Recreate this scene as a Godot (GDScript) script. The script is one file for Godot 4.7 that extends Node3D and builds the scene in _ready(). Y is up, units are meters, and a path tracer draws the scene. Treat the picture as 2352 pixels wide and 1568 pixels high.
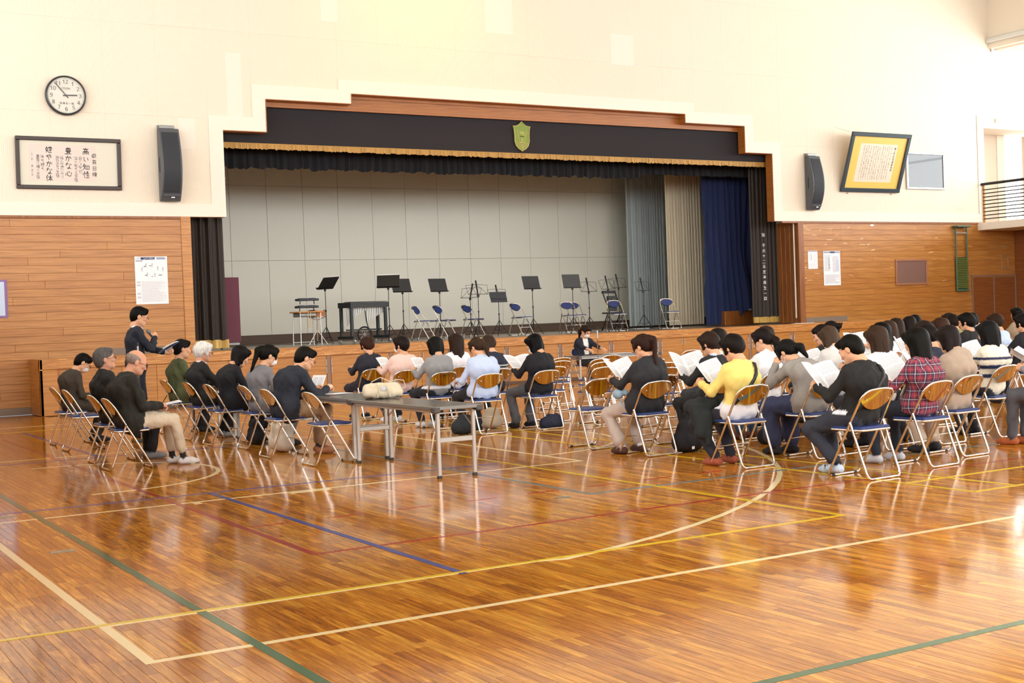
extends Node3D
# A school gymnasium: stage, seated audience on folding chairs, court lines on a varnished strip floor.
# x runs along the stage wall, y up, the stage lies towards -z; units are metres.

var M := {}
var taken := {}
var rng := RandomNumberGenerator.new()
var fold := FastNoiseLite.new()

# ---------------------------------------------------------------- mesh collector
class MB:
	var v := PackedVector3Array()
	var n := PackedVector3Array()
	var c := PackedColorArray()
	var uv := PackedVector2Array()
	var ix := PackedInt32Array()
	var col := Color.WHITE
	func vert(p: Vector3, nn: Vector3, t := Vector2.ZERO) -> int:
		v.append(p); n.append(nn); c.append(col); uv.append(t)
		return v.size() - 1
	func tri(a: int, b: int, d: int) -> void:   # counter-clockwise from outside
		ix.append(a); ix.append(d); ix.append(b)
	func face(pts: Array, out: Vector3, uvs := []) -> void:
		var nn: Vector3 = (pts[1] - pts[0]).cross(pts[2] - pts[0]).normalized()
		if nn.length() < 0.5:
			nn = (pts[2] - pts[0]).cross(pts[pts.size() - 1] - pts[0]).normalized()
		var flip := nn.dot(out) < 0.0
		if flip: nn = -nn
		var s := v.size()
		for i in pts.size():
			vert(pts[i], nn, uvs[i] if uvs.size() > i else Vector2.ZERO)
		for i in range(1, pts.size() - 1):
			if flip: tri(s, s + i + 1, s + i)
			else: tri(s, s + i, s + i + 1)
	func box(o: Vector3, size: Vector3, bv := 0.0, b := Basis.IDENTITY) -> void:
		var h := size * 0.5
		bv = minf(bv, minf(h.x, minf(h.y, h.z)) * 0.9)
		for a in 3:
			var u := (a + 1) % 3
			var w := (a + 2) % 3
			for s in [-1.0, 1.0]:
				var q := []
				for k in [[-1, -1], [1, -1], [1, 1], [-1, 1]]:
					var p := Vector3.ZERO
					p[a] = s * h[a]; p[u] = k[0] * (h[u] - bv); p[w] = k[1] * (h[w] - bv)
					q.append(o + b * p)
				var out := Vector3.ZERO
				out[a] = s
				face(q, b * out, [Vector2(0, 1), Vector2(1, 1), Vector2(1, 0), Vector2(0, 0)])
		if bv <= 0.0: return
		for a in 3:
			var u := (a + 1) % 3
			var w := (a + 2) % 3
			for s in [-1.0, 1.0]:
				for t in [-1.0, 1.0]:
					var q := []
					for k in [[-1, 0], [1, 0], [1, 1], [-1, 1]]:
						var p := Vector3.ZERO
						p[a] = k[0] * (h[a] - bv)
						p[u] = s * (h[u] - (0.0 if k[1] == 0 else bv)); p[w] = t * (h[w] - (bv if k[1] == 0 else 0.0))
						q.append(o + b * p)
					var out := Vector3.ZERO
					out[u] = s; out[w] = t
					face(q, b * out)
		for sx in [-1.0, 1.0]:
			for sy in [-1.0, 1.0]:
				for sz in [-1.0, 1.0]:
					face([o + b * Vector3(sx * h.x, sy * (h.y - bv), sz * (h.z - bv)), o + b * Vector3(sx * (h.x - bv), sy * h.y, sz * (h.z - bv)), o + b * Vector3(sx * (h.x - bv), sy * (h.y - bv), sz * h.z)], b * Vector3(sx, sy, sz))
	func span(a: Vector3, b: Vector3, bv := 0.0) -> void:   # box from corner to corner
		box((a + b) * 0.5, (b - a).abs(), bv)
	func tube(pts: Array, r, sides := 8, closed := false, squash := 1.0) -> void:
		var m := pts.size()
		var t0: Vector3 = (pts[1] - pts[0]).normalized()
		var up := Vector3.UP if absf(t0.y) < 0.9 else Vector3.RIGHT
		var e := t0.cross(up).normalized()
		var rings := []
		for i in m:
			var a: Vector3 = pts[(i - 1 + m) % m] if (i > 0 or closed) else pts[0]
			var b: Vector3 = pts[(i + 1) % m] if (i < m - 1 or closed) else pts[m - 1]
			var t := (b - a).normalized()
			e = (e - t * e.dot(t)).normalized()
			var f := t.cross(e)
			var rr: float = r[i] if r is Array else r
			var s := v.size()
			for k in sides:
				var an := TAU * k / sides
				var d := e * cos(an) + f * sin(an) * squash
				vert(pts[i] + d * rr, (e * cos(an) + f * sin(an)).normalized(), Vector2(float(k) / sides, float(i) / m))
			rings.append(s)
		for i in (m if closed else m - 1):
			var s: int = rings[i]
			var q: int = rings[(i + 1) % m]
			for k in sides:
				var k2 := (k + 1) % sides
				tri(s + k, s + k2, q + k2)
				tri(s + k, q + k2, q + k)
		if not closed:
			for side in 2:
				var i: int = 0 if side == 0 else m - 1
				var t: Vector3 = (pts[0] - pts[1]).normalized() if side == 0 else (pts[m - 1] - pts[m - 2]).normalized()
				var ce := vert(pts[i], t)
				var s := v.size()
				for k in sides:
					vert(v[rings[i] + k], t)
				for k in sides:
					var k2 := (k + 1) % sides
					if side == 0: tri(ce, s + k2, s + k)
					else: tri(ce, s + k, s + k2)
	func lathe(prof: Array, seg := 20, x := Transform3D.IDENTITY) -> void:   # [[r, y], ...] upwards, outside to the right
		for i in prof.size() - 1:
			var r0: float = prof[i][0]
			var y0: float = prof[i][1]
			var r1: float = prof[i + 1][0]
			var y1: float = prof[i + 1][1]
			var sl := Vector2(y1 - y0, r0 - r1).normalized()
			var s := v.size()
			for k in seg + 1:
				var a := TAU * k / seg
				var nn := x.basis * Vector3(cos(a) * sl.x, sl.y, sin(a) * sl.x).normalized()
				vert(x * Vector3(cos(a) * r0, y0, sin(a) * r0), nn)
				vert(x * Vector3(cos(a) * r1, y1, sin(a) * r1), nn)
			for k in seg:
				tri(s + 2 * k, s + 2 * k + 1, s + 2 * k + 3)
				tri(s + 2 * k, s + 2 * k + 3, s + 2 * k + 2)
	func prism(poly: PackedVector2Array, depth: float, x := Transform3D.IDENTITY, uvbox := Rect2()) -> void:   # outline in xy, from z = 0 back to -depth
		var idx := Geometry2D.triangulate_polygon(poly)
		var s := v.size()
		for side in 2:
			for p in poly:
				var t := Vector2.ZERO
				if uvbox.size.x > 0: t = Vector2((p.x - uvbox.position.x) / uvbox.size.x, 1.0 - (p.y - uvbox.position.y) / uvbox.size.y)
				vert(x * Vector3(p.x, p.y, 0.0 if side == 0 else -depth), x.basis * Vector3(0, 0, 1 if side == 0 else -1), t)
		var m := poly.size()
		for i in range(0, idx.size(), 3):
			var a := idx[i]
			var b := idx[i + 1]
			var d := idx[i + 2]
			if (poly[b] - poly[a]).cross(poly[d] - poly[a]) < 0:
				var w := b
				b = d; d = w
			tri(s + a, s + b, s + d)
			tri(s + m + a, s + m + d, s + m + b)
		var ccw := not Geometry2D.is_polygon_clockwise(poly)
		for i in m:
			var p := poly[i]
			var q := poly[(i + 1) % m]
			var o2 := Vector2((q - p).y, -(q - p).x) * (1.0 if ccw else -1.0)
			face([x * Vector3(p.x, p.y, 0), x * Vector3(q.x, q.y, 0), x * Vector3(q.x, q.y, -depth), x * Vector3(p.x, p.y, -depth)], x.basis * Vector3(o2.x, o2.y, 0))
	func sheet(nu: int, nv: int, f: Callable, thick := 0.0) -> void:   # smooth grid of points f(u, v), front towards du x dv
		for side in (2 if thick > 0.0 else 1):
			var s := v.size()
			for j in nv + 1:
				for i in nu + 1:
					var u := float(i) / nu
					var w := float(j) / nv
					var p: Vector3 = f.call(u, w)
					var du: Vector3 = f.call(minf(u + 0.5 / nu, 1.0), w) - f.call(maxf(u - 0.5 / nu, 0.0), w)
					var dv: Vector3 = f.call(u, minf(w + 0.5 / nv, 1.0)) - f.call(u, maxf(w - 0.5 / nv, 0.0))
					var nn := du.cross(dv).normalized()
					if side == 1: vert(p - nn * thick, -nn, Vector2(u, 1.0 - w))
					else: vert(p, nn, Vector2(u, 1.0 - w))
			for j in nv:
				for i in nu:
					var a := s + j * (nu + 1) + i
					var b := a + 1
					var d := a + nu + 2
					var e := a + nu + 1
					if side == 0:
						tri(a, b, d); tri(a, d, e)
					else:
						tri(a, d, b); tri(a, e, d)
	func add(o: Dictionary, x: Transform3D, cols: Array) -> void:   # a computed surface whose vertices carry region numbers
		var s := v.size()
		var vv: PackedVector3Array = o.v
		var nn: PackedVector3Array = o.n
		var rg: PackedByteArray = o.r
		for i in vv.size():
			v.append(x * vv[i]); n.append((x.basis * nn[i]).normalized()); c.append(cols[rg[i]]); uv.append(Vector2.ZERO)
		var flip := x.basis.determinant() < 0.0
		var ii: PackedInt32Array = o.ix
		for i in range(0, ii.size(), 3):
			ix.append(s + ii[i])
			ix.append(s + ii[i + (2 if flip else 1)])
			ix.append(s + ii[i + (1 if flip else 2)])
	func mesh(m: Material = null) -> ArrayMesh:
		var a := []
		a.resize(Mesh.ARRAY_MAX)
		a[Mesh.ARRAY_VERTEX] = v; a[Mesh.ARRAY_NORMAL] = n; a[Mesh.ARRAY_COLOR] = c; a[Mesh.ARRAY_TEX_UV] = uv; a[Mesh.ARRAY_INDEX] = ix
		var o := ArrayMesh.new()
		o.add_surface_from_arrays(Mesh.PRIMITIVE_TRIANGLES, a)
		if m: o.surface_set_material(0, m)
		return o

# ---------------------------------------------------------------- naming
func numbered(called: String) -> String:
	var k: int = taken.get(called, -1) + 1
	taken[called] = k
	return called if k == 0 else "%s_%03d" % [called, k]

func tag(o: Node3D, label: String, category: String, group := "", kind := "") -> Node3D:
	o.set_meta("label", label); o.set_meta("category", category)
	if group: o.set_meta("group", group)
	if kind: o.set_meta("kind", kind)
	return o

func thing(called: String, label: String, category: String, at := Vector3.ZERO, turn := 0.0, group := "") -> Node3D:
	var o := Node3D.new()
	o.name = numbered(called); add_child(o)
	o.position = at; o.rotation.y = turn
	return tag(o, label, category, group)

func obj(called: String, b, m: Material, parent: Node3D = null) -> MeshInstance3D:
	var o := MeshInstance3D.new()
	o.mesh = b.mesh(m) if b is MB else b
	if not (b is MB) and m: o.material_override = m
	if parent == null:
		o.name = numbered(called); add_child(o)
	else:
		o.name = called; parent.add_child(o, true)
	return o

func struct(called: String, b, m: Material, label := "", category := "") -> MeshInstance3D:
	var o := obj(called, b, m)
	o.set_meta("kind", "structure")
	if label: o.set_meta("label", label); o.set_meta("category", category)
	return o

func dup(root: Node3D, at: Vector3, turn: float, label: String, group := "") -> Node3D:
	var r: Node3D = root.duplicate()
	r.name = numbered(String(root.name)); add_child(r)
	r.position = at; r.rotation.y = turn
	r.set_meta("label", label)
	if group: r.set_meta("group", group)
	return r

# ---------------------------------------------------------------- materials
func mat(c: Color, rough := 0.6, metal := 0.0, spec := 0.5) -> StandardMaterial3D:
	var m := StandardMaterial3D.new()
	m.albedo_color = c; m.roughness = rough; m.metallic = metal; m.metallic_specular = spec
	return m

func hexm(h: String, rough := 0.6, metal := 0.0, spec := 0.5) -> StandardMaterial3D:
	return mat(Color(h), rough, metal, spec)

func noise_img(w: int, h: int, f: Callable) -> ImageTexture:
	var im := Image.create(w, h, false, Image.FORMAT_RGB8)
	for y in h:
		for x in w:
			im.set_pixel(x, y, f.call(x, y))
	return ImageTexture.create_from_image(im)

func grain_tex(w: int, h: int, fx: float, fy: float, lo: Color, hi: Color, sd: int, fine := 0.35) -> ImageTexture:
	# wood grain: noise drawn out along one side, tiling by blending the edges
	var a := FastNoiseLite.new()
	a.seed = sd; a.frequency = 1.0; a.fractal_octaves = 3
	var b := FastNoiseLite.new()
	b.seed = sd + 7; b.frequency = 1.0
	return noise_img(w, h, func(x, y):
		var kx := float(x) / w
		var ky := float(y) / h
		var s := 0.0
		for q in 2:
			for p in 2:
				var wt := (kx if p == 1 else 1.0 - kx) * (ky if q == 1 else 1.0 - ky)
				var X := (kx - p) * fx
				var Y := (ky - q) * fy
				s += wt * (a.get_noise_2d(X, Y) + fine * b.get_noise_2d(X * 5.3, Y * 5.3))
		return lo.lerp(hi, clampf(0.5 + s * 1.1, 0, 1)))

func tri_tex(m: StandardMaterial3D, t: Texture2D, scale: Vector3, world := true) -> StandardMaterial3D:
	m.albedo_texture = t
	m.uv1_triplanar = true; m.uv1_world_triplanar = world
	m.uv1_scale = scale
	m.uv1_triplanar_sharpness = 8.0
	return m

# ---------------------------------------------------------------- scene
func _ready() -> void:
	rng.seed = 4711
	fold.seed = 11; fold.frequency = 9.0; fold.fractal_octaves = 2
	# camera: eye 1.55 m above the floor, turned 31 degrees from the stage axis, rolled 2 degrees
	var cam := Camera3D.new()
	cam.name = "camera"
	add_child(cam)
	cam.fov = 29.523
	cam.near = 0.05; cam.far = 200.0
	cam.transform = Transform3D(Basis(Vector3(0.857873, -0.036950, 0.512532), Vector3(0.041999, 0.999116, 0.001732), Vector3(-0.512143, 0.020040, 0.858666)), Vector3(0, 1.55, 0))
	cam.current = true
	var we := WorldEnvironment.new()
	we.name = "world_environment"
	var env := Environment.new()
	env.background_mode = Environment.BG_COLOR
	env.background_color = Color(0.86, 0.92, 1.0)
	env.tonemap_mode = Environment.TONE_MAPPER_LINEAR
	env.tonemap_exposure = 1.0
	env.sdfgi_enabled = true; env.ssao_enabled = true; env.ssil_enabled = true
	we.environment = env
	add_child(we)
	# daylight through the gallery windows on both sides and the windows behind the camera
	window_light("gallery_daylight", Vector3(35.35, 6.45, -8.0), PI / 2, Vector2(28, 4.4), Color(0.965, 0.985, 1.0), 1.6)
	window_light("gallery_daylight", Vector3(-2.35, 6.45, -8.0), -PI / 2, Vector2(28, 4.4), Color(0.965, 0.985, 1.0), 0.64)
	window_light("rear_daylight", Vector3(16.0, 6.6, 6.8), 0.0, Vector2(30, 4.4), Color(0.965, 0.985, 1.0), 1.55)
	make_materials()
	added_ceiling_lamp()
	make_shell()
	make_floor()
	make_stage()
	make_wall_things()
	make_chairs_and_tables()
	make_stage_things()
	make_people()

func window_light(called: String, at: Vector3, turn: float, size: Vector2, c: Color, e: float) -> void:
	var l := AreaLight3D.new()
	l.name = numbered(called); add_child(l)
	l.position = at; l.rotation.y = turn
	l.area_size = size; l.area_normalize_energy = false
	l.light_color = c; l.light_energy = e
	l.area_range = 80.0
	l.shadow_enabled = true

func added_ceiling_lamp() -> void:
	# warm high-bay lamp added out of view to tint the upper plaster yellow
	var o := thing("added_bay_lamp", "added unseen yellow high-bay lamp tinting the upper stage wall", "lamp", Vector3(13.4, 10.75, -23.6))
	var q := MB.new(); q.lathe([[0.06, 0.42], [0.1, 0.3], [0.3, 0.02], [0.31, 0.0]], 24); obj("reflector", q, M.alu, o)
	q = MB.new(); q.tube([Vector3(0, 0.4, 0), Vector3(0, 0.88, 0)], 0.02, 8); obj("stem", q, M.alu, o)
	var g := mat(Color(1, 0.9, 0.55), 0.5)
	g.emission_enabled = true; g.emission = Color(1.0, 0.84, 0.36); g.emission_energy_multiplier = 4.0
	q = MB.new(); q.lathe([[0.0, 0.02], [0.12, 0.04], [0.14, 0.14], [0.06, 0.26], [0.0, 0.27]], 16); obj("bulb", q, g, o)
	var l := SpotLight3D.new()
	l.name = "added_bay_lamp_light"; add_child(l)
	l.position = Vector3(13.4, 10.72, -23.6)
	l.rotation = Vector3(deg_to_rad(-66), 0, 0)
	l.spot_angle = 62.0; l.spot_angle_attenuation = 1.0; l.spot_range = 40.0; l.light_size = 0.15
	l.light_color = Color(1.0, 0.86, 0.36); l.light_energy = 6.0
	l.shadow_enabled = true

func make_materials() -> void:
	var wall_grain := grain_tex(256, 512, 0.9, 22.0, Color(0.82, 0.77, 0.72), Color(1, 1, 1), 3)
	M.plaster = mat(Color("eee3d1"), 0.85)
	M.ribbed = mat(Color("ece0cd"), 0.85)
	var rib := Image.create(32, 4, false, Image.FORMAT_RGB8)
	for x in 32:
		var h := 1.0 if (x > 5 and x < 27) else 0.25
		if x == 5 or x == 27: h = 0.65
		for y in 4: rib.set_pixel(x, y, Color(h, h, h))
	rib.bump_map_to_normal_map(3.0)
	M.ribbed.normal_enabled = true
	M.ribbed.normal_texture = ImageTexture.create_from_image(rib)
	M.ribbed.normal_scale = 0.8
	M.ribbed.uv1_triplanar = true; M.ribbed.uv1_world_triplanar = true; M.ribbed.uv1_scale = Vector3(28, 1, 28)
	M.patch = mat(Color("efe4d6"), 0.8)
	M.white = mat(Color("eee6d8"), 0.75)
	M.ceiling = mat(Color("e6e1d6"), 0.9)
	for k in 5:
		var t := [Color("c68a43"), Color("c98d47"), Color("c2843e"), Color("c48742"), Color("bb7e39")][k] as Color
		M["board%d" % k] = tri_tex(mat(t, 0.33), wall_grain, Vector3(0.9, 0.9, 0.9))
	M.wood_dark = tri_tex(mat(Color("a5662f"), 0.4), grain_tex(512, 256, 26.0, 2.0, Color(0.72, 0.66, 0.6), Color(1, 1, 1), 5), Vector3(1.2, 0.5, 1.2))
	M.wood_lip = tri_tex(mat(Color("cf9048"), 0.35), wall_grain, Vector3(0.9, 0.9, 0.9))
	M.wood_head = tri_tex(mat(Color("b3702f"), 0.4), wall_grain, Vector3(0.9, 0.9, 0.9))
	M.post = mat(Color("8d6a54"), 0.5)
	M.baseboard = mat(Color("82705f"), 0.6)
	M.base_brown = mat(Color("5b4433"), 0.6)
	M.stage_floor = tri_tex(mat(Color("8e7660"), 0.3), grain_tex(512, 256, 30.0, 3.0, Color(0.75, 0.72, 0.7), Color(1, 1, 1), 9), Vector3(0.6, 0.6, 0.6))
	M.stage_panel = mat(Color("e4e1d1"), 0.42)
	M.black_cloth = mat(Color("17161a"), 0.95)
	M.valance = mat(Color("262225"), 0.9)
	M.drape = mat(Color("2a2019"), 0.62)
	M.drape.rim_enabled = true; M.drape.rim = 0.35; M.drape.rim_tint = 0.7
	M.gold = mat(Color("b98d45"), 0.6)
	M.gold_thread = mat(Color("dcb560"), 0.5)
	M.grey_curtain = mat(Color("b7c0c0"), 0.9)
	M.beige_curtain = mat(Color("e6dac0"), 0.9)
	M.blue_curtain = mat(Color("1c2850"), 0.9)
	M.dark = mat(Color("1b1b1d"), 0.5)
	M.black_metal = mat(Color("18181a"), 0.4, 0.3)
	M.grey_metal = mat(Color("8a8a88"), 0.4, 0.5)
	M.chrome = mat(Color("e6e4df"), 0.08, 1.0)
	M.chrome_back = mat(Color("d9cdb6"), 0.07, 1.0)
	M.silver = mat(Color("c9cac8"), 0.3, 0.7)
	M.vinyl = mat(Color("26386f"), 0.42)
	M.table_top = mat(Color("3e342d"), 0.2)
	M.table_edge = mat(Color("4c4a48"), 0.5)
	M.rubber = mat(Color("3d3d3d"), 0.8)
	M.paper = mat(Color("f6f4f2"), 0.8)
	M.glow_window = mat(Color("ffffff"), 0.5)
	M.glow_window.emission_enabled = true; M.glow_window.emission = Color(0.975, 0.99, 1.0); M.glow_window.emission_energy_multiplier = 3.2
	M.mirror = mat(Color("2c3236"), 0.03, 0.0, 0.55)
	M.shaded_door_wood = tri_tex(mat(Color("96592a"), 0.4), wall_grain, Vector3(0.9, 0.9, 0.9))  # browner wood, darkened further so the balcony shade sits in its colour
	M.alu = mat(Color("d5d8d8"), 0.35, 0.6)

func ribbon(called: String, label: String, cat: String, a: Vector3, b: Vector3, m: Material) -> MeshInstance3D:
	var q := MB.new()
	q.span(a, b)
	return struct(called, q, m, label, cat)

func make_shell() -> void:
	# ---- front wall: plaster with the stepped stage opening, ribbed acoustic sheets, smooth band round the opening
	var q := MB.new()
	q.prism(PackedVector2Array([Vector2(-3, 0), Vector2(7.9, 0), Vector2(7.9, 3.8), Vector2(8.75, 3.8), Vector2(8.75, 5.58), Vector2(9.7, 5.58), Vector2(9.7, 6.27), Vector2(11.66, 6.27), Vector2(11.66, 6.49), Vector2(20.86, 6.49), Vector2(20.86, 6.27), Vector2(22.82, 6.27), Vector2(22.82, 5.58), Vector2(23.75, 5.58), Vector2(23.75, 3.8), Vector2(24.64, 3.8), Vector2(24.64, 0), Vector2(32.1, 0), Vector2(32.1, 11.7), Vector2(-3, 11.7)]), 0.17, Transform3D(Basis.IDENTITY, Vector3(0, 0, -26.03)))
	q.span(Vector3(32.1, 0, -26.2), Vector3(36, 3.77, -26.03))
	q.span(Vector3(32.1, 6.66, -26.2), Vector3(36, 11.7, -26.03))
	q.span(Vector3(35.0, 3.77, -26.2), Vector3(36, 6.66, -26.03))
	var wf := struct("wall_front", q, M.plaster, "cream plaster stage wall with stepped proscenium opening and timber lower part", "wall")
	var steps := [[-3.0, 8.45, 4.06], [8.45, 9.4, 5.88], [9.4, 11.36, 6.57], [11.36, 21.16, 6.79], [21.16, 23.12, 6.57], [23.12, 24.05, 5.88], [24.05, 31.85, 4.06], [31.85, 36.0, 6.98]]
	var cache := {}
	for s in steps:
		var cnt := maxi(1, roundi((s[1] - s[0]) / 1.0))
		for i in cnt:
			var x0: float = lerpf(s[0], s[1], float(i) / cnt)
			var x1: float = lerpf(s[0], s[1], float(i + 1) / cnt)
			var lv := [s[2]]
			for y in [5.82, 7.64, 9.46]:
				if y > s[2] + 0.3: lv.append(y)
			lv.append(11.6)
			for j in lv.size() - 1:
				var sz := Vector3(x1 - x0 - 0.0012, lv[j + 1] - lv[j] - 0.0015, 0.028)
				var key := str(sz.snapped(Vector3.ONE * 0.002))
				if not cache.has(key):
					var b := MB.new()
					b.box(Vector3.ZERO, sz, 0.001)
					cache[key] = b.mesh(M.ribbed)
				var p := obj("panel", cache[key], null, wf)
				p.position = Vector3((x0 + x1) * 0.5, (lv[j] + lv[j + 1]) * 0.5, -26.015)
	for r in [[11.02, 8.02, 11.42, 8.83], [15.1, 8.1, 15.85, 8.92], [18.62, 7.6, 19.32, 8.36], [8.86, 5.88, 9.2, 7.2], [7.82, 5.16, 8.17, 5.8]]:
		q = MB.new()
		q.span(Vector3(r[0], r[1], -26.01), Vector3(r[2], r[3], -25.997), 0.003)
		obj("patch_panel", q, M.patch, wf)
	# smooth band that borders the opening and the foot of the plaster
	q = MB.new()
	q.prism(PackedVector2Array([Vector2(-2.9, 3.8), Vector2(8.75, 3.8), Vector2(8.75, 5.58), Vector2(9.7, 5.58), Vector2(9.7, 6.27), Vector2(11.66, 6.27), Vector2(11.66, 6.49), Vector2(20.86, 6.49), Vector2(20.86, 6.27), Vector2(22.82, 6.27), Vector2(22.82, 5.58), Vector2(23.75, 5.58), Vector2(23.75, 3.8), Vector2(31.9, 3.8), Vector2(31.9, 4.06), Vector2(24.05, 4.06), Vector2(24.05, 5.88), Vector2(23.12, 5.88), Vector2(23.12, 6.57), Vector2(21.16, 6.57), Vector2(21.16, 6.79), Vector2(11.36, 6.79), Vector2(11.36, 6.57), Vector2(9.4, 6.57), Vector2(9.4, 5.88), Vector2(8.45, 5.88), Vector2(8.45, 4.06), Vector2(-2.9, 4.06)]), 0.05, Transform3D(Basis.IDENTITY, Vector3(0, 0, -25.985)))
	struct("trim_1", q, M.white, "smooth white band bordering the stepped stage opening", "trim")
	# timber lining of the opening
	q = MB.new()
	var pr := [Vector2(8.75, 5.58), Vector2(9.7, 5.58), Vector2(9.7, 6.27), Vector2(11.66, 6.27), Vector2(11.66, 6.49), Vector2(20.86, 6.49), Vector2(20.86, 6.27), Vector2(22.82, 6.27), Vector2(22.82, 5.58), Vector2(23.75, 5.58), Vector2(23.75, 3.8)]
	for i in pr.size() - 1:
		var a: Vector2 = pr[i]
		var b: Vector2 = pr[i + 1]
		if a.y == b.y: q.span(Vector3(a.x, a.y - 0.004, -26.24), Vector3(b.x, a.y + 0.012, -25.978))
		else: q.span(Vector3(a.x - (0.012 if b.y > a.y else -0.004), minf(a.y, b.y), -26.24), Vector3(a.x + (0.004 if b.y > a.y else -0.012) , maxf(a.y, b.y), -25.978))
	q.span(Vector3(8.62, 6.16, -26.28), Vector3(23.88, 6.42, -26.24))
	q.span(Vector3(8.62, 6.425, -26.27), Vector3(23.88, 6.75, -26.23))
	struct("trim_2", q, M.wood_head, "brown timber lining and head board inside the stage opening", "trim")
	# lower timber walls of horizontal boards
	var lw := ribbon("wall_front_timber", "orange brown board wall below the plaster beside the stage on the clock side", "wall", Vector3(-1.0, 0, -26.03), Vector3(7.9, 3.76, -25.985), M.board2)
	boards(lw, Vector3(-0.9, 0.14, -25.985), Vector3(7.78, 3.74, 0), 1.9, 0.0)
	var rw := ribbon("wall_front_timber", "orange brown board wall below the plaster beside the balcony corner", "wall", Vector3(24.64, 0, -26.03), Vector3(33.4, 3.76, -25.985), M.board2)
	boards(rw, Vector3(24.66, 0.14, -25.985), Vector3(33.38, 3.72, 0), 2.2, 0.0)
	for r in [[-0.9, 7.9, 3.76], [24.0, 33.4, 3.76]]:
		q = MB.new(); q.span(Vector3(r[0], 3.745, -26.0), Vector3(r[1], 3.8, -25.955), 0.006)
		struct("trim_3", q, M.wood_dark, "thin brown picture rail capping the board wall %s" % ("under the clock" if r[0] < 0 else "by the balcony"), "trim")
	q = MB.new(); q.span(Vector3(7.78, 1.06, -26.4), Vector3(7.985, 3.8, -25.95), 0.01)
	struct("trim_4", q, M.wood_lip, "orange timber post at the foot of the proscenium beside the black drape", "trim")
	# right reveal below the plaster: vertical boards
	q = MB.new()
	for i in 5: q.span(Vector3(24.6, 1.06, -26.0 - i * 0.17 - 0.165), Vector3(24.66, 3.8, -26.0 - i * 0.17), 0.008)
	q.span(Vector3(24.56, 1.06, -26.0), Vector3(24.75, 3.8, -25.95), 0.008)
	struct("trim_5", q, M.wood_dark, "dark brown ribbed timber reveal at the far foot of the proscenium", "trim")
	q = MB.new(); q.tube([Vector3(24.55, 1.2, -26.12), Vector3(24.55, 3.75, -26.12)], 0.022, 10)
	tag(obj("curtain_pole", q, M.white), "thin cream vertical pole against the brown timber reveal", "pole")
	q = MB.new(); q.span(Vector3(-0.9, 0, -26.0), Vector3(4.74, 0.14, -25.96), 0.006)
	struct("baseboard_front", q, M.baseboard, "grey baseboard under the board wall", "baseboard")
	q = MB.new(); q.span(Vector3(6.1, 1.06, -26.0), Vector3(7.78, 1.2, -25.965), 0.006)
	struct("baseboard_front", q, M.baseboard, "grey skirting strip on the stage apron behind the standing speaker", "baseboard")
	q = MB.new(); q.span(Vector3(24.76, 1.06, -26.0), Vector3(26.3, 1.2, -25.965), 0.006)
	struct("baseboard_front", q, M.baseboard, "grey skirting strip on the stage apron under the two papers", "baseboard")
	# ---- side walls, galleries, rear wall, ceiling
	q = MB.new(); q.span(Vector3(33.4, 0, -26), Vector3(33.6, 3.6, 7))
	var wr := struct("wall_right", q, M.shaded_door_wood, "brown timber side wall under the balcony, colour darkened for the shade there", "wall")
	q = MB.new(); q.span(Vector3(33.385, 2.52, -26), Vector3(33.4, 2.6, -20), 0.003)
	obj("rail", q, M.wood_dark, wr)
	q = MB.new(); q.span(Vector3(33.36, 2.4, -25.6), Vector3(33.4, 2.58, -25.5), 0.01)
	obj("switch_plate", q, M.white, wr)
	q = MB.new(); q.span(Vector3(-1.1, 0, -26), Vector3(-0.9, 3.6, 7))
	struct("wall_left", q, M.board1, "board wall beside the camera", "wall")
	q = MB.new(); q.span(Vector3(-3, 0, 7), Vector3(36, 11.7, 7.2))
	struct("wall_back", q, M.plaster, "plain wall behind the camera", "wall")
	q = MB.new(); q.span(Vector3(-3, 11.6, -26.2), Vector3(36, 11.8, 7.2))
	struct("ceiling", q, M.ceiling, "pale hall ceiling", "ceiling")
	for s in [1, -1]:
		var xo: float = 16.5 + s * 19.2
		var e: float = 16.25 + s * 15.5
		q = MB.new()   # outer wall above and below the gallery windows
		q.span(Vector3(xo, 3.5, -26.2), Vector3(xo + s * 0.2, 4.2, 7))
		q.span(Vector3(xo, 8.7, -26.2), Vector3(xo + s * 0.2, 11.7, 7))
		struct("wall_gallery", q, M.white, "white outer gallery wall %s" % ("on the balcony side" if s > 0 else "on the camera side"), "wall")
		q = MB.new()
		q.span(Vector3(xo + s * 0.06, 4.2, -26.2), Vector3(xo + s * 0.1, 8.7, 7))
		var w := struct("window_%d" % (1 if s > 0 else 2), q, M.glow_window, "long bright gallery window band %s" % ("on the balcony side" if s > 0 else "on the camera side"), "window")
		for i in 16:
			q = MB.new(); q.span(Vector3(xo - s * 0.02, 4.2, -26.0 + i * 2.2 - 0.05), Vector3(xo + s * 0.06, 8.7, -26.0 + i * 2.2 + 0.05))
			obj("mullion", q, M.alu, w)
		for y in [4.22, 6.4, 8.68]:
			q = MB.new(); q.span(Vector3(xo - s * 0.02, y - 0.04, -26.0), Vector3(xo + s * 0.06, y + 0.04, 7))
			obj("transom", q, M.alu, w)
		# gallery floor slab and hanging wall above
		q = MB.new(); q.span(Vector3(e, 3.56, -26.0), Vector3(xo + s * 0.2, 3.78, 7), 0.01)
		struct("balcony_slab", q, M.white, "cream balcony slab %s" % ("above the dark corner" if s > 0 else "beside the camera"), "slab")
		q = MB.new()
		q.span(Vector3(e + s * 0.75, 9.0, -26.0), Vector3(e + s * 0.95, 11.7, 7))
		q.span(Vector3(e + s * 0.95, 8.95, -26.0), Vector3(e + s * 1.35, 9.02, 7))
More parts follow.
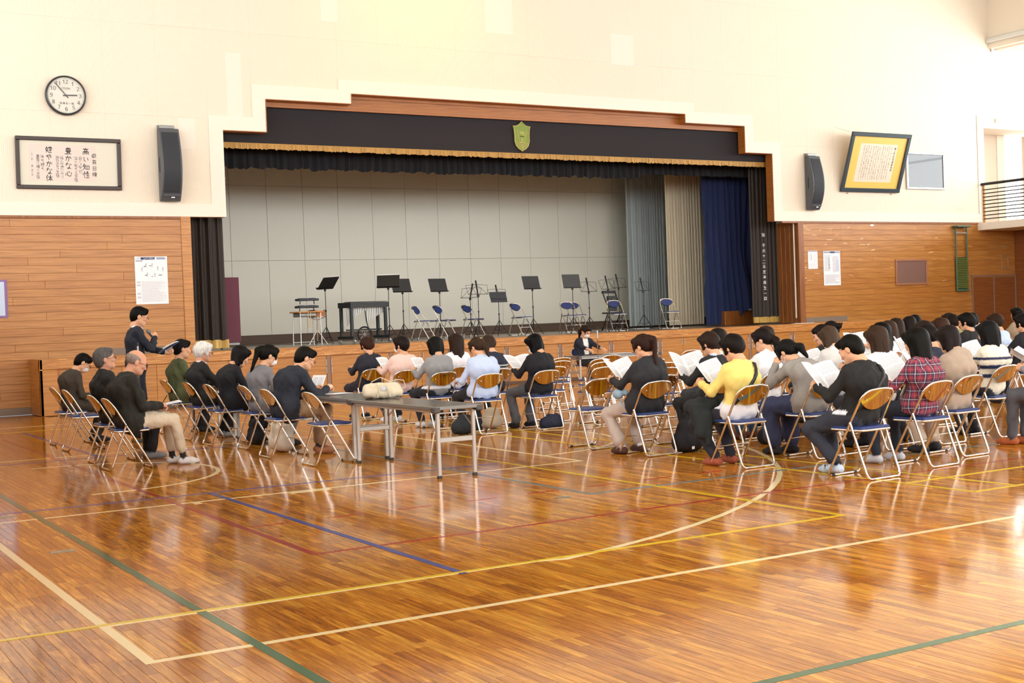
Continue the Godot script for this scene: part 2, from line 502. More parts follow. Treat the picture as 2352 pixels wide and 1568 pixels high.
		struct("wall_hanging", q, M.plaster, "cream wall hung above the gallery opening %s" % ("by the far corner" if s > 0 else "beside the camera"), "wall")
	q = MB.new(); q.span(Vector3(-3, 4.4 - 0.2, 6.96), Vector3(36, 8.8, 6.99))
	var rwn := struct("window_3", q, M.glow_window, "bright window band behind the camera", "window")
	for i in 14:
		q = MB.new(); q.span(Vector3(1.0 + i * 2.3 - 0.06, 4.2, 6.9), Vector3(1.0 + i * 2.3 + 0.06, 8.8, 6.96))
		obj("mullion", q, M.alu, rwn)
	# duct rail and small lamp bracket under the hanging wall in the far corner
	q = MB.new(); q.span(Vector3(32.36, 9.16, -26), Vector3(32.5, 9.3, -8), 0.02)
	struct("trim_6", q, M.alu, "pale metal channel along the foot of the hanging wall", "trim")
	q = MB.new(); q.tube([Vector3(32.55, 9.16, -25.95), Vector3(32.62, 8.92, -25.95)], 0.05, 10)
	struct("trim_7", q, M.alu, "short pipe stub at the end of the pale channel", "trim")
	q = MB.new(); q.box(Vector3(32.34, 9.1, -24.3), Vector3(0.16, 0.34, 0.3), 0.03)
	var jb := tag(obj("junction_box", q, M.grey_metal), "grey junction box on the pale channel near the ceiling corner", "box")
	q = MB.new(); q.tube([Vector3(0, -0.1, 0.16), Vector3(-0.05, 0.08, 0.34)], 0.02, 8)
	q.v = q.v
	var lever := obj("lever", q, M.grey_metal, jb)
	lever.position = Vector3(32.34, 9.1, -24.3)
	# opening at the head of the gallery: white frame, alcove, bright inner window
	q = MB.new()
	q.span(Vector3(31.86, 3.78, -26.03), Vector3(32.14, 6.98, -25.97), 0.008)
	q.span(Vector3(32.14, 6.62, -26.03), Vector3(35.2, 6.98, -25.97), 0.008)
	struct("trim_8", q, M.white, "wide white frame round the gallery opening", "trim")
	q = MB.new()
	q.span(Vector3(31.9, 3.77, -27.5), Vector3(32.1, 6.9, -26.2))
	q.span(Vector3(31.9, 6.7, -27.7), Vector3(36.9, 6.9, -26.2))
	q.span(Vector3(31.9, 3.6, -27.7), Vector3(36.9, 3.77, -26.2))
	q.span(Vector3(31.9, 3.77, -27.7), Vector3(34.6, 6.7, -27.5))
	q.span(Vector3(36.4, 3.77, -27.7), Vector3(36.9, 6.7, -26.2))
	q.span(Vector3(35.85, 3.77, -27.7), Vector3(36.4, 6.7, -27.5))
	struct("wall_alcove", q, mat(Color("d9c9b8"), 0.85), "beige inner walls of the small room beyond the gallery opening", "wall")
	q = MB.new(); q.span(Vector3(34.95, 3.77, -27.62), Vector3(35.85, 6.7, -27.58))
	struct("window_4", q, M.glow_window, "bright blown-out window inside the room beyond the gallery opening", "window")
	q = MB.new(); q.span(Vector3(34.6, 3.77, -27.6), Vector3(34.95, 6.7, -27.46), 0.01)
	struct("trim_9", q, M.patch, "pale jamb beside the bright window beyond the gallery opening", "trim")
	window_light("alcove_daylight", Vector3(35.4, 5.3, -27.5), PI, Vector2(0.85, 2.6), Color(1, 0.98, 0.94), 0.6)
	q = MB.new(); q.box(Vector3(32.75, 6.85, -25.93), Vector3(0.22, 0.14, 0.08), 0.02)
	tag(obj("wall_sensor", q, M.white), "small white sensor box on the frame above the gallery opening", "sensor")
	# balcony railing along the gallery edge
	var rl := thing("balcony_railing", "black horizontal bar railing on the cream balcony edge", "railing", Vector3.ZERO)
	q = MB.new(); q.tube([Vector3(31.95, 4.93, -25.95), Vector3(32.0, 4.93, -6)], 0.042, 8); obj("handrail", q, M.black_metal, rl)
	for i in 9:
		q = MB.new(); q.tube([Vector3(32.0, 3.9 + i * 0.108, -25.95), Vector3(32.02, 3.9 + i * 0.108, -6)], 0.017, 6)
		obj("bar", q, M.black_metal, rl)
	for i in 8:
		q = MB.new(); q.span(Vector3(31.99, 3.77, -25.95 + i * 2.6), Vector3(32.04, 4.93, -25.9 + i * 2.6)); obj("post", q, M.black_metal if i else M.wood_lip, rl)
	# closed door in the dark corner under the balcony
	var dr := Node3D.new()
	dr.name = "door_1"; add_child(dr); dr.set_meta("kind", "structure"); dr.set_meta("label", "double brown flush door in the dark corner under the balcony"); dr.set_meta("category", "door")
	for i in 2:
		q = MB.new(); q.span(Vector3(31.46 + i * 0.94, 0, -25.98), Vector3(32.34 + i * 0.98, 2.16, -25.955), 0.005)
		obj("leaf", q, M.shaded_door_wood, dr)
	q = MB.new()
	q.span(Vector3(31.39, 0, -25.98), Vector3(31.45, 2.24, -25.94), 0.005)
	q.span(Vector3(33.33, 0, -25.98), Vector3(33.39, 2.24, -25.94), 0.005)
	q.span(Vector3(31.39, 2.18, -25.98), Vector3(33.39, 2.24, -25.935), 0.005)
	q.span(Vector3(32.35, 0, -25.98), Vector3(32.39, 2.18, -25.945), 0.003)
	obj("frame", q, M.post, dr)

func boards(parent: Node3D, a: Vector3, b: Vector3, seg: float, ph: float) -> void:
	# horizontal boards of uneven tone, each a piece of its own, laid proud of a recessed backing
	var rows := roundi((b.y - a.y) / 0.150)
	var h := (b.y - a.y) / rows
	var cache := {}
	for r in rows:
		var x := a.x
		var first := true
		while x < b.x - 0.05:
			var l := minf(seg * rng.randf_range(0.9, 2.1) * (rng.randf_range(0.4, 1.0) if first else 1.0), b.x - x)
			l = snappedf(l, 0.3) if b.x - x - l > 0.6 else b.x - x
			first = false
			var key := snappedf(l, 0.001)
			if not cache.has(key):
				var q := MB.new()
				q.box(Vector3.ZERO, Vector3(l - 0.003, h - 0.004, 0.016), 0.003)
				cache[key] = q.mesh()
			var o := obj("board", cache[key], M["board%d" % rng.randi_range(0, 3)], parent)
			o.position = Vector3(x + l * 0.5, a.y + (r + 0.5) * h, a.z + 0.006)
			x += l

func make_floor() -> void:
	var q := MB.new()
	q.span(Vector3(-1.0, -0.3, -26.0), Vector3(33.5, -0.006, 7))
	M.floor_base = mat(Color("8a571f"), 0.25)
	var fl := struct("floor", q, M.floor_base, "varnished narrow strip wood gym floor with painted court lines", "floor")
	var gr := grain_tex(512, 512, 40.0, 3.0, Color(0.74, 0.68, 0.62), Color(1, 1, 1), 21)
	M.strip = tri_tex(mat(Color.WHITE, 0.1, 0.0, 0.45), gr, Vector3(0.8, 0.8, 0.8))
	M.strip.vertex_color_use_as_albedo = true
	var tones := []
	for h in ["cf8a26", "d7932d", "c47c20", "e19d33", "cc8422", "b7701b", "e8a83b", "d28c29", "c78021", "de982f"]:
		tones.append(Color(h))
	var mats := []
	for t in tones:
		var m := tri_tex(mat(t, 0.1, 0.0, 0.45), gr, Vector3(0.8, 0.8, 0.8))
		mats.append(m)
	var w := 0.058
	var big := MB.new()
	var near := []
	var x := 0.0
	var f := Vector2(0.512143, -0.858666)
	var s := Vector2(0.857873, 0.512532)
	while x < 33.3:
		var z := -25.05 + rng.randf() * 0.5
		while z < -2.5:
			var l := rng.randf_range(0.28, 0.95)
			var mid := Vector2(x + w * 0.5, z + l * 0.5)
			var dep := mid.dot(f)
			var sd := mid.dot(s)
			if dep > 2.4 and absf(sd) < dep * 0.42 + 1.2:
				var tone := rng.randi_range(0, 9)
				if dep < 9.0 and absf(sd) < dep * 0.395 + 0.1 and dep > 5.2: near.append([dep, mid, l, tone])
				else: strip(big, mid, w, minf(l, -25.0 - z + 40.0), tones[tone])
			z += l
		x += w
	near.sort_custom(func(a, b): return a[0] < b[0])
	var cache := {}
	for i in near.size():
		var e = near[i]
		if i < 300:
			var o := MeshInstance3D.new()
			var key := snappedf(e[2], 0.001)
			if not cache.has(key):
				var b := MB.new()
				strip(b, Vector2.ZERO, w, e[2], Color.WHITE)
				cache[key] = b.mesh()
			o.mesh = cache[key]
			o.material_override = mats[e[3]]
			o.name = "plank"
			fl.add_child(o, true)
			o.position = Vector3(e[1].x, 0, e[1].y)
		else: strip(big, e[1], w, e[2], tones[e[3]])
	var st := obj("planks", big, M.strip, fl)
	st.set_meta("kind", "stuff")
	court_lines(fl)

func strip(b: MB, mid: Vector2, w: float, l: float, t: Color) -> void:
	# one floor strip: level top, thin bevel down into the joint
	b.col = t.srgb_to_linear() * rng.randf_range(0.88, 1.1)
	b.col.a = 1.0
	var hx := w * 0.5 - 0.0002
	var hz := l * 0.5 - 0.0003
	var k := 0.0012
	var tl := Vector3(rng.randf_range(-1, 1) * 0.0022, 1, rng.randf_range(-1, 1) * 0.0006).normalized()
	var p := [Vector3(mid.x - hx + k, 0, mid.y - hz + k), Vector3(mid.x - hx + k, 0, mid.y + hz - k), Vector3(mid.x + hx - k, 0, mid.y + hz - k), Vector3(mid.x + hx - k, 0, mid.y - hz + k)]
	var o := [Vector3(mid.x - hx, -0.006, mid.y - hz), Vector3(mid.x - hx, -0.006, mid.y + hz), Vector3(mid.x + hx, -0.006, mid.y + hz), Vector3(mid.x + hx, -0.006, mid.y - hz)]
	var s := b.v.size()
	for i in 4: b.vert(p[i], tl)
	b.tri(s, s + 1, s + 2); b.tri(s, s + 2, s + 3)
	var out := [Vector3(-0.9, 0.44, 0), Vector3(0, 0.44, 0.9), Vector3(0.9, 0.44, 0), Vector3(0, 0.44, -0.9)]
	for i in 4:
		var j := (i + 1) % 4
		s = b.v.size()
		b.vert(p[i], out[i]); b.vert(o[i], out[i]); b.vert(o[j], out[i]); b.vert(p[j], out[i])
		b.tri(s, s + 1, s + 2); b.tri(s, s + 2, s + 3)
	b.col = Color.WHITE

var line_y := 0.0006
func paint(fl: Node3D, called: String, m: Material, pts: Array, w: float, closed := false) -> void:
	# a painted line: thin raised film of paint along a path of floor points
	var b := MB.new()
	var n := pts.size()
	line_y += 0.00004
	var L := []
	var R := []
	for i in n:
		var a: Vector2 = pts[maxi(i - 1, 0)]
		var c: Vector2 = pts[mini(i + 1, n - 1)]
		var t := (c - a).normalized()
		var e := Vector2(-t.y, t.x) * w * 0.5
		L.append(Vector3(pts[i].x + e.x, line_y, pts[i].y + e.y)); R.append(Vector3(pts[i].x - e.x, line_y, pts[i].y - e.y))
	for i in n - 1:
		b.face([L[i], L[i + 1], R[i + 1], R[i]], Vector3.UP)
		for sd in [L, R]:
			var d := Vector3(0, -line_y, 0)
			b.face([sd[i], sd[i + 1], sd[i + 1] + d, sd[i] + d], (sd[i] - (R[i] if sd == L else L[i])))
	obj(called, b, m, fl)

func court_lines(fl: Node3D) -> void:
	var wh := mat(Color("ecd9a6"), 0.16)
	var ye := mat(Color("d8b818"), 0.18)
	var gn := mat(Color("1f5a34"), 0.16)
	var rd := mat(Color("9c2418"), 0.16)
	var bl := mat(Color("33408f"), 0.2)
	var gb := mat(Color("5f7a80"), 0.18)
	var gy := mat(Color("8e8672"), 0.3)
	var V := func(a, b): return Vector2(a, b)
	paint(fl, "white_line", wh, [V.call(1.58, -6.015), V.call(1.58, -24.9)], 0.055)
	paint(fl, "white_line", wh, [V.call(1.555, -6.04), V.call(33.3, -6.04)], 0.05)
	var arc := [V.call(1.58, -6.93), V.call(4.25, -6.93)]
	for i in 41:
		var a := deg_to_rad(-78.0 + i * 156.0 / 40.0)
		arc.append(Vector2(2.93 + 7.19 * cos(a), -13.9 - 7.19 * sin(a)))
	paint(fl, "white_line", wh, arc, 0.05)
	paint(fl, "white_line", wh, [V.call(1.0, -11.31), V.call(7.555, -11.31)], 0.05)
	paint(fl, "white_line", wh, [V.call(7.53, -11.31), V.call(7.53, -16.6)], 0.05)
	paint(fl, "white_line", wh, [V.call(7.555, -16.6), V.call(1.58, -16.7)], 0.05)
	paint(fl, "white_mark", wh, [V.call(4.27, -11.24), V.call(4.68, -11.24)], 0.11)
	paint(fl, "white_mark", wh, [V.call(3.37, -11.22), V.call(3.44, -11.22)], 0.1)
	var semi := [V.call(2.81, -12.6)]
	for i in 25:
		var a := deg_to_rad(-90.0 + i * 7.5)
		semi.append(Vector2(2.98 + 1.47 * cos(a), -14.07 - 1.47 * sin(a)))
	semi.append(V.call(2.81, -15.54))
	paint(fl, "white_line", wh, semi, 0.05)
	var s2 := []
	for i in 31:
		var a := deg_to_rad(-90.0 + i * 6.0)
		s2.append(Vector2(7.53 + 1.88 * cos(a), -13.93 - 1.88 * sin(a)))
	paint(fl, "white_line", wh, s2, 0.05)
	paint(fl, "white_line", wh, [V.call(1.58, -22.6), V.call(16, -22.6)], 0.05)
	paint(fl, "green_line", gn, [V.call(2.1, -3.0), V.call(2.1, -24.8)], 0.055)
	paint(fl, "green_line", gn, [V.call(-0.5, -4.05), V.call(33, -4.1)], 0.055)
	paint(fl, "red_line", rd, [V.call(3.256, -8.14), V.call(3.28, -20.2)], 0.052)
	paint(fl, "red_line", rd, [V.call(3.235, -8.14), V.call(18, -8.25)], 0.045)
	for i in 9:
		paint(fl, "red_dash", rd, [V.call(3.32 + i * 0.6245, -9.58), V.call(3.62 + i * 0.6245, -9.58)], 0.04)
	paint(fl, "blue_line", bl, [V.call(3.71, -6.88), V.call(3.71, -11.8)], 0.052)
	paint(fl, "blue_line", bl, [V.call(1.0, -11.87), V.call(6.8, -11.8)], 0.045)
	paint(fl, "blue_line", bl, [V.call(3.75, -16.27), V.call(3.75, -21.3)], 0.05)
	paint(fl, "blue_line", bl, [V.call(1.6, -16.3), V.call(6.8, -16.2)], 0.045)
	paint(fl, "grey_line", gb, [V.call(6.2, -9.18), V.call(6.2, -15.2)], 0.045)
	paint(fl, "grey_line", gb, [V.call(6.18, -9.18), V.call(14, -9.2)], 0.045)
	paint(fl, "grey_mark", gb, [V.call(5.84, -9.17), V.call(5.98, -9.165)], 0.05)
	paint(fl, "tape_mark", gy, [V.call(1.82, -9.51), V.call(1.99, -9.5)], 0.09)
	paint(fl, "tape_mark", gy, [V.call(1.83, -11.65), V.call(1.98, -11.64)], 0.09)
	paint(fl, "yellow_line", ye, [V.call(-0.8, -6.98), V.call(6.905, -6.91)], 0.042)
	paint(fl, "yellow_line", ye, [V.call(6.885, -6.91), V.call(6.87, -21.5)], 0.042)
	paint(fl, "yellow_line", ye, [V.call(1.2, -21.5), V.call(8.4, -21.55)], 0.042)
	paint(fl, "yellow_line", ye, [V.call(8.47, -7.03), V.call(8.46, -21.5)], 0.042)
	paint(fl, "yellow_line", ye, [V.call(8.98, -7.03), V.call(8.95, -21.5)], 0.042)
	paint(fl, "yellow_line", ye, [V.call(8.45, -7.03), V.call(15.0, -7.03)], 0.042)
	paint(fl, "yellow_line", ye, [V.call(8.45, -7.76), V.call(15.0, -7.8)], 0.042)

func cloth_pleats(b: MB, x0: float, x1: float, y0: float, y1: float, z: float, amp: float, waves: float, nu: int, sd: int, wob := 0.0) -> void:
	var nz := FastNoiseLite.new()
	nz.seed = sd; nz.frequency = 1.0
	b.sheet(nu, 6, func(u: float, w: float):
		var x := lerpf(x0, x1, u)
		var y := lerpf(y0 + wob * nz.get_noise_2d(u * waves * 0.7, 9.0), y1, w)
		var ph := u * waves * TAU + nz.get_noise_1d(u * waves * 0.6) * 2.4 + (1.0 - w) * nz.get_noise_1d(u * 9.0 + 50.0) * 1.2
		return Vector3(x, y, z + amp * sin(ph) * (0.75 + 0.25 * (1.0 - w)) + amp * 0.5 * nz.get_noise_1d(u * waves * 2.1 + 7.0)), 0.012)

func make_stage() -> void:
	# stage body: apron front with bays of flush doors
	var q := MB.new()
	q.span(Vector3(4.76, 0, -26.0), Vector3(27.54, 1.03, -25.03))
	q.span(Vector3(5.5, 0, -32.2), Vector3(27.2, 1.03, -26.0))
	var st := struct("stage_platform", q, M.board1, "raised timber stage platform with cupboard doors along its front", "stage")
	q = MB.new(); q.span(Vector3(4.76, 1.03, -26.0), Vector3(27.54, 1.05, -25.08)); q.span(Vector3(5.5, 1.03, -32.2), Vector3(27.2, 1.05, -26.0))
	obj("deck", q, M.stage_floor, st)
	q = MB.new(); q.span(Vector3(4.74, 0.86, -25.1), Vector3(27.56, 1.06, -25.0), 0.012)
	var lp := obj("lip", q, M.wood_lip, st)
	q = MB.new()   # worn varnish: pale and dark flecks along the lip
	var wr := RandomNumberGenerator.new()
	wr.seed = 91
	for i in 420:
		q.col = Color("e6b273").srgb_to_linear() if wr.randf() < 0.7 else Color("8a4f22").srgb_to_linear()
		var x := wr.randf_range(4.8, 27.4)
		q.box(Vector3(x, wr.randf_range(0.875, 1.045), -24.9995), Vector3(wr.randf_range(0.03, 0.3), wr.randf_range(0.002, 0.009), 0.0012), 0.0, Basis(Vector3.BACK, wr.randf_range(-0.03, 0.03)))
	var wm := mat(Color.WHITE, 0.5)
	wm.vertex_color_use_as_albedo = true
	obj("wear_marks", q, wm, lp).set_meta("kind", "stuff")
	q = MB.new(); q.span(Vector3(4.74, 0, -26.0), Vector3(4.8, 1.06, -25.0), 0.01); q.span(Vector3(4.74, 0, -25.06), Vector3(5.06, 0.86, -25.0), 0.01)
	obj("end_post", q, M.wood_lip, st)
	q = MB.new(); q.span(Vector3(27.5, 0, -26.0), Vector3(27.56, 1.06, -25.0), 0.01)
	obj("end_post", q, M.wood_lip, st)
	q = MB.new(); q.span(Vector3(5.06, 0.0, -25.035), Vector3(27.5, 0.06, -25.02))
	obj("kick_board", q, M.base_brown, st)
	var bays := []
	for i in 16: bays.append(6.19 + 1.43 * i - 1.43 * 0)
	for i in bays.size():
		var x: float = bays[i]
		if x > 27.2: break
		if i > 0:
			q = MB.new(); q.span(Vector3(x - 0.045, 0.06, -25.035), Vector3(x + 0.045, 0.86, -25.012), 0.004)
			obj("stile", q, M.post, st)
			for s in [-1, 1]:
				for y in [0.72, 0.56]:
					q = MB.new(); q.tube([Vector3(x + s * 0.058, y - 0.065, -25.004), Vector3(x + s * 0.058, y + 0.065, -25.004)], 0.009, 6)
					obj("hinge", q, M.silver, st)
		var x0: float = x + 0.05
		var x1: float = minf(x + 1.38, 27.48)
		if i == 0:
			q = MB.new(); q.span(Vector3(5.09, 0.06, -25.034), Vector3(x0 + 0.0, 0.84, -25.014), 0.004)
			obj("front_panel", q, M.board3, st)
		for k in 2:
			q = MB.new(); q.span(Vector3(lerpf(x0, x1, k * 0.5) + 0.002, 0.065, -25.034), Vector3(lerpf(x0, x1, k * 0.5 + 0.5) - 0.002, 0.85, -25.012), 0.004)
			var d := obj("door", q, M["board%d" % ((i + k) % 3)], st)
			if i >= 2:
				q = MB.new(); q.tube([Vector3((x0 + x1) * 0.5 + (k - 0.5) * 0.09, 0.7, -25.0), Vector3((x0 + x1) * 0.5 + (k - 0.5) * 0.09, 0.82, -25.0)], 0.007, 6)
				obj("pull", q, M.silver, d)
	# stage house: sides, ceiling, panelled back wall
	q = MB.new()
	q.span(Vector3(5.3, 1.0, -32.3), Vector3(5.5, 8.4, -26.2))
	q.span(Vector3(27.2, 1.0, -32.3), Vector3(27.4, 8.4, -26.2))
	q.span(Vector3(5.3, 8.2, -32.3), Vector3(27.4, 8.4, -26.2))
	struct("wall_stage_house", q, M.ceiling, "plain side walls and ceiling of the stage house", "wall")
	q = MB.new(); q.span(Vector3(5.3, 1.0, -32.3), Vector3(27.4, 8.4, -32.03))
	var bw := struct("wall_stage_back", q, M.base_brown, "pale grey panelled back wall of the stage", "wall")
	for i in 22:
		for j in 4:
			var y0: float = [1.28, 3.2, 5.13, 7.06][j]
			var y1: float = [3.2, 5.13, 7.06, 8.2][j]
			var x0 := 5.88 + i * 0.995 - 0.99
			if x0 > 26.3: continue
			q = MB.new(); q.span(Vector3(x0 + 0.003, y0 + 0.003, -32.03), Vector3(x0 + 0.992, y1 - 0.003, -32.0), 0.003)
			obj("panel", q, M.stage_panel, bw)
	q = MB.new(); q.span(Vector3(5.5, 1.05, -32.0), Vector3(27.2, 1.27, -31.97), 0.005)
	obj("skirting", q, M.base_brown, bw)
	# valance with fringe and emblem
	var va := thing("valance", "flat black valance with gold fringe across the stage head", "valance")
	q = MB.new()
	q.sheet(120, 2, func(u: float, w: float): return Vector3(lerpf(8.55, 23.95, u), lerpf(5.38, 6.3, w), -26.34 + 0.004 * sin(u * 40.0)), 0.02)
	obj("cloth", q, M.valance, va)
	fringe(va, 8.55, 23.95, 5.385, 5.27, -26.325, 340, 5)
	q = MB.new(); q.span(Vector3(8.55, 5.375, -26.335), Vector3(23.95, 5.395, -26.312), 0.004)
	obj("braid", q, M.gold, va)
	emblem()
	# pleated borders behind the valance
	q = MB.new(); cloth_pleats(q, 8.3, 20.2, 4.95, 6.9, -27.0, 0.035, 62, 500, 3, 0.07)
	tag(obj("stage_border", q, M.black_cloth), "long black pleated border curtain hanging behind the valance", "curtain")
	q = MB.new(); cloth_pleats(q, 19.7, 25.2, 5.09, 6.9, -27.15, 0.035, 28, 240, 4, 0.03)
	tag(obj("stage_border", q, M.black_cloth), "shorter black pleated border above the side curtains", "curtain")
	# side drapes
	var d1 := thing("front_drape", "dark brown velvet drape with gold fringe by the clock-side post", "curtain")
	q = MB.new(); cloth_pleats(q, 8.02, 8.83, 1.26, 4.4, -26.55, 0.055, 3.3, 70, 8)
	obj("cloth", q, M.drape, d1)
	drape_fringe(d1, 8.02, 8.86, 1.26, 1.09, -26.55, 0.055, 3.3, 8)
	var d2 := thing("front_drape", "dark brown velvet drape with embroidered column of characters and gold fringe", "curtain")
	q = MB.new(); cloth_pleats(q, 23.72, 24.66, 1.25, 5.6, -26.92, 0.02, 7.0, 90, 12)
	obj("cloth", q, M.drape, d2)
	drape_fringe(d2, 23.72, 24.66, 1.25, 1.1, -26.92, 0.03, 3.0, 12)
	var chs := ["贈", "", "平", "成", "十", "二", "年", "度", "卒", "業", "生", "一", "同"]
	for i in chs.size():
		if chs[i] == "": continue
		var b := MB.new()
		glyph_geo(b, chs[i], Vector3(24.15, 3.5 - i * 0.142 * 1.02, -26.885), 0.105, 0.012)
		obj("character", b, M.paper, d2)
	var specs := [["grey_curtain", "pale blue grey pleated curtain against the stage back wall", 22.55, 23.95, -31.0, 15.0, 31], ["beige_curtain", "beige pleated curtain hanging between grey and blue curtains", 22.85, 24.15, -29.5, 13.0, 41]]
	for s in specs:
		q = MB.new(); cloth_pleats(q, s[2], s[3], 1.1, 6.9, s[4], 0.05, s[5], 150, s[6])
		tag(obj("side_curtain", q, M[s[0]]), s[1], "curtain", "curtains in the stage wing")
	# blue curtain, gathered up over a timber lectern
	q = MB.new()
	var nz := FastNoiseLite.new(); nz.seed = 5; nz.frequency = 1.0
	q.sheet(110, 40, func(u: float, w: float):
		var x := lerpf(22.98, 24.86, u)
		var lift := 0.0
		if u > 0.42: lift = 0.42 * sin(clampf((u - 0.42) / 0.36, 0, 1) * PI * 0.5) - (0.3 * clampf((u - 0.74) / 0.26, 0, 1))
		var y0 := 1.09 + lift
		var y := lerpf(y0, 6.9, w)
		var low := 1.0 - w
		var ph := u * 9.0 * TAU + nz.get_noise_2d(u * 6.0, w * 2.0) * 2.6
		var a := 0.05 * (1.0 - 0.75 * smoothstep(0.5, 0.75, u) * smoothstep(0.3, 0.9, low))
		var bulge := 0.32 * exp(-pow((u - 0.72) / 0.2, 2.0)) * smoothstep(0.66, 1.0, low)
		return Vector3(x + 0.12 * low * low * sin(u * 5.0), y, -28.0 + a * sin(ph) + bulge + 0.05 * smoothstep(0.5, 1.0, u) * sin((w * 4.0 + u * 9.0) * 2.0) * low), 0.012)
	tag(obj("side_curtain", q, M.blue_curtain), "navy blue curtain hitched up over a timber box in the wing", "curtain", "curtains in the stage wing")
	var lec := thing("timber_box", "brown timber lectern box standing under the hitched navy curtain", "lectern", Vector3(24.15, 1.05, -28.05))
	q = MB.new(); q.box(Vector3(0, 0.2, 0), Vector3(1.25, 0.4, 0.4), 0.015); obj("body", q, M.wood_dark, lec)
	q = MB.new(); q.prism(PackedVector2Array([Vector2(-0.2, 0.4), Vector2(0.3, 0.4), Vector2(0.16, 0.5), Vector2(0.0, 0.53), Vector2(-0.12, 0.48)]), 0.3, Transform3D(Basis.IDENTITY, Vector3(0, 0, 0.12))); obj("crest", q, M.wood_dark, lec)
	# maroon upright screen on casters
	var sc := thing("upright_screen", "maroon fabric upright screen on casters beside the brown drape", "screen", Vector3(9.05, 1.05, -27.0))
	q = MB.new(); q.box(Vector3(0, 0.84, 0), Vector3(0.5, 1.4, 0.04), 0.01); obj("panel", q, mat(Color("6d3c4b"), 0.9), sc)
	q = MB.new(); q.box(Vector3(0, 0.11, 0), Vector3(0.44, 0.06, 0.05), 0.01); obj("foot_bar", q, M.grey_metal, sc)
	for s in [-1, 1]:
		q = MB.new(); q.lathe([[0.0, -0.012], [0.03, -0.012], [0.03, 0.012], [0.0, 0.012]], 12, Transform3D(Basis(Vector3.FORWARD, PI / 2), Vector3(s * 0.18, 0.032, 0)))
		q.box(Vector3(s * 0.18, 0.065, 0), Vector3(0.03, 0.04, 0.03)); obj("caster", q, M.black_metal, sc)

func fringe(parent: Node3D, x0: float, x1: float, y0: float, y1: float, z: float, count: int, sd: int) -> void:
	# a row of hanging cords; too many to pick apart, kept as one geometry
	var r := RandomNumberGenerator.new()
	r.seed = sd
	var b := MB.new()
	for i in count:
		var x := lerpf(x0, x1, (i + 0.5) / count)
		var w := (x1 - x0) / count * 0.96
		var l := y1 + r.randf_range(-0.012, 0.012)
		b.col = Color(1, 1, 1) * r.randf_range(0.72, 1.1)
		b.col.a = 1.0
		var dz := r.randf_range(-0.008, 0.008)
		b.span(Vector3(x - w * 0.5, l, z + dz - 0.008), Vector3(x + w * 0.5, y0, z + dz + 0.008))
	b.col = Color.WHITE
	var m: StandardMaterial3D = M.gold.duplicate()
	m.vertex_color_use_as_albedo = true
	var o := obj("fringe", b, m, parent)
	o.set_meta("kind", "stuff")

func drape_fringe(parent: Node3D, x0: float, x1: float, y0: float, y1: float, z: float, amp: float, waves: float, sd: int) -> void:
	var r := RandomNumberGenerator.new()
	r.seed = sd
	var b := MB.new()
	var count := 60
	for i in count:
		var u := (i + 0.5) / count
		var x := lerpf(x0, x1, u)
		b.col = Color(1, 1, 1) * (r.randf_range(0.8, 1.1) if i % 15 else 0.4)
		b.col.a = 1.0
		b.span(Vector3(x - 0.007, y1 + r.randf_range(-0.006, 0.006), z + amp * sin(u * waves * TAU) - 0.01), Vector3(x + 0.007, y0 + 0.01, z + amp * sin(u * waves * TAU) + 0.025))
	b.col = Color.WHITE
	var m: StandardMaterial3D = M.gold_thread.duplicate()
	m.vertex_color_use_as_albedo = true
	var o := obj("fringe", b, m, parent)
	o.set_meta("kind", "stuff")

func emblem() -> void:
	var e := thing("shield_emblem", "green and gold shield emblem on the black valance", "emblem", Vector3(16.17, 5.79, -26.3))
	var pts := PackedVector2Array()
	var half := [Vector2(0, 0.36), Vector2(0.06, 0.3), Vector2(0.13, 0.255), Vector2(0.245, 0.245), Vector2(0.215, 0.16), Vector2(0.205, 0.03), Vector2(0.205, -0.12), Vector2(0.17, -0.23), Vector2(0.1, -0.3), Vector2(0.03, -0.335), Vector2(0, -0.36)]
	for p in half: pts.append(p)
	for i in range(half.size() - 2, 0, -1): pts.append(Vector2(-half[i].x, half[i].y))
	var q := MB.new(); q.prism(pts, 0.02, Transform3D(Basis.IDENTITY, Vector3(0, 0, 0.0)))
	obj("shield", q, mat(Color("7f9440"), 0.7), e)
	var gold := mat(Color("cdbb74"), 0.6)
	q = MB.new()
	var rim := []
	for p in pts: rim.append(Vector3(p.x * 0.97, p.y * 0.97, 0.004))
	q.tube(rim, 0.009, 6, true)
	obj("rim", q, gold, e)
	for k in 5:
		q = MB.new()
		var path := []
		var r := 0.085 + k * 0.022
		for i in 17:
			var a := deg_to_rad(200.0 + i * 140.0 / 16.0)
			path.append(Vector3(cos(a) * r, -0.1 + sin(a) * r * 1.15 + 0.02, 0.004))
		q.tube(path, 0.0045, 5)
		obj("wave", q, gold, e)
	for s in [-1, 1]:
		for k in 5:
			q = MB.new(); q.tube([Vector3(s * (0.16 - 0.015 * k), 0.14 - 0.05 * k, 0.004), Vector3(s * (0.12 - 0.012 * k), 0.12 - 0.05 * k, 0.004), Vector3(s * (0.11 - 0.01 * k), 0.08 - 0.05 * k, 0.004)], 0.005, 5)
			obj("leaf", q, gold, e)
	q = MB.new(); q.tube([Vector3(-0.015, -0.3, 0.004), Vector3(-0.015, -0.21, 0.004), Vector3(0.015, -0.21, 0.004), Vector3(0.015, -0.3, 0.004)], 0.005, 5, true); obj("tab", q, gold, e)
	q = MB.new(); glyph_geo(q, "西", Vector3(0, 0.06, 0.0), 0.13, 0.014); obj("character", q, gold, e)
	q = MB.new(); glyph_geo(q, "上", Vector3(0, -0.085, 0.0), 0.12, 0.014); obj("character", q, gold, e)

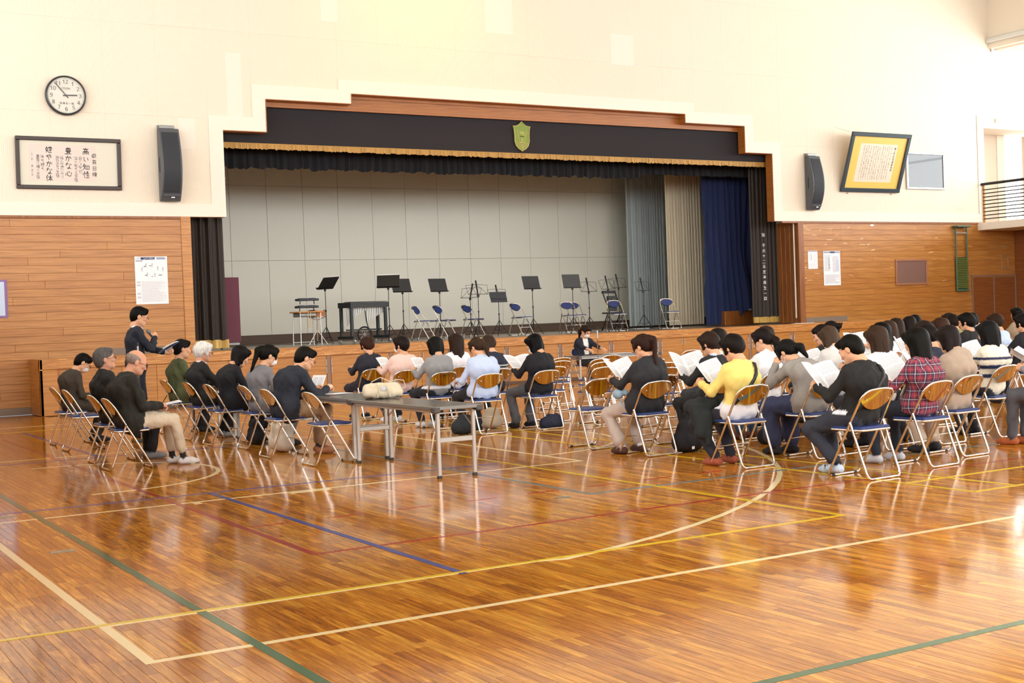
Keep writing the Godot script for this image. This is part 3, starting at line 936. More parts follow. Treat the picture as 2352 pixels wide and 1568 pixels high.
# ---------------------------------------------------------------- brush characters: strokes on a 10 by 10 field, two digits a point
var GLYPH := {
	"教": "1242 3034 0454 5106 164637 373929 0857 7063 629259 6499", "育": "4051 1191 412383 6284 2529 25858979 2686 2888", "目": "2181892921 2484 2686", "標": "0343 2029 2407 2446 4191 5154 52929454 7174 5595 4696 7679 6759 8799",
	"高": "5051 1191 3272743432 19159599 3676783836", "い": "222648 7386", "知": "2013 1252 0454 323509 3659 6393986863", "性": "2029 0305 3244 6054 5393 7079 5696 4999",
	"豊": "2181842421 4044 6064 2282 1595 3676773736 3849 7769 0999", "か": "13635849 4118 7295", "な": "1252 3015 7293 6468493857 5789", "心": "1508 33387987 5264 8496",
	"健": "2004 1319 224225462 265999 51919454 4292 5696 7078", "や": "14728555 5163 2259", "体": "2004 1319 3393 6069 6338 6398 4787", "自": "5041 2181892921 2484 2686", "ら": "4052 224557768959",
	"学": "1021 5061 9081 0402 0292 92 2575 7556 565949 1696", "び": "1242 411539687432 7082 9092", "深": "0112 0314 0928 4191 5133 7394 3696 6469 6639 6699", "く": "722488", "考": "1252 3034 0494 8119 2656 3677 77788959",
	"え": "4052 237314 4456899", "る": "2272 722678 78895949", "生": "2013 1383 5059 2585 0999", "徒": "2003 2305 1319 4383 6065 3595 6569 6686 4739 3999", "人": "4009 4499", "を": "1272 4115 4466 8344 447999",
	"思": "2181842421 5154 2282 1608 3638798 5566 8697", "り": "2226 716659", "助": "1040482818 1343 1545 0848 5292 92898 7059", "け": "2029 4393 7069 7948", "合": "5004 5094 3464 2676792926", "う": "3061 248459",
	"他": "2004 1319 4497 97 5057 7078 3598", "贈": "0141482801 0343 0545 1709 3749 5163 9173 5292955552 7275 5696995956 5797", "平": "1191 3143 7163 0595 5059", "成": "2282 232619 2454 54584 518499 7082", "十": "0494 5059",
	"二": "2282 0999", "年": "3012 2181 2484 2447 0797 5159", "度": "5051 1191 112619 2383 4245 6265 4565 277729 3799", "卒": "5051 1191 3125 3145 7165 7185 0696 5459", "業": "3033 6063 1132 8172 0393 2484 2585 5359 0696 5608 5698",
	"一": "0595", "同": "19119199 91 3373 3676783836", "西": "0191 13939919 1 3136 6166 1989", "上": "4049 4484 0999", "シ": "1132 0424 1979 7993", "ャ": "1373 7355 4259", "ト": "3039 3465", "ル": "3026 2609 606999 6996", "ラ": "2272 145 1484 8439", "ン": "1133 0999 9983",
}

func strokes(ch: String) -> Array:
	var out := []
	for s in String(GLYPH.get(ch, "1191 1595 5159")).split(" "):
		var p := []
		for i in range(0, s.length() - 1, 2):
			p.append(Vector2(int(s[i]) + 0.5, int(s[i + 1]) + 0.5) / 10.0)
		if p.size() > 1: out.append(p)
	return out

func glyph_geo(b: MB, ch: String, at: Vector3, size: float, w: float) -> void:
	for s in strokes(ch):
		for i in s.size() - 1:
			var p: Vector2 = s[i]
			var q: Vector2 = s[i + 1]
			var a := at + Vector3((p.x - 0.5) * size, (0.5 - p.y) * size, 0)
			var c := at + Vector3((q.x - 0.5) * size, (0.5 - q.y) * size, 0)
			var d := c - a
			var an := atan2(d.y, d.x)
			b.box((a + c) * 0.5, Vector3(d.length() + w * 0.6, w, 0.006), 0.0, Basis(Vector3.BACK, an))

func draw_seg(im: Image, a: Vector2, b: Vector2, w: float, c: Color) -> void:
	var lo := (a.min(b) - Vector2.ONE * (w + 1)).floor()
	var hi := (a.max(b) + Vector2.ONE * (w + 1)).ceil()
	var d := b - a
	var L := maxf(d.length_squared(), 0.0001)
	for y in range(maxi(int(lo.y), 0), mini(int(hi.y), im.get_height())):
		for x in range(maxi(int(lo.x), 0), mini(int(hi.x), im.get_width())):
			var p := Vector2(x + 0.5, y + 0.5)
			var t := clampf((p - a).dot(d) / L, 0, 1)
			var k := clampf(w * (1.0 - 0.35 * t) - p.distance_to(a + d * t) + 0.5, 0, 1)
			if k > 0: im.set_pixel(x, y, im.get_pixel(x, y).lerp(c, k))

func draw_glyph(im: Image, ch: String, x: float, y: float, size: float, w: float, c: Color) -> void:
	for s in strokes(ch):
		for i in s.size() - 1:
			draw_seg(im, Vector2(x, y) + s[i] * size, Vector2(x, y) + s[i + 1] * size, w, c)

func img_mat(im: Image, rough := 0.6) -> StandardMaterial3D:
	var m := mat(Color.WHITE, rough)
	m.albedo_texture = ImageTexture.create_from_image(im)
	return m

func flat_print(parent: Node3D, called: String, im: Image, x0: float, y0: float, x1: float, y1: float, z: float, t := 0.003, rough := 0.6) -> MeshInstance3D:
	var b := MB.new()
	b.face([Vector3(x0, y0, z), Vector3(x1, y0, z), Vector3(x1, y1, z), Vector3(x0, y1, z)], Vector3.BACK, [Vector2(0, 1), Vector2(1, 1), Vector2(1, 0), Vector2(0, 0)])
	b.face([Vector3(x0, y0, z - t), Vector3(x1, y0, z - t), Vector3(x1, y1, z - t), Vector3(x0, y1, z - t)], Vector3.FORWARD)
	b.face([Vector3(x0, y1, z), Vector3(x1, y1, z), Vector3(x1, y1, z - t), Vector3(x0, y1, z - t)], Vector3.UP)
	b.face([Vector3(x0, y0, z), Vector3(x1, y0, z), Vector3(x1, y0, z - t), Vector3(x0, y0, z - t)], Vector3.DOWN)
	b.face([Vector3(x0, y0, z), Vector3(x0, y1, z), Vector3(x0, y1, z - t), Vector3(x0, y0, z - t)], Vector3.LEFT)
	b.face([Vector3(x1, y0, z), Vector3(x1, y1, z), Vector3(x1, y1, z - t), Vector3(x1, y0, z - t)], Vector3.RIGHT)
	return obj(called, b, img_mat(im, rough), parent)

func frame_bars(parent: Node3D, w: float, h: float, t: float, d: float, m: Material) -> void:
	for s in [-1, 1]:
		var b := MB.new()
		b.box(Vector3(0, s * (h - t) * 0.5, d * 0.5), Vector3(w, t, d), 0.01)
		obj("rail", b, m, parent)
		b = MB.new()
		b.box(Vector3(s * (w - t) * 0.5, 0, d * 0.5), Vector3(t, h - 2 * t, d), 0.01)
		obj("stile", b, m, parent)

func letters(parent: Node3D, called: String, text: String, at: Vector3, h: float, m: Material, depth := 0.004) -> void:
	var t := TextMesh.new()
	var f := SystemFont.new()
	f.font_names = PackedStringArray(["Droid Sans"])
	t.font = f
	t.text = text; t.font_size = 64; t.pixel_size = h / 46.0; t.depth = depth
	t.horizontal_alignment = HORIZONTAL_ALIGNMENT_CENTER
	t.vertical_alignment = VERTICAL_ALIGNMENT_CENTER
	var o := MeshInstance3D.new()
	o.mesh = t; o.material_override = m
	o.name = called
	parent.add_child(o, true)
	o.position = at

func make_wall_things() -> void:
	var q := MB.new()
	var ink := mat(Color("1d1d1f"), 0.6)
	# ---- clock
	var ck := thing("wall_clock", "round white wall clock with black rim reading five to three", "clock", Vector3(5.63, 6.12, -25.985))
	q.lathe([[0.33, 0.0], [0.38, 0.0], [0.385, 0.05], [0.375, 0.075], [0.355, 0.085], [0.345, 0.07]], 56, Transform3D(Basis(Vector3.RIGHT, PI / 2), Vector3.ZERO))
	obj("case", q, mat(Color("2a2d31"), 0.35), ck)
	q = MB.new(); q.lathe([[0.35, 0.0], [0.35, 0.05], [0.0, 0.052]], 56, Transform3D(Basis(Vector3.RIGHT, PI / 2), Vector3.ZERO))
	obj("dial", q, mat(Color("d9d7cb"), 0.3), ck)
	for i in 12:
		var a := TAU * (i + 1) / 12.0
		letters(ck, "numeral", str(i + 1), Vector3(sin(a) * 0.27, cos(a) * 0.262, 0.053), 0.075, ink)
	for i in 60:
		var a := TAU * i / 60.0
		q = MB.new(); q.box(Vector3(sin(a) * 0.328, cos(a) * 0.328, 0.053), Vector3(0.006, 0.018 if i % 5 == 0 else 0.008, 0.004), 0.0, Basis(Vector3.BACK, -a))
		obj("minute_mark", q, ink, ck)
	letters(ck, "lettering", "CITIZEN", Vector3(0, 0.135, 0.053), 0.034, ink)
	for i in 5:
		q = MB.new(); glyph_geo(q, ["同", "育", "会" if false else "合", "一", "同"][i], Vector3(-0.1 + i * 0.055, -0.15, 0.053), 0.042, 0.004)
		obj("lettering", q, ink, ck)
	q = MB.new(); q.box(Vector3(sin(deg_to_rad(87)) * 0.08, cos(deg_to_rad(87)) * 0.08, 0.06), Vector3(0.026, 0.27, 0.006), 0.002, Basis(Vector3.BACK, -deg_to_rad(87))); obj("hour_hand", q, ink, ck)
	q = MB.new(); q.box(Vector3(sin(deg_to_rad(-40)) * 0.125, cos(deg_to_rad(-40)) * 0.125, 0.068), Vector3(0.018, 0.38, 0.006), 0.002, Basis(Vector3.BACK, deg_to_rad(40))); obj("minute_hand", q, ink, ck)
	q = MB.new(); q.lathe([[0.018, 0.05], [0.018, 0.078], [0.0, 0.08]], 16, Transform3D(Basis(Vector3.RIGHT, PI / 2), Vector3.ZERO)); obj("hub", q, ink, ck)
	q = MB.new(); q.lathe([[0.352, 0.079], [0.0, 0.086]], 40, Transform3D(Basis(Vector3.RIGHT, PI / 2), Vector3.ZERO))
	var gl := mat(Color(1, 1, 1, 0.06), 0.03)
	gl.transparency = BaseMaterial3D.TRANSPARENCY_ALPHA
	obj("glass", q, gl, ck)
	# ---- long calligraphy frame
	var fr := thing("calligraphy_frame", "wide dark framed calligraphy of school goals under the clock", "picture", Vector3(5.645, 4.81, -25.98))
	fr.rotation.x = 0.05
	frame_bars(fr, 1.98, 1.0, 0.075, 0.06, mat(Color("33261f"), 0.4))
	var im := Image.create(1024, 470, false, Image.FORMAT_RGB8)
	im.fill(Color("dad6c5"))
	im.fill_rect(Rect2i(95, 40, 700, 385), Color("dccfc6"))
	var k := Color("2a2625")
	var cols := [[748, 52, ["教", "育", "目", "標"], 120, 66, 2.4], [650, 72, ["高", "い", "知", "性"], 66, 82, 3.8], [607, 40, ["自", "ら", "学", "び"], 158, 46, 1.6], [560, 40, ["深", "く", "考", "え", "る", "生", "徒"], 158, 38, 1.6], [466, 72, ["豊", "か", "な", "心"], 66, 78, 3.8], [415, 40, ["他", "人", "を", "思", "い", "や", "り"], 158, 33, 1.5], [368, 40, ["助", "け", "合", "う", "生", "徒"], 158, 37, 1.6], [266, 70, ["健", "や", "か", "な", "体"], 60, 74, 3.8], [215, 38, ["体", "を", "健", "え"], 150, 42, 1.6], [168, 38, ["豊", "育", "り", "標", "く", "生", "徒"], 148, 36, 1.5], [118, 20, ["二", "十", "一", "年", "", "", "高", "一", "同", "人", "生"], 120, 23, 0.9]]
	for c in cols:
		for i in c[2].size():
			if c[2][i] != "": draw_glyph(im, c[2][i], c[0], c[3] + i * c[4], c[1], c[5], k)
	flat_print(fr, "scroll", im, -0.92, -0.43, 0.92, 0.43, 0.02)
	# ---- loudspeakers
	speaker(Vector3(7.57, 4.82, -25.97), "tall curved dark grey wall loudspeaker beside the calligraphy frame", 1.0)
	speaker(Vector3(25.08, 4.82, -25.97), "tall curved dark grey wall loudspeaker beside the yellow mounted frame", 1.0)
	# ---- tilted yellow-mounted frame, hung leaning forward
	var yf := thing("song_frame", "large dark framed handwriting on yellow mount leaning out from the wall", "picture", Vector3(27.3, 5.42, -25.72))
	yf.rotation = Vector3(0.33, 0, 0)
	frame_bars(yf, 2.28, 1.66, 0.11, 0.07, mat(Color("33424a"), 0.4))
	im = Image.create(768, 560, false, Image.FORMAT_RGB8)
	im.fill(Color("f0c768"))
	im.fill_rect(Rect2i(120, 80, 530, 410), Color("efdcc8"))
	var r := RandomNumberGenerator.new()
	r.seed = 77
	var g := Color("4a4038")
	var title := ["標", "上", "平", "学", "性", "高", "教", "徒", "知"]
	for i in title.size(): draw_glyph(im, title[i], 606, 110 + i * 29, 26, 1.9, g)
	var pool := ["体", "か", "な", "い", "自", "ら", "人", "を", "や", "り", "生", "心", "く", "る", "う", "山" if false else "上", "年", "平"]
	for c in 13:
		var x := 560.0 - c * 31.0 - (8.0 if c > 4 else 0.0) - (8.0 if c > 8 else 0.0)
		var y := 96.0 + r.randf() * 16.0
		while y < 455.0:
			var sz := r.randf_range(13, 21)
			draw_glyph(im, pool[r.randi() % pool.size()], x + r.randf_range(-2, 2), y, sz, 0.95, g)
			y += sz * r.randf_range(0.95, 1.25)
	flat_print(yf, "mounted_sheet", im, -1.04, -0.73, 1.04, 0.73, 0.02, 0.003, 0.35)
	for s in [-1, 1]:
		q = MB.new(); q.tube([Vector3(s * 0.85, -0.86, 0.05), Vector3(s * 0.85, -0.9, 0.0), Vector3(s * 0.85, -0.84, -0.1), Vector3(s * 0.85, -0.84, -0.2)], 0.014, 6); obj("hook", q, M.gold, yf)
	q = MB.new(); q.tube([Vector3(-1.14, 0.8, 0.0), Vector3(-1.35, 0.84, -0.42)], 0.006, 5); obj("wire", q, M.alu, yf)
	# ---- wall mirror window beside it
	var mw := thing("control_window", "silver framed square pane of dark glass beside the yellow mounted frame", "window pane", Vector3(29.58, 5.27, -25.985))
	frame_bars(mw, 1.58, 1.06, 0.06, 0.05, M.alu)
	q = MB.new(); q.box(Vector3(0, 0, 0.015), Vector3(1.47, 0.95, 0.01)); obj("glass", q, M.mirror, mw)
	# ---- posters and notices
	var po := thing("exercise_poster", "white poster with running figures and blue header on the board wall", "poster", Vector3(7.145, 2.52, -25.962))
	im = Image.create(320, 460, false, Image.FORMAT_RGB8)
	im.fill(Color("eef0f4"))
	im.fill_rect(Rect2i(60, 6, 140, 24), Color("2a3560"))
	for i in 6: draw_glyph(im, ["シ", "ャ", "ト", "ル", "ラ", "ン"][i], 88 + i * 18, 8, 18, 1.5, Color("f4f4f8"))
	im.fill_rect(Rect2i(6, 8, 50, 20), Color("c9d0df")); im.fill_rect(Rect2i(215, 8, 90, 20), Color("8f9ab8"))
	im.fill_rect(Rect2i(8, 38, 70, 7), Color("555a66"))
	for f in [[110, 90], [170, 90], [225, 120], [70, 130], [275, 130], [120, 180], [195, 185]]:
		runner(im, f[0], f[1])
	for s in [[85, 92, 25, 6], [140, 86, 20, 6], [95, 178, 22, 6], [230, 178, 36, 6], [160, 190, 14, 5]]: im.fill_rect(Rect2i(s[0], s[1], s[2], s[3]), Color("2d3038"))
	printed(im, Rect2i(60, 240, 245, 200), 5, r)
	for y in [240, 268, 350, 386]: im.fill_rect(Rect2i(14, y, 36, 16), Color("c3c8d2"))
	flat_print(po, "sheet", im, -0.325, -0.475, 0.325, 0.475, 0.0, 0.004)
	q = MB.new()
	for s in [[-0.3, 0.46], [0.3, 0.46]]: q.box(Vector3(s[0], s[1], 0.003), Vector3(0.05, 0.03, 0.004))
	obj("tape", q, M.alu, po)
	for d in [["small white notice sheet pinned on the board wall beside the reveal", 25.065, 2.755, 0.35, 0.49, 5], ["larger white notice sheet with blue header on the board wall", 25.765, 2.52, 0.63, 0.94, 6]]:
		var nt := thing("notice_sheet", d[0], "notice", Vector3(d[1], d[2], -25.96), 0.0, "white notices on the balcony-side board wall")
		im = Image.create(220, 320, false, Image.FORMAT_RGB8)
		im.fill(Color("eef0f4"))
		im.fill_rect(Rect2i(4, 4, 212, 16), Color("9aa3bb"))
		if d[5] == 6: im.fill_rect(Rect2i(90, 4, 60, 16), Color("2a3560"))
		printed(im, Rect2i(14, 40, 80, 150), d[5], r); printed(im, Rect2i(120, 50, 84, 150), d[5], r); printed(im, Rect2i(14, 220, 192, 80), d[5], r)
		if d[5] == 6: im.fill_rect(Rect2i(160, 80, 42, 110), Color("c4cbe0"))
		im.fill_rect(Rect2i(70, 60, 8, 110), Color("777d8c"))
		flat_print(nt, "sheet", im, -d[3] * 0.5, -d[4] * 0.5, d[3] * 0.5, d[4] * 0.5, 0.0, 0.004)
	var ed := thing("edge_notice", "pale purple bordered notice cut by the frame edge on the board wall", "notice", Vector3(4.22, 2.22, -25.966))
	q = MB.new(); q.box(Vector3(0, 0, 0.006), Vector3(0.36, 0.72, 0.012), 0.003); obj("board", q, mat(Color("8a6aa0"), 0.6), ed)
	q = MB.new(); q.box(Vector3(-0.02, 0, 0.014), Vector3(0.3, 0.64, 0.004)); obj("sheet", q, mat(Color("c9d8ee"), 0.6), ed)
	# ---- recessed framed hatch, green rack, small plates
	var ht := thing("recessed_hatch", "grey brown recessed hatch with thin frame in the board wall", "hatch", Vector3(28.87, 2.37, -25.975))
	frame_bars(ht, 1.3, 0.74, 0.06, 0.035, mat(Color("a06a4c"), 0.5))
	q = MB.new(); q.box(Vector3(0, 0, 0.006), Vector3(1.2, 0.64, 0.012)); obj("back_panel", q, mat(Color("7d5c50"), 0.75), ht)
	var gr := thing("folding_rack", "green metal folding rack with slatted lower half hung on the board wall", "rack", Vector3(30.93, 2.72, -25.97))
	var gm := mat(Color("4d6b52"), 0.5)
	for s in [-1, 1]:
		q = MB.new(); q.tube([Vector3(s * 0.235, -0.92, 0.07), Vector3(s * 0.235, 0.92, 0.07)], 0.024, 8); obj("side_rail", q, gm, gr)
	q = MB.new(); q.box(Vector3(-0.03, 0.95, 0.11), Vector3(0.58, 0.05, 0.24), 0.01); obj("top_bracket", q, gm, gr)
	q = MB.new(); q.tube([Vector3(-0.235, 0.76, 0.07), Vector3(0.235, 0.76, 0.07)], 0.015, 8); obj("cross_bar", q, M.silver, gr)
	q = MB.new(); q.box(Vector3(0, -0.43, 0.05), Vector3(0.44, 0.96, 0.03)); obj("backing", q, mat(Color("36502f"), 0.7), gr)
	for i in 17:
		q = MB.new(); q.box(Vector3(0, 0.0 - i * 0.052, 0.085), Vector3(0.46, 0.032, 0.03), 0.006); obj("slat", q, mat(Color("6f7a35"), 0.6), gr)
	q = MB.new(); q.box(Vector3(0, -0.92, 0.09), Vector3(0.5, 0.06, 0.05), 0.01); obj("foot_rail", q, gm, gr)
	var pl := thing("frame_plate", "small beige square frame on the dark wall above the double door", "plate", Vector3(32.93, 2.62, -25.975))
	frame_bars(pl, 0.34, 0.42, 0.06, 0.02, mat(Color("a77a4c"), 0.6))
	q = MB.new(); q.box(Vector3(0, 0, 0), Vector3(0.34, 0.05, 0.02), 0.004)
	var sg := tag(obj("wall_tag", q, mat(Color("b58a58"), 0.6)), "thin beige strip tag high on the dark corner wall", "tag")
	sg.position = Vector3(32.86, 3.08, -25.96)
	q = MB.new(); q.box(Vector3.ZERO, Vector3(0.13, 0.05, 0.01), 0.003)
	var tp := tag(obj("tape_scrap", q, M.paper), "white scrap of tape near the top of the board wall", "tape")
	tp.position = Vector3(27.35, 3.7, -25.965)
	# ---- scuffed veneer: torn pale flecks on the board wall near the notices
	var fl := MB.new()
	for i in 46:
		var x := 24.8 + r.randf() * 7.0 * r.randf()
		var y := r.randf_range(2.1, 3.68)
		var w := r.randf_range(0.03, 0.22)
		fl.box(Vector3(x, y, -25.9702), Vector3(w, r.randf_range(0.006, 0.03), 0.002), 0.0, Basis(Vector3.BACK, r.randf_range(-0.2, 0.2)))
	var sf := obj("veneer_scuffs", fl, mat(Color("e0b98a"), 0.7), get_node("wall_front_timber_001"))
	sf.set_meta("kind", "stuff")

func runner(im: Image, x: int, y: int) -> void:
	var c := Color("7f8794")
	var o := Vector2(x, y)
	draw_seg(im, o + Vector2(2, -22), o + Vector2(3, -20), 4.0, c)
	draw_seg(im, o + Vector2(0, -16), o + Vector2(-3, 2), 2.6, c)
	draw_seg(im, o + Vector2(0, -13), o + Vector2(10, -6), 1.4, c)
	draw_seg(im, o + Vector2(0, -13), o + Vector2(-10, -6), 1.4, c)
	draw_seg(im, o + Vector2(-3, 2), o + Vector2(8, 14), 1.7, c)
	draw_seg(im, o + Vector2(-3, 2), o + Vector2(-12, 12), 1.7, c)

func printed(im: Image, r: Rect2i, step: int, g: RandomNumberGenerator) -> void:
	var y := r.position.y
	while y < r.end.y:
		var x := r.position.x
		var e := r.end.x - (g.randi() % (r.size.x / 3 + 1)) * (g.randi() % 2)
		while x < e:
			var w := g.randi_range(3, 14)
			im.fill_rect(Rect2i(x, y, mini(w, e - x), maxi(step / 3, 1)), Color("8d92a0").lerp(Color("555a66"), g.randf()))
			x += w + g.randi_range(1, 4)
		y += step

func speaker(at: Vector3, label: String, s: float) -> void:
	var o := thing("wall_speaker", label, "loudspeaker", at, 0.0, "wall loudspeakers flanking the stage")
	var grey := mat(Color("51555a"), 0.45)
	# body: side outline bowed forward, extruded across
	var side := PackedVector2Array()
	for i in 17:
		var t := i / 16.0
		side.append(Vector2(0.10 + 0.20 * sin(PI * pow(t, 0.85)) + 0.06 * t, -0.72 + 1.44 * t))
	side.append(Vector2(0.06, 0.74)); side.append(Vector2(0.02, 0.70)); side.append(Vector2(0.02, -0.72))
	var q := MB.new()
	q.prism(side, 0.4, Transform3D(Basis(Vector3(0, 0, 1), Vector3.UP, Vector3(-1, 0, 0)), Vector3(-0.2, 0, 0)))
	obj("cabinet", q, grey, o)
	q = MB.new()
	q.sheet(6, 24, func(u: float, w: float):
		var t := lerpf(0.11, 0.95, w)
		return Vector3(lerpf(-0.165, 0.165, u), -0.72 + 1.44 * t, 0.10 + 0.20 * sin(PI * pow(t, 0.85)) + 0.06 * t + 0.008), 0.006)
	obj("grille", q, mat(Color("2b2f36"), 0.7), o)
	q = MB.new(); q.box(Vector3(0, -0.615, 0.235), Vector3(0.33, 0.012, 0.02)); obj("trim_strip", q, grey, o)
	q = MB.new(); q.box(Vector3(0.02, -0.655, 0.205), Vector3(0.07, 0.018, 0.01)); obj("badge", q, M.silver, o)
	q = MB.new(); q.box(Vector3(-0.203, 0.0, 0.13), Vector3(0.012, 0.3, 0.03), 0.004); obj("grip", q, M.dark, o)
	q = MB.new(); q.box(Vector3(-0.02, 0.765, 0.06), Vector3(0.3, 0.07, 0.1), 0.01); obj("bracket", q, M.grey_metal, o)
	q = MB.new(); q.box(Vector3(-0.02, 0.765, 0.0), Vector3(0.34, 0.09, 0.02), 0.005); obj("wall_plate", q, M.grey_metal, o)

var CHAIR: Node3D
var TABLE: Node3D
var used_first := {}

func make_chair() -> Node3D:
	var t := thing("folding_chair", "", "chair", Vector3.ZERO)
	var zy := func(y: float): return -0.25 + 0.45 * (y - 0.011) / 0.789
	var loop := []
	for s in [-1.0, 1.0]:
		var side := []
		side.append(Vector3(s * 0.16, 0.011, -0.25))
		for i in 4:
			var a := i / 3.0 * PI / 2
			side.append(Vector3(s * (0.17 + 0.04 * sin(a)), 0.011 + 0.05 * (1 - cos(a)), zy.call(0.011 + 0.05 * (1 - cos(a)))))
		side.append(Vector3(s * 0.207, 0.35, zy.call(0.35)))
		side.append(Vector3(s * 0.202, 0.66, zy.call(0.66)))
		for i in 5:
			var a := i / 4.0 * PI / 2
			var y := 0.70 + 0.085 * sin(a)
			side.append(Vector3(s * (0.11 + 0.09 * cos(a)), y, zy.call(y) + 0.012 * sin(a)))
		side.append(Vector3(s * 0.04, 0.793, zy.call(0.793) + 0.02))
		if s > 0: side.reverse()
		loop.append_array(side)
	var q := MB.new(); q.tube(loop, 0.0115, 8, true); obj("main_frame", q, M.chrome, t)
	var u := []
	for s in [-1.0, 1.0]:
		var side := [Vector3(s * 0.215, 0.50, 0.03), Vector3(s * 0.213, 0.2, 0.143), Vector3(s * 0.211, 0.06, 0.196)]
		for i in 4:
			var a := i / 3.0 * PI / 2
			side.append(Vector3(s * (0.17 + 0.04 * cos(a)), 0.011 + 0.04 * (1 - sin(a)), 0.215 - 0.016 * (1 - sin(a))))
		if s > 0: side.reverse()
		u.append_array(side)
	q = MB.new(); q.tube(u, 0.0115, 8); obj("rear_leg_frame", q, M.chrome, t)
	q = MB.new(); q.box(Vector3(0, 0.445, -0.045), Vector3(0.375, 0.028, 0.37), 0.012); var st := obj("seat", q, M.vinyl, t)
	q = MB.new()
	var rim := []
	for c in [[-1, -1], [1, -1], [1, 1], [-1, 1]]:
		for i in 4:
			var base := [PI, -PI / 2, 0.0, PI / 2][[[-1, -1], [1, -1], [1, 1], [-1, 1]].find(c)] as float
			var a := base + i / 3.0 * PI / 2
			rim.append(Vector3(c[0] * 0.15 + 0.04 * cos(a), 0.43, -0.045 + c[1] * 0.15 + 0.04 * sin(a)))
	q.tube(rim, 0.011, 8, true); obj("seat_rim", q, M.chrome, st)
	q = MB.new()
	q.sheet(12, 5, func(a: float, w: float):
		var x := (a * 2 - 1) * 0.193
		var k := absf(a * 2 - 1)
		var y1 := 0.79 - 0.075 * pow(k, 3.5)
		var y0 := 0.605 + 0.085 * pow(k, 2.2)
		var y := lerpf(y0, y1, w)
		return Vector3(x, y, zy.call(y) + 0.018 * (1 - k * k) + 0.004), 0.006)
	var bk := obj("backrest", q, M.chrome_back, t)
	q = MB.new()
	q.sheet(12, 5, func(a: float, w: float):
		var x := -(a * 2 - 1) * 0.182
		var k := absf(a * 2 - 1)
		var y1 := 0.78 - 0.075 * pow(k, 3.5)
		var y0 := 0.618 + 0.085 * pow(k, 2.2)
		var y := lerpf(y0, y1, w)
		return Vector3(x, y, zy.call(y) + 0.018 * (1 - k * k) - 0.016 + 0.01 * k * k * k), 0.010)
	obj("back_pad", q, M.vinyl, bk)
	for s in [-1, 1]:
		q = MB.new(); q.lathe([[0.0, -0.002], [0.006, -0.002], [0.006, 0.002], [0.0, 0.003]], 8, Transform3D(Basis(Vector3.RIGHT, PI / 2), Vector3(s * 0.14, 0.70, zy.call(0.70) + 0.022))); obj("rivet", q, M.chrome, bk)
	q = MB.new(); q.tube([Vector3(-0.206, 0.2, zy.call(0.2)), Vector3(0.206, 0.2, zy.call(0.2))], 0.007, 6); obj("stretcher", q, M.chrome, t)
	for s in [-1, 1]:
		q = MB.new(); q.tube([Vector3(s * 0.2, 0.428, 0.055), Vector3(s * 0.225, 0.5, 0.03)], 0.009, 6); obj("hinge_link", q, M.chrome, t)
	for s in [-1, 1]:
		for z in [-0.25, 0.213]:
			q = MB.new(); q.tube([Vector3(s * 0.165, 0.0105, z), Vector3(s * 0.125, 0.0105, z)], 0.0128, 8); obj("foot_sleeve", q, M.rubber, t)
	return t

func chair(x: float, z_rear: float, turn_deg: float, label: String, group := "folding chairs set out for the audience", y := 0.0) -> Node3D:
	# z_rear: where the rear feet stand
	var a := deg_to_rad(turn_deg)
	var off := Basis(Vector3.UP, a) * Vector3(0, 0, 0.215)
	var at := Vector3(x, y, z_rear) - off
	if not used_first.has("chair"):
		used_first["chair"] = true
		CHAIR.position = at; CHAIR.rotation.y = a
		CHAIR.set_meta("label", label); CHAIR.set_meta("group", group)
		return CHAIR
	return dup(CHAIR, at, a, label, group)

func make_table() -> Node3D:
	var t := thing("folding_table", "", "table", Vector3.ZERO)
	var q := MB.new(); q.box(Vector3(0, 0.688, 0), Vector3(0.5, 0.022, 2.02), 0.006); obj("top", q, M.table_top, t)
	q = MB.new()
	for s in [-1, 1]:
		q.box(Vector3(s * 0.256, 0.683, 0), Vector3(0.014, 0.034, 2.04), 0.004)
		q.box(Vector3(0, 0.683, s * 1.016), Vector3(0.5, 0.034, 0.014), 0.004)
	obj("edge_band", q, M.grey_metal, t)
	q = MB.new()
	for s in [-1, 1]:
		q.box(Vector3(s * 0.225, 0.656, 0), Vector3(0.03, 0.04, 1.9), 0.004)
	obj("side_rail", q, M.silver, t)
	for s in [-1, 1]:
		for e in [-1, 1]:
			q = MB.new(); q.box(Vector3(s * 0.235, 0.668, e * 0.985), Vector3(0.075, 0.06, 0.085), 0.01); obj("corner_cap", q, M.table_edge, t)
			q = MB.new(); q.box(Vector3(s * 0.195, 0.345, e * 0.945), Vector3(0.04, 0.64, 0.032), 0.006); var lg := obj("leg", q, M.silver, t)
			q = MB.new(); q.box(Vector3(s * 0.195, 0.014, e * 0.945), Vector3(0.044, 0.028, 0.036), 0.004); obj("foot_cap", q, M.rubber, lg)
	for e in [-1, 1]:
		q = MB.new(); q.box(Vector3(0, 0.37, e * 0.945), Vector3(0.36, 0.05, 0.024), 0.005); obj("leg_rail", q, M.silver, t)
		q = MB.new(); q.tube([Vector3(-0.2, 0.63, e * 0.93), Vector3(0.2, 0.63, e * 0.93)], 0.01, 6); obj("hinge_bar", q, M.silver, t)
		q = MB.new(); q.tube([Vector3(0.18, 0.5, e * 0.94), Vector3(0.19, 0.62, e * 0.72)], 0.007, 6); obj("brace", q, M.silver, t)
	return t

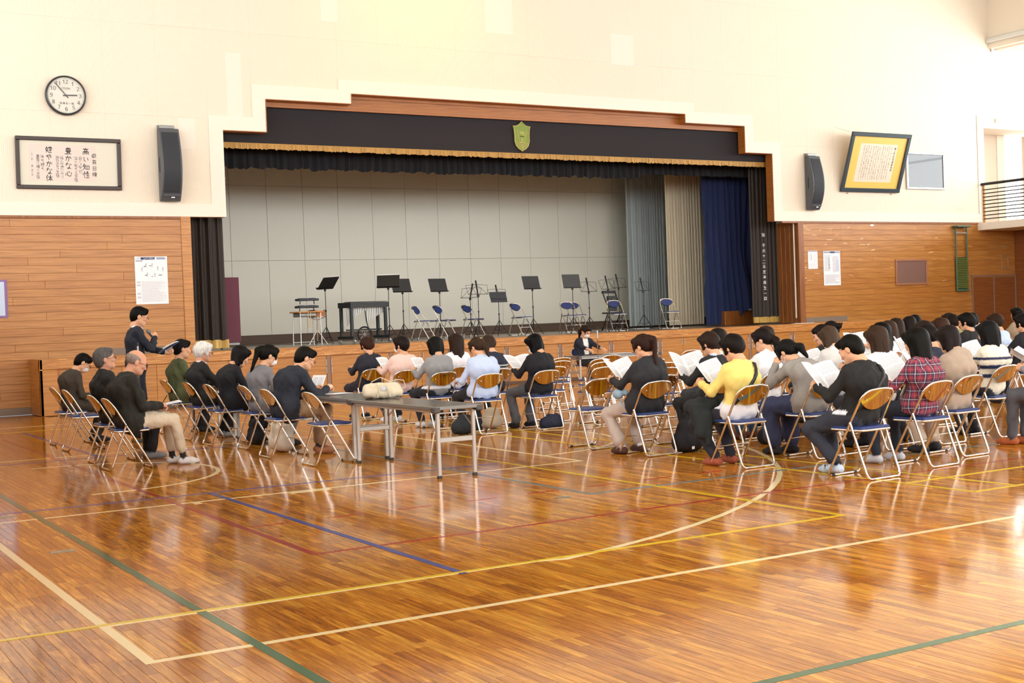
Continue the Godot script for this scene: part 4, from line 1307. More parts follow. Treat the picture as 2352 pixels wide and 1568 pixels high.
func make_chairs_and_tables() -> void:
	CHAIR = make_chair()
	TABLE = make_table()
	var lt := "grey folding table with glossy dark top "
	TABLE.position = Vector3(5.95, 0, -12.05); TABLE.set_meta("label", lt + "nearest the open floor, beige bag at its end"); TABLE.set_meta("group", "folding tables in a row")
	dup(TABLE, Vector3(5.99, 0, -14.14), 0.0, lt + "where the navy shirt man writes")
	dup(TABLE, Vector3(6.02, 0, -16.22), 0.0, lt + "in front of the grey dress woman with ponytail")
	dup(TABLE, Vector3(6.04, 0, -18.3), 0.0, lt + "in front of the white haired man")
	dup(TABLE, Vector3(15.2, 0, -21.5), deg_to_rad(90.0), "grey folding table at the stage foot with a masked woman behind it", "folding table by the stage")
	# chairs with people on them carry the label of who sits there; see make_people for the sitters
	var g := "folding chairs set out for the audience"
	var c := "chrome folding chair "
	for e in [
		[8.57, -8.08, 3, "under the man in black sweater and pale sneakers"], [9.58, -8.28, 4, "under the woman in red plaid shirt"], [10.42, -8.62, 4, "under the woman in beige trench coat"],
		[11.55, -8.3, 6, "under the person cut by the frame edge in grey trousers"],
		[8.38, -9.49, 2, "under the woman in yellow sweater"], [9.36, -9.52, 3, "under the bowed woman in grey blouse"], [10.33, -9.5, 2, "under the woman with long brown hair in white top"], [11.13, -9.5, 2, "under the masked woman in navy beside the plaid shirt"], [12.08, -9.5, 2, "under the woman in cream sweater with navy stripes"],
		[8.38, -11.02, 2, "under the woman in black hooded jacket"], [9.3, -11.0, 2, "under the woman in black cardigan with pale blue collar"], [10.14, -11.1, 2, "under the ponytail woman in white shirt"], [11.17, -11.0, 1, "under the woman in pale grey hoodie"], [11.95, -11.0, 1, "under the black haired person behind the long brown hair"], [12.75, -11.0, 1, "under the brown haired person in beige behind the mask wearer"],
		[8.38, -12.08, 1, "empty, right behind the ringed floor mark"], [9.2, -11.95, 1, "empty, half hidden by the black hooded jacket"],
		[10.3, -12.1, 1, "under the woman in cream blouse"], [11.1, -12.1, 1, "under the woman in grey purple top"], [12.1, -12.1, 1, "under the dark haired woman facing the stage wing"], [13.3, -12.1, 1, "under the brown haired woman behind the raised booklet"], [14.29, -12.1, 1, "under the woman in light blue shirt with long brown hair"], [15.99, -12.1, 1, "under the person in black at the frame edge"],
		[10.4, -13.45, 1, "empty, third row of the empty block beside the black hooded jacket"], [13.51, -13.4, 0, "under the woman with her hair in a bun"], [14.83, -13.4, 0, "under the long haired brunette in the far block"], [16.34, -13.4, 0, "under the woman in black coat with wavy hair"], [17.05, -13.4, 0, "under the person with short brown hair and pale pages"],
		[8.48, -14.76, 1, "under the woman in pale blue shirt"], [9.34, -14.72, 1, "under the woman in black sweater and grey trousers"], [10.2, -14.62, 0, "empty, directly behind the black sweater woman's place"], [11.4, -14.8, 0, "empty, in the middle of the empty block facing the far table"],
		[16.66, -14.75, 0, "under the dark haired person in lilac top"], [17.66, -14.75, 0, "under the dark haired person in olive green top"],
		[8.45, -16.0, 0, "under the woman in grey sweater"], [9.35, -16.0, 0, "under the woman in navy striped top"], [10.03, -15.6, 0, "empty, beside the navy striped top"], [11.2, -16.1, 0, "empty, behind the small open booklet"], [12.2, -16.1, 0, "empty, fourth along the row of the navy striped top"], [13.0, -16.2, 0, "empty, nearest row of the trio beyond the black hooded jacket"],
		[18.18, -16.0, 0, "under the dark haired person farthest behind the lilac top"], [19.02, -16.0, 0, "under the person in the last row behind the olive top"], [19.79, -16.0, 0, "under the student in navy with white collar"],
		[8.5, -17.28, 0, "under the woman in pale pink sweater"], [9.46, -17.35, 0, "under the long haired woman in white blouse"], [11.3, -17.4, 0, "empty, second from the far end of the aisle"], [12.0, -17.3, 0, "empty, near the leg of the far table"], [14.1, -17.5, 0, "empty, middle of the trio beyond the black hooded jacket"],
		[8.52, -18.5, 0, "under the woman in navy suit"], [12.1, -18.6, 0, "empty, at the far end of the aisle"], [13.1, -18.55, 0, "empty, closest to the far table"], [13.9, -18.5, 0, "empty, far row beside the hooded jacket's shoulder"], [15.0, -18.7, 0, "empty, farthest of the trio beyond the black hooded jacket"], [22.55, -17.35, 0, "under the person in beige against the dark wall"],
	]:
		chair(e[0], e[1], e[2], c + e[3], g)
	var g2 := "folding chairs of the groups facing along the stage"
	for e in [[3.44, -14.65, "under the bald man with clipboard"], [3.50, -15.6, "under the grey haired man with glasses"], [3.6, -17.5, "empty, between the grey haired man and the masked woman"], [3.66, -18.6, "under the masked woman in olive jacket"],
		[5.27, -13.25, "empty, at the near end of the writing tables"], [5.21, -14.44, "under the navy shirt man who writes"], [5.37, -15.7, "under the ponytail woman in grey dress"], [5.21, -16.6, "under the woman in long black dress"], [5.25, -17.65, "under the white haired man in black suit"], [5.3, -18.95, "under the man in green jacket"]]:
		chair(e[0], e[1], -90.0, c + e[2], g2)
	var far := chair(15.3, -22.95, 178.0, c + "under the masked woman behind the far table", "folding chair by the stage")
	far.set_meta("group", "folding chair by the stage")
	# stage chairs facing the hall
	var g3 := "folding chairs on the stage"
	for e in [[13.5, -27.05, -140, "side-on behind the first flat music stand"], [14.15, -27.2, -148, "half turned, second from the vibraphone"], [15.35, -27.95, -155, "behind the pair of wire stands"], [16.45, -27.45, -162, "alone between two flat music stands"], [18.05, -27.55, 176, "behind the stand with a white slip"], [18.8, -28.4, 176, "half hidden behind another stage chair"], [19.45, -27.45, 168, "behind the cluster of wire stands"], [21.0, -27.25, 170, "nearest the beige curtain"]]:
		chair(e[0], e[1], e[2], c + "on stage, " + e[3], g3, 1.05)

# ---------------------------------------------------------------- smooth bodies: tapered bones and ellipsoids joined by a smooth minimum, meshed as surface nets
# bone:      {a, b, ra, rb, r: region, k: blend, sx: squeeze across x (under 1 is wider)}
# ellipsoid: {c, e: radii, r, k};  with cut = true it is carved away
func skin(prims: Array, cell: float, ruffle := 0.0, ruffle_regions := []) -> Dictionary:
	var lo := Vector3(9, 9, 9)
	var hi := Vector3(-9, -9, -9)
	var boxes := []
	for p in prims:
		var l: Vector3
		var h: Vector3
		if p.has("c"):
			l = p.c - p.e; h = p.c + p.e
		else:
			var rm := maxf(p.ra, p.rb)
			var sxx: float = p.get("sx", 1.0)
			var ex := Vector3(rm / minf(sxx, 1.0), rm, rm)
			l = p.a.min(p.b) - ex; h = p.a.max(p.b) + ex
			if sxx < 1.0:
				var mx: float = (p.a.x + p.b.x) * 0.5
				var half: float = (absf(p.a.x - p.b.x) * 0.5 + rm) / sxx
				l.x = mx - half; h.x = mx + half
		boxes.append([l, h])
		if not p.get("cut", false):
			lo = lo.min(l); hi = hi.max(h)
	lo -= Vector3.ONE * cell * 3.0
	hi += Vector3.ONE * cell * 3.0
	var nx := int(ceil((hi.x - lo.x) / cell)) + 1
	var ny := int(ceil((hi.y - lo.y) / cell)) + 1
	var nz := int(ceil((hi.z - lo.z) / cell)) + 1
	var nxy := nx * ny
	var G := PackedFloat32Array()
	G.resize(nx * ny * nz); G.fill(0.2)
	var B := PackedFloat32Array()
	B.resize(nx * ny * nz); B.fill(0.2)
	var Rg := PackedByteArray()
	Rg.resize(nx * ny * nz)
	for pi in prims.size():
		var p: Dictionary = prims[pi]
		var k: float = p.get("k", 0.02)
		var mg := k + cell * 1.8
		var l: Vector3 = boxes[pi][0]
		var h: Vector3 = boxes[pi][1]
		var i0 := maxi(int((l.x - mg - lo.x) / cell), 0)
		var i1 := mini(int((h.x + mg - lo.x) / cell) + 1, nx - 1)
		var j0 := maxi(int((l.y - mg - lo.y) / cell), 0)
		var j1 := mini(int((h.y + mg - lo.y) / cell) + 1, ny - 1)
		var k0 := maxi(int((l.z - mg - lo.z) / cell), 0)
		var k1 := mini(int((h.z + mg - lo.z) / cell) + 1, nz - 1)
		var reg: int = p.get("r", 0)
		var cut: bool = p.get("cut", false)
		var ell := p.has("c")
		var ax := 0.0
		var ay := 0.0
		var az := 0.0
		var bx := 0.0
		var by := 0.0
		var bz := 0.0
		var ra := 0.0
		var dr := 0.0
		var bb := 1.0
		var sx := 1.0
		var mx := 0.0
		if ell:
			ax = p.c.x; ay = p.c.y; az = p.c.z
			bx = p.e.x; by = p.e.y; bz = p.e.z
		else:
			sx = p.get("sx", 1.0)
			mx = (p.a.x + p.b.x) * 0.5
			ax = (p.a.x - mx) * sx; ay = p.a.y; az = p.a.z
			bx = (p.b.x - mx) * sx - ax; by = p.b.y - ay; bz = p.b.z - az
			ra = p.ra; dr = p.rb - p.ra
			bb = maxf(bx * bx + by * by + bz * bz, 1e-9)
		for kk in range(k0, k1 + 1):
			var z := lo.z + kk * cell
			for jj in range(j0, j1 + 1):
				var y := lo.y + jj * cell
				var row := kk * nxy + jj * nx
				for ii in range(i0, i1 + 1):
					var x := lo.x + ii * cell
					var d: float
					if ell:
						var px := x - ax
						var py := y - ay
						var pz := z - az
						var qx := px / bx
						var qy := py / by
						var qz := pz / bz
						var q0 := sqrt(qx * qx + qy * qy + qz * qz)
						qx /= bx; qy /= by; qz /= bz
						d = q0 * (q0 - 1.0) / maxf(sqrt(qx * qx + qy * qy + qz * qz), 1e-6)
					else:
						var px := (x - mx) * sx - ax
						var py := y - ay
						var pz := z - az
						var t := clampf((px * bx + py * by + pz * bz) / bb, 0.0, 1.0)
						px -= bx * t; py -= by * t; pz -= bz * t
						d = sqrt(px * px + py * py + pz * pz) - ra - dr * t
					var id := row + ii
					var g := G[id]
					if cut:
						d = -d
						var hc := maxf(k - absf(g - d), 0.0) / k
						G[id] = maxf(g, d) + hc * hc * k * 0.25
					else:
						if d < B[id]:
							B[id] = d; Rg[id] = reg
						var hh := maxf(k - absf(g - d), 0.0) / k
						G[id] = minf(g, d) - hh * hh * k * 0.25
	# surface nets
	var idx := {}
	var V := PackedVector3Array()
	var RR := PackedByteArray()
	var I := PackedInt32Array()
	var cellid := PackedInt32Array()
	cellid.resize(nx * ny * nz); cellid.fill(-1)
	for kk in nz - 1:
		for jj in ny - 1:
			var row := kk * nxy + jj * nx
			for ii in nx - 1:
				var o := row + ii
				var a0 := G[o]
				if a0 > 0.06 or a0 < -0.06: continue
				var a1 := G[o + 1]
				var a2 := G[o + nx]
				var a3 := G[o + nx + 1]
				var a4 := G[o + nxy]
				var a5 := G[o + nxy + 1]
				var a6 := G[o + nxy + nx]
				var a7 := G[o + nxy + nx + 1]
				var m := int(a0 < 0) + int(a1 < 0) + int(a2 < 0) + int(a3 < 0) + int(a4 < 0) + int(a5 < 0) + int(a6 < 0) + int(a7 < 0)
				if m == 0 or m == 8: continue
				var sxx := 0.0
				var syy := 0.0
				var szz := 0.0
				var c := 0
				if (a0 < 0) != (a1 < 0): sxx += a0 / (a0 - a1); c += 1
				if (a2 < 0) != (a3 < 0): sxx += a2 / (a2 - a3); syy += 1.0; c += 1
				if (a4 < 0) != (a5 < 0): sxx += a4 / (a4 - a5); szz += 1.0; c += 1
				if (a6 < 0) != (a7 < 0): sxx += a6 / (a6 - a7); syy += 1.0; szz += 1.0; c += 1
				if (a0 < 0) != (a2 < 0): syy += a0 / (a0 - a2); c += 1
				if (a1 < 0) != (a3 < 0): syy += a1 / (a1 - a3); sxx += 1.0; c += 1
				if (a4 < 0) != (a6 < 0): syy += a4 / (a4 - a6); szz += 1.0; c += 1
				if (a5 < 0) != (a7 < 0): syy += a5 / (a5 - a7); sxx += 1.0; szz += 1.0; c += 1
				if (a0 < 0) != (a4 < 0): szz += a0 / (a0 - a4); c += 1
				if (a1 < 0) != (a5 < 0): szz += a1 / (a1 - a5); sxx += 1.0; c += 1
				if (a2 < 0) != (a6 < 0): szz += a2 / (a2 - a6); syy += 1.0; c += 1
				if (a3 < 0) != (a7 < 0): szz += a3 / (a3 - a7); sxx += 1.0; syy += 1.0; c += 1
				cellid[o] = V.size()
				V.append(lo + Vector3(ii + sxx / c, jj + syy / c, kk + szz / c) * cell)
				RR.append(Rg[o + (1 if sxx / c > 0.5 else 0) + (nx if syy / c > 0.5 else 0) + (nxy if szz / c > 0.5 else 0)])
	for kk in range(1, nz - 1):
		for jj in range(1, ny - 1):
			var row := kk * nxy + jj * nx
			for ii in range(1, nx - 1):
				var o := row + ii
				if cellid[o] < 0: continue
				var s := G[o] < 0
				if s != (G[o + 1] < 0):
					quad_ix(I, cellid[o], cellid[o - nx], cellid[o - nx - nxy], cellid[o - nxy], s)
				if s != (G[o + nx] < 0):
					quad_ix(I, cellid[o], cellid[o - nxy], cellid[o - nxy - 1], cellid[o - 1], s)
				if s != (G[o + nxy] < 0):
					quad_ix(I, cellid[o], cellid[o - 1], cellid[o - 1 - nx], cellid[o - nx], s)
	var N := PackedVector3Array()
	N.resize(V.size())
	for i in range(0, I.size(), 3):
		var nn := (V[I[i + 2]] - V[I[i]]).cross(V[I[i + 1]] - V[I[i]])
		N[I[i]] += nn; N[I[i + 1]] += nn; N[I[i + 2]] += nn
	for i in N.size(): N[i] = N[i].normalized()
	if ruffle > 0.0:
		for i in V.size():
			if ruffle_regions.has(int(RR[i])):
				var v := V[i]
				V[i] = v + N[i] * ruffle * fold.get_noise_3d(v.x, v.y * 0.6, v.z)
		N.fill(Vector3.ZERO)
		for i in range(0, I.size(), 3):
			var nn := (V[I[i + 2]] - V[I[i]]).cross(V[I[i + 1]] - V[I[i]])
			N[I[i]] += nn; N[I[i + 1]] += nn; N[I[i + 2]] += nn
		for i in N.size(): N[i] = N[i].normalized()
	return {"v": V, "n": N, "ix": I, "r": RR}

func quad_ix(I: PackedInt32Array, a: int, b: int, c: int, d: int, s: bool) -> void:
	if a < 0 or b < 0 or c < 0 or d < 0: return
	if s:
		I.append(a); I.append(c); I.append(b); I.append(a); I.append(d); I.append(c)
	else:
		I.append(a); I.append(b); I.append(c); I.append(a); I.append(c); I.append(d)

func bone(a: Vector3, b: Vector3, ra: float, rb: float, r: int, k := 0.025, sx := 1.0) -> Dictionary:
	return {"a": a, "b": b, "ra": ra, "rb": rb, "r": r, "k": k, "sx": sx}

func ell(c: Vector3, e: Vector3, r: int, k := 0.02, cut := false) -> Dictionary:
	return {"c": c, "e": e, "r": r, "k": k, "cut": cut}

# ---------------------------------------------------------------- heads, hands and hair, built once and shared
var HEAD := {}
var HAND := {}
var HAIR := {}

func head_shape(male: bool, fine: bool) -> Dictionary:
	var key := "%s%s" % [male, fine]
	if not HEAD.has(key):
		var j := 1.0 if male else 0.93
		var P := [
			ell(Vector3(0, 0.145, 0.014), Vector3(0.076, 0.086, 0.096), 0, 0.03),
			ell(Vector3(0, 0.092, -0.032), Vector3(0.063 * j, 0.086, 0.060), 0, 0.04),
			ell(Vector3(0, 0.036, -0.060), Vector3(0.034 * j, 0.028, 0.032), 0, 0.04),
			bone(Vector3(-0.046 * j, 0.055, -0.01), Vector3(-0.02, 0.030, -0.06), 0.022, 0.018, 0, 0.03), bone(Vector3(0.046 * j, 0.055, -0.01), Vector3(0.02, 0.030, -0.06), 0.022, 0.018, 0, 0.03),
			bone(Vector3(0, 0.05, 0.012), Vector3(0, -0.02, 0.03), 0.056 * j, 0.055 * j, 0, 0.03),
			bone(Vector3(-0.036, 0.135, -0.078), Vector3(0.036, 0.135, -0.078), 0.013, 0.013, 0, 0.02),
			bone(Vector3(0, 0.124, -0.090), Vector3(0, 0.090, -0.108), 0.008, 0.012, 0, 0.012),
			bone(Vector3(-0.012, 0.085, -0.098), Vector3(0.012, 0.085, -0.098), 0.009, 0.009, 0, 0.010),
			ell(Vector3(-0.046, 0.098, -0.066), Vector3(0.02, 0.018, 0.02), 0, 0.02), ell(Vector3(0.046, 0.098, -0.066), Vector3(0.02, 0.018, 0.02), 0, 0.02),
			ell(Vector3(-0.031, 0.116, -0.099), Vector3(0.017, 0.010, 0.012), 0, 0.012, true), ell(Vector3(0.031, 0.116, -0.099), Vector3(0.017, 0.010, 0.012), 0, 0.012, true),
			ell(Vector3(-0.031, 0.115, -0.080), Vector3(0.0135, 0.009, 0.0115), 5, 0.003), ell(Vector3(0.031, 0.115, -0.080), Vector3(0.0135, 0.009, 0.0115), 5, 0.003),
			bone(Vector3(-0.017, 0.058, -0.089), Vector3(0.017, 0.058, -0.089), 0.0075, 0.0075, 6, 0.008),
			ell(Vector3(-0.078, 0.105, 0.012), Vector3(0.011, 0.031, 0.020), 0, 0.008), ell(Vector3(0.078, 0.105, 0.012), Vector3(0.011, 0.031, 0.020), 0, 0.008),
		]
		HEAD[key] = skin(P, 0.0042 if fine else 0.0075)
		var h: Dictionary = HEAD[key]
		for i in h.v.size():   # brows
			var v: Vector3 = h.v[i]
			if h.r[i] == 0 and v.z < -0.07 and absf(absf(v.x) - 0.032) < 0.021 and v.y > 0.1315 and v.y < 0.1395: h.r[i] = 7
	return HEAD[key]

func hand_shape(kind: String) -> Dictionary:
	# right hand, wrist at the origin, fingers towards -z, palm facing down (-y), thumb on the -x side
	if not HAND.has(kind):
		var curl: Array = {"relaxed": [0.35, 0.45, 0.3], "hold": [0.75, 0.9, 0.5], "fist": [1.25, 1.5, 0.9], "pen": [0.9, 0.9, 0.4]}[kind]
		var P := [bone(Vector3(-0.018, 0, -0.015), Vector3(-0.024, 0, -0.078), 0.017, 0.015, 0, 0.02), bone(Vector3(0.0, 0, -0.012), Vector3(0.0, 0.001, -0.082), 0.018, 0.015, 0, 0.02), bone(Vector3(0.018, 0, -0.012), Vector3(0.024, -0.001, -0.072), 0.017, 0.014, 0, 0.02), bone(Vector3(0, 0, 0.02), Vector3(0, 0, -0.02), 0.024, 0.024, 0, 0.02)]
		var lens := [0.073, 0.082, 0.075, 0.058]
		for f in 4:
			var p := Vector3(-0.028 + f * 0.019, 0.0, -0.082 + (0.006 if f == 0 else (0.012 if f == 3 else 0.0)))
			var an := 0.0
			for s in 3:
				an += curl[s] * (1.0 + 0.06 * f)
				var l: float = lens[f] * [0.45, 0.31, 0.24][s]
				var q := p + Vector3((f - 1.5) * 0.004, -sin(an) * l, -cos(an) * l)
				P.append(bone(p, q, 0.0092 - 0.0008 * s, 0.0085 - 0.0008 * s, 0, 0.004))
				p = q
		var th := [Vector3(-0.03, -0.006, -0.022), Vector3(-0.052, -0.018, -0.052), Vector3(-0.052, -0.03, -0.082), Vector3(-0.046, -0.036, -0.105)]
		if kind == "fist" or kind == "pen" or kind == "hold": th = [Vector3(-0.03, -0.006, -0.022), Vector3(-0.05, -0.024, -0.050), Vector3(-0.042, -0.042, -0.076), Vector3(-0.026, -0.050, -0.092)]
		for s in 3: P.append(bone(th[s], th[s + 1], 0.0125 - 0.001 * s, 0.0115 - 0.001 * s, 0, 0.006))
		HAND[kind] = skin(P, 0.0042)
	return HAND[kind]

func hair_shape(kind: String) -> Dictionary:
	if HAIR.has(kind): return HAIR[kind]
	var cap := ell(Vector3(0, 0.150, 0.018), Vector3(0.091, 0.096, 0.108), 0, 0.02)
	var face := ell(Vector3(0, 0.075, -0.118), Vector3(0.073, 0.088, 0.078), 0, 0.012, true)
	var P := []
	match kind:
		"short":
			P = [ell(Vector3(0, 0.148, 0.016), Vector3(0.085, 0.092, 0.103), 0, 0.02), ell(Vector3(0, 0.095, 0.055), Vector3(0.07, 0.075, 0.058), 0, 0.03), bone(Vector3(-0.045, 0.198, -0.058), Vector3(0.045, 0.2, -0.058), 0.026, 0.026, 0, 0.03), face, ell(Vector3(-0.1, 0.06, -0.035), Vector3(0.05, 0.072, 0.06), 0, 0.012, true), ell(Vector3(0.1, 0.06, -0.035), Vector3(0.05, 0.072, 0.06), 0, 0.012, true), ell(Vector3(0, -0.04, -0.03), Vector3(0.14, 0.075, 0.16), 0, 0.012, true)]
		"bald":
			P = [ell(Vector3(0, 0.135, 0.02), Vector3(0.083, 0.075, 0.101), 0, 0.02), face, ell(Vector3(0, 0.225, -0.03), Vector3(0.1, 0.085, 0.14), 0, 0.01, true), ell(Vector3(-0.1, 0.05, -0.03), Vector3(0.06, 0.075, 0.075), 0, 0.012, true), ell(Vector3(0.1, 0.05, -0.03), Vector3(0.06, 0.075, 0.075), 0, 0.012, true), ell(Vector3(0, -0.02, 0.0), Vector3(0.14, 0.075, 0.16), 0, 0.012, true)]
		"bob":
			P = [cap]
			for a in [-1, 1]:
				P.append(bone(Vector3(a * 0.064, 0.17, 0.0), Vector3(a * 0.072, 0.03, -0.015), 0.032, 0.022, 0, 0.03))
				P.append(bone(Vector3(a * 0.06, 0.16, 0.05), Vector3(a * 0.066, 0.005, 0.045), 0.045, 0.032, 0, 0.03))
			P.append(bone(Vector3(0, 0.16, 0.07), Vector3(0, 0.005, 0.072), 0.055, 0.04, 0, 0.03))
			P.append(bone(Vector3(-0.045, 0.2, -0.056), Vector3(0.045, 0.2, -0.056), 0.028, 0.028, 0, 0.03))
			P.append(ell(Vector3(0, 0.07, -0.12), Vector3(0.062, 0.085, 0.085), 0, 0.012, true))
			P.append(ell(Vector3(0, -0.01, -0.01), Vector3(0.05, 0.06, 0.045), 0, 0.012, true))
		"layered":
			P = [cap, ell(Vector3(0, 0.11, 0.055), Vector3(0.088, 0.085, 0.072), 0, 0.03)]
			for a in [-1, 1]:
				P.append(bone(Vector3(a * 0.078, 0.16, -0.01), Vector3(a * 0.078, 0.07, -0.03), 0.028, 0.014, 0, 0.03))
			P.append(bone(Vector3(0, 0.12, 0.085), Vector3(0, 0.02, 0.062), 0.045, 0.022, 0, 0.03))
			P.append(bone(Vector3(-0.045, 0.2, -0.056), Vector3(0.045, 0.198, -0.058), 0.029, 0.029, 0, 0.03))
			P.append(face)
		"long":
			P = [cap]
			for a in [-1, 1]:
				P.append(bone(Vector3(a * 0.062, 0.17, 0.0), Vector3(a * 0.072, -0.04, 0.0), 0.034, 0.028, 0, 0.03))
				P.append(bone(Vector3(a * 0.055, 0.14, 0.06), Vector3(a * 0.06, -0.22, 0.085), 0.05, 0.022, 0, 0.03))
			P.append(bone(Vector3(0, 0.15, 0.075), Vector3(0.0, -0.25, 0.11), 0.06, 0.026, 0, 0.04))
			P.append(bone(Vector3(-0.045, 0.2, -0.056), Vector3(0.045, 0.2, -0.056), 0.028, 0.028, 0, 0.03))
			P.append(ell(Vector3(0, 0.07, -0.12), Vector3(0.06, 0.088, 0.085), 0, 0.012, true))
		"ponytail", "bun", "lowtail":
			P = [cap, bone(Vector3(-0.045, 0.198, -0.056), Vector3(0.045, 0.198, -0.056), 0.026, 0.026, 0, 0.03), ell(Vector3(0, 0.11, 0.06), Vector3(0.078, 0.075, 0.06), 0, 0.02)]
			for a in [-1, 1]:
				P.append(bone(Vector3(a * 0.078, 0.15, -0.05), Vector3(a * 0.074, 0.065, -0.07), 0.014, 0.006, 0, 0.015))
			if kind == "ponytail":
				P.append(bone(Vector3(0, 0.175, 0.115), Vector3(0, 0.13, 0.15), 0.026, 0.036, 0, 0.02)); P.append(bone(Vector3(0, 0.13, 0.15), Vector3(0.02, -0.14, 0.14), 0.036, 0.014, 0, 0.02))
			elif kind == "lowtail":
				P.append(bone(Vector3(0, 0.11, 0.11), Vector3(0.02, 0.05, 0.15), 0.028, 0.038, 0, 0.02)); P.append(bone(Vector3(0.02, 0.05, 0.15), Vector3(0.04, -0.06, 0.14), 0.038, 0.016, 0, 0.02))
			else:
				P.append(ell(Vector3(0, 0.13, 0.14), Vector3(0.05, 0.042, 0.04), 0, 0.015)); P.append(bone(Vector3(0, 0.13, 0.17), Vector3(0.05, 0.16, 0.18), 0.018, 0.008, 0, 0.01))
			P.append(face)
			P.append(ell(Vector3(-0.095, 0.05, -0.02), Vector3(0.045, 0.065, 0.055), 0, 0.012, true)); P.append(ell(Vector3(0.095, 0.05, -0.02), Vector3(0.045, 0.065, 0.055), 0, 0.012, true))
			P.append(ell(Vector3(0, -0.035, -0.02), Vector3(0.14, 0.075, 0.13), 0, 0.012, true))
	HAIR[kind] = skin(P, 0.0085)
	var h: Dictionary = HAIR[kind]
	# strands: shallow ridges running down the locks
	for i in h.v.size():
		var v: Vector3 = h.v[i]
		var an := atan2(v.x, v.z)
		h.v[i] = v + h.n[i] * (0.005 * fold.get_noise_3d(an * 1.6, v.y * 0.15, 3.0) + 0.004 * fold.get_noise_3d(v.x * 1.5, v.y * (1.2 if kind == "short" or kind == "layered" else 0.3), v.z * 1.5))
	return h

# ---------------------------------------------------------------- people
func ik(s: Vector3, t: Vector3, l1: float, l2: float, pole: Vector3) -> Array:
	var d := t - s
	var L := minf(d.length(), (l1 + l2) * 0.995)
	var u := d.normalized()
	var a := (l1 * l1 - l2 * l2 + L * L) / (2.0 * L)
	var h := sqrt(maxf(l1 * l1 - a * a, 0.0))
	var p := (pole - u * pole.dot(u)).normalized()
	return [s + u * a + p * h, s + u * L]

func lin(c) -> Color:
	var k: Color = (Color(c) if c is String else c)
	return k.srgb_to_linear()

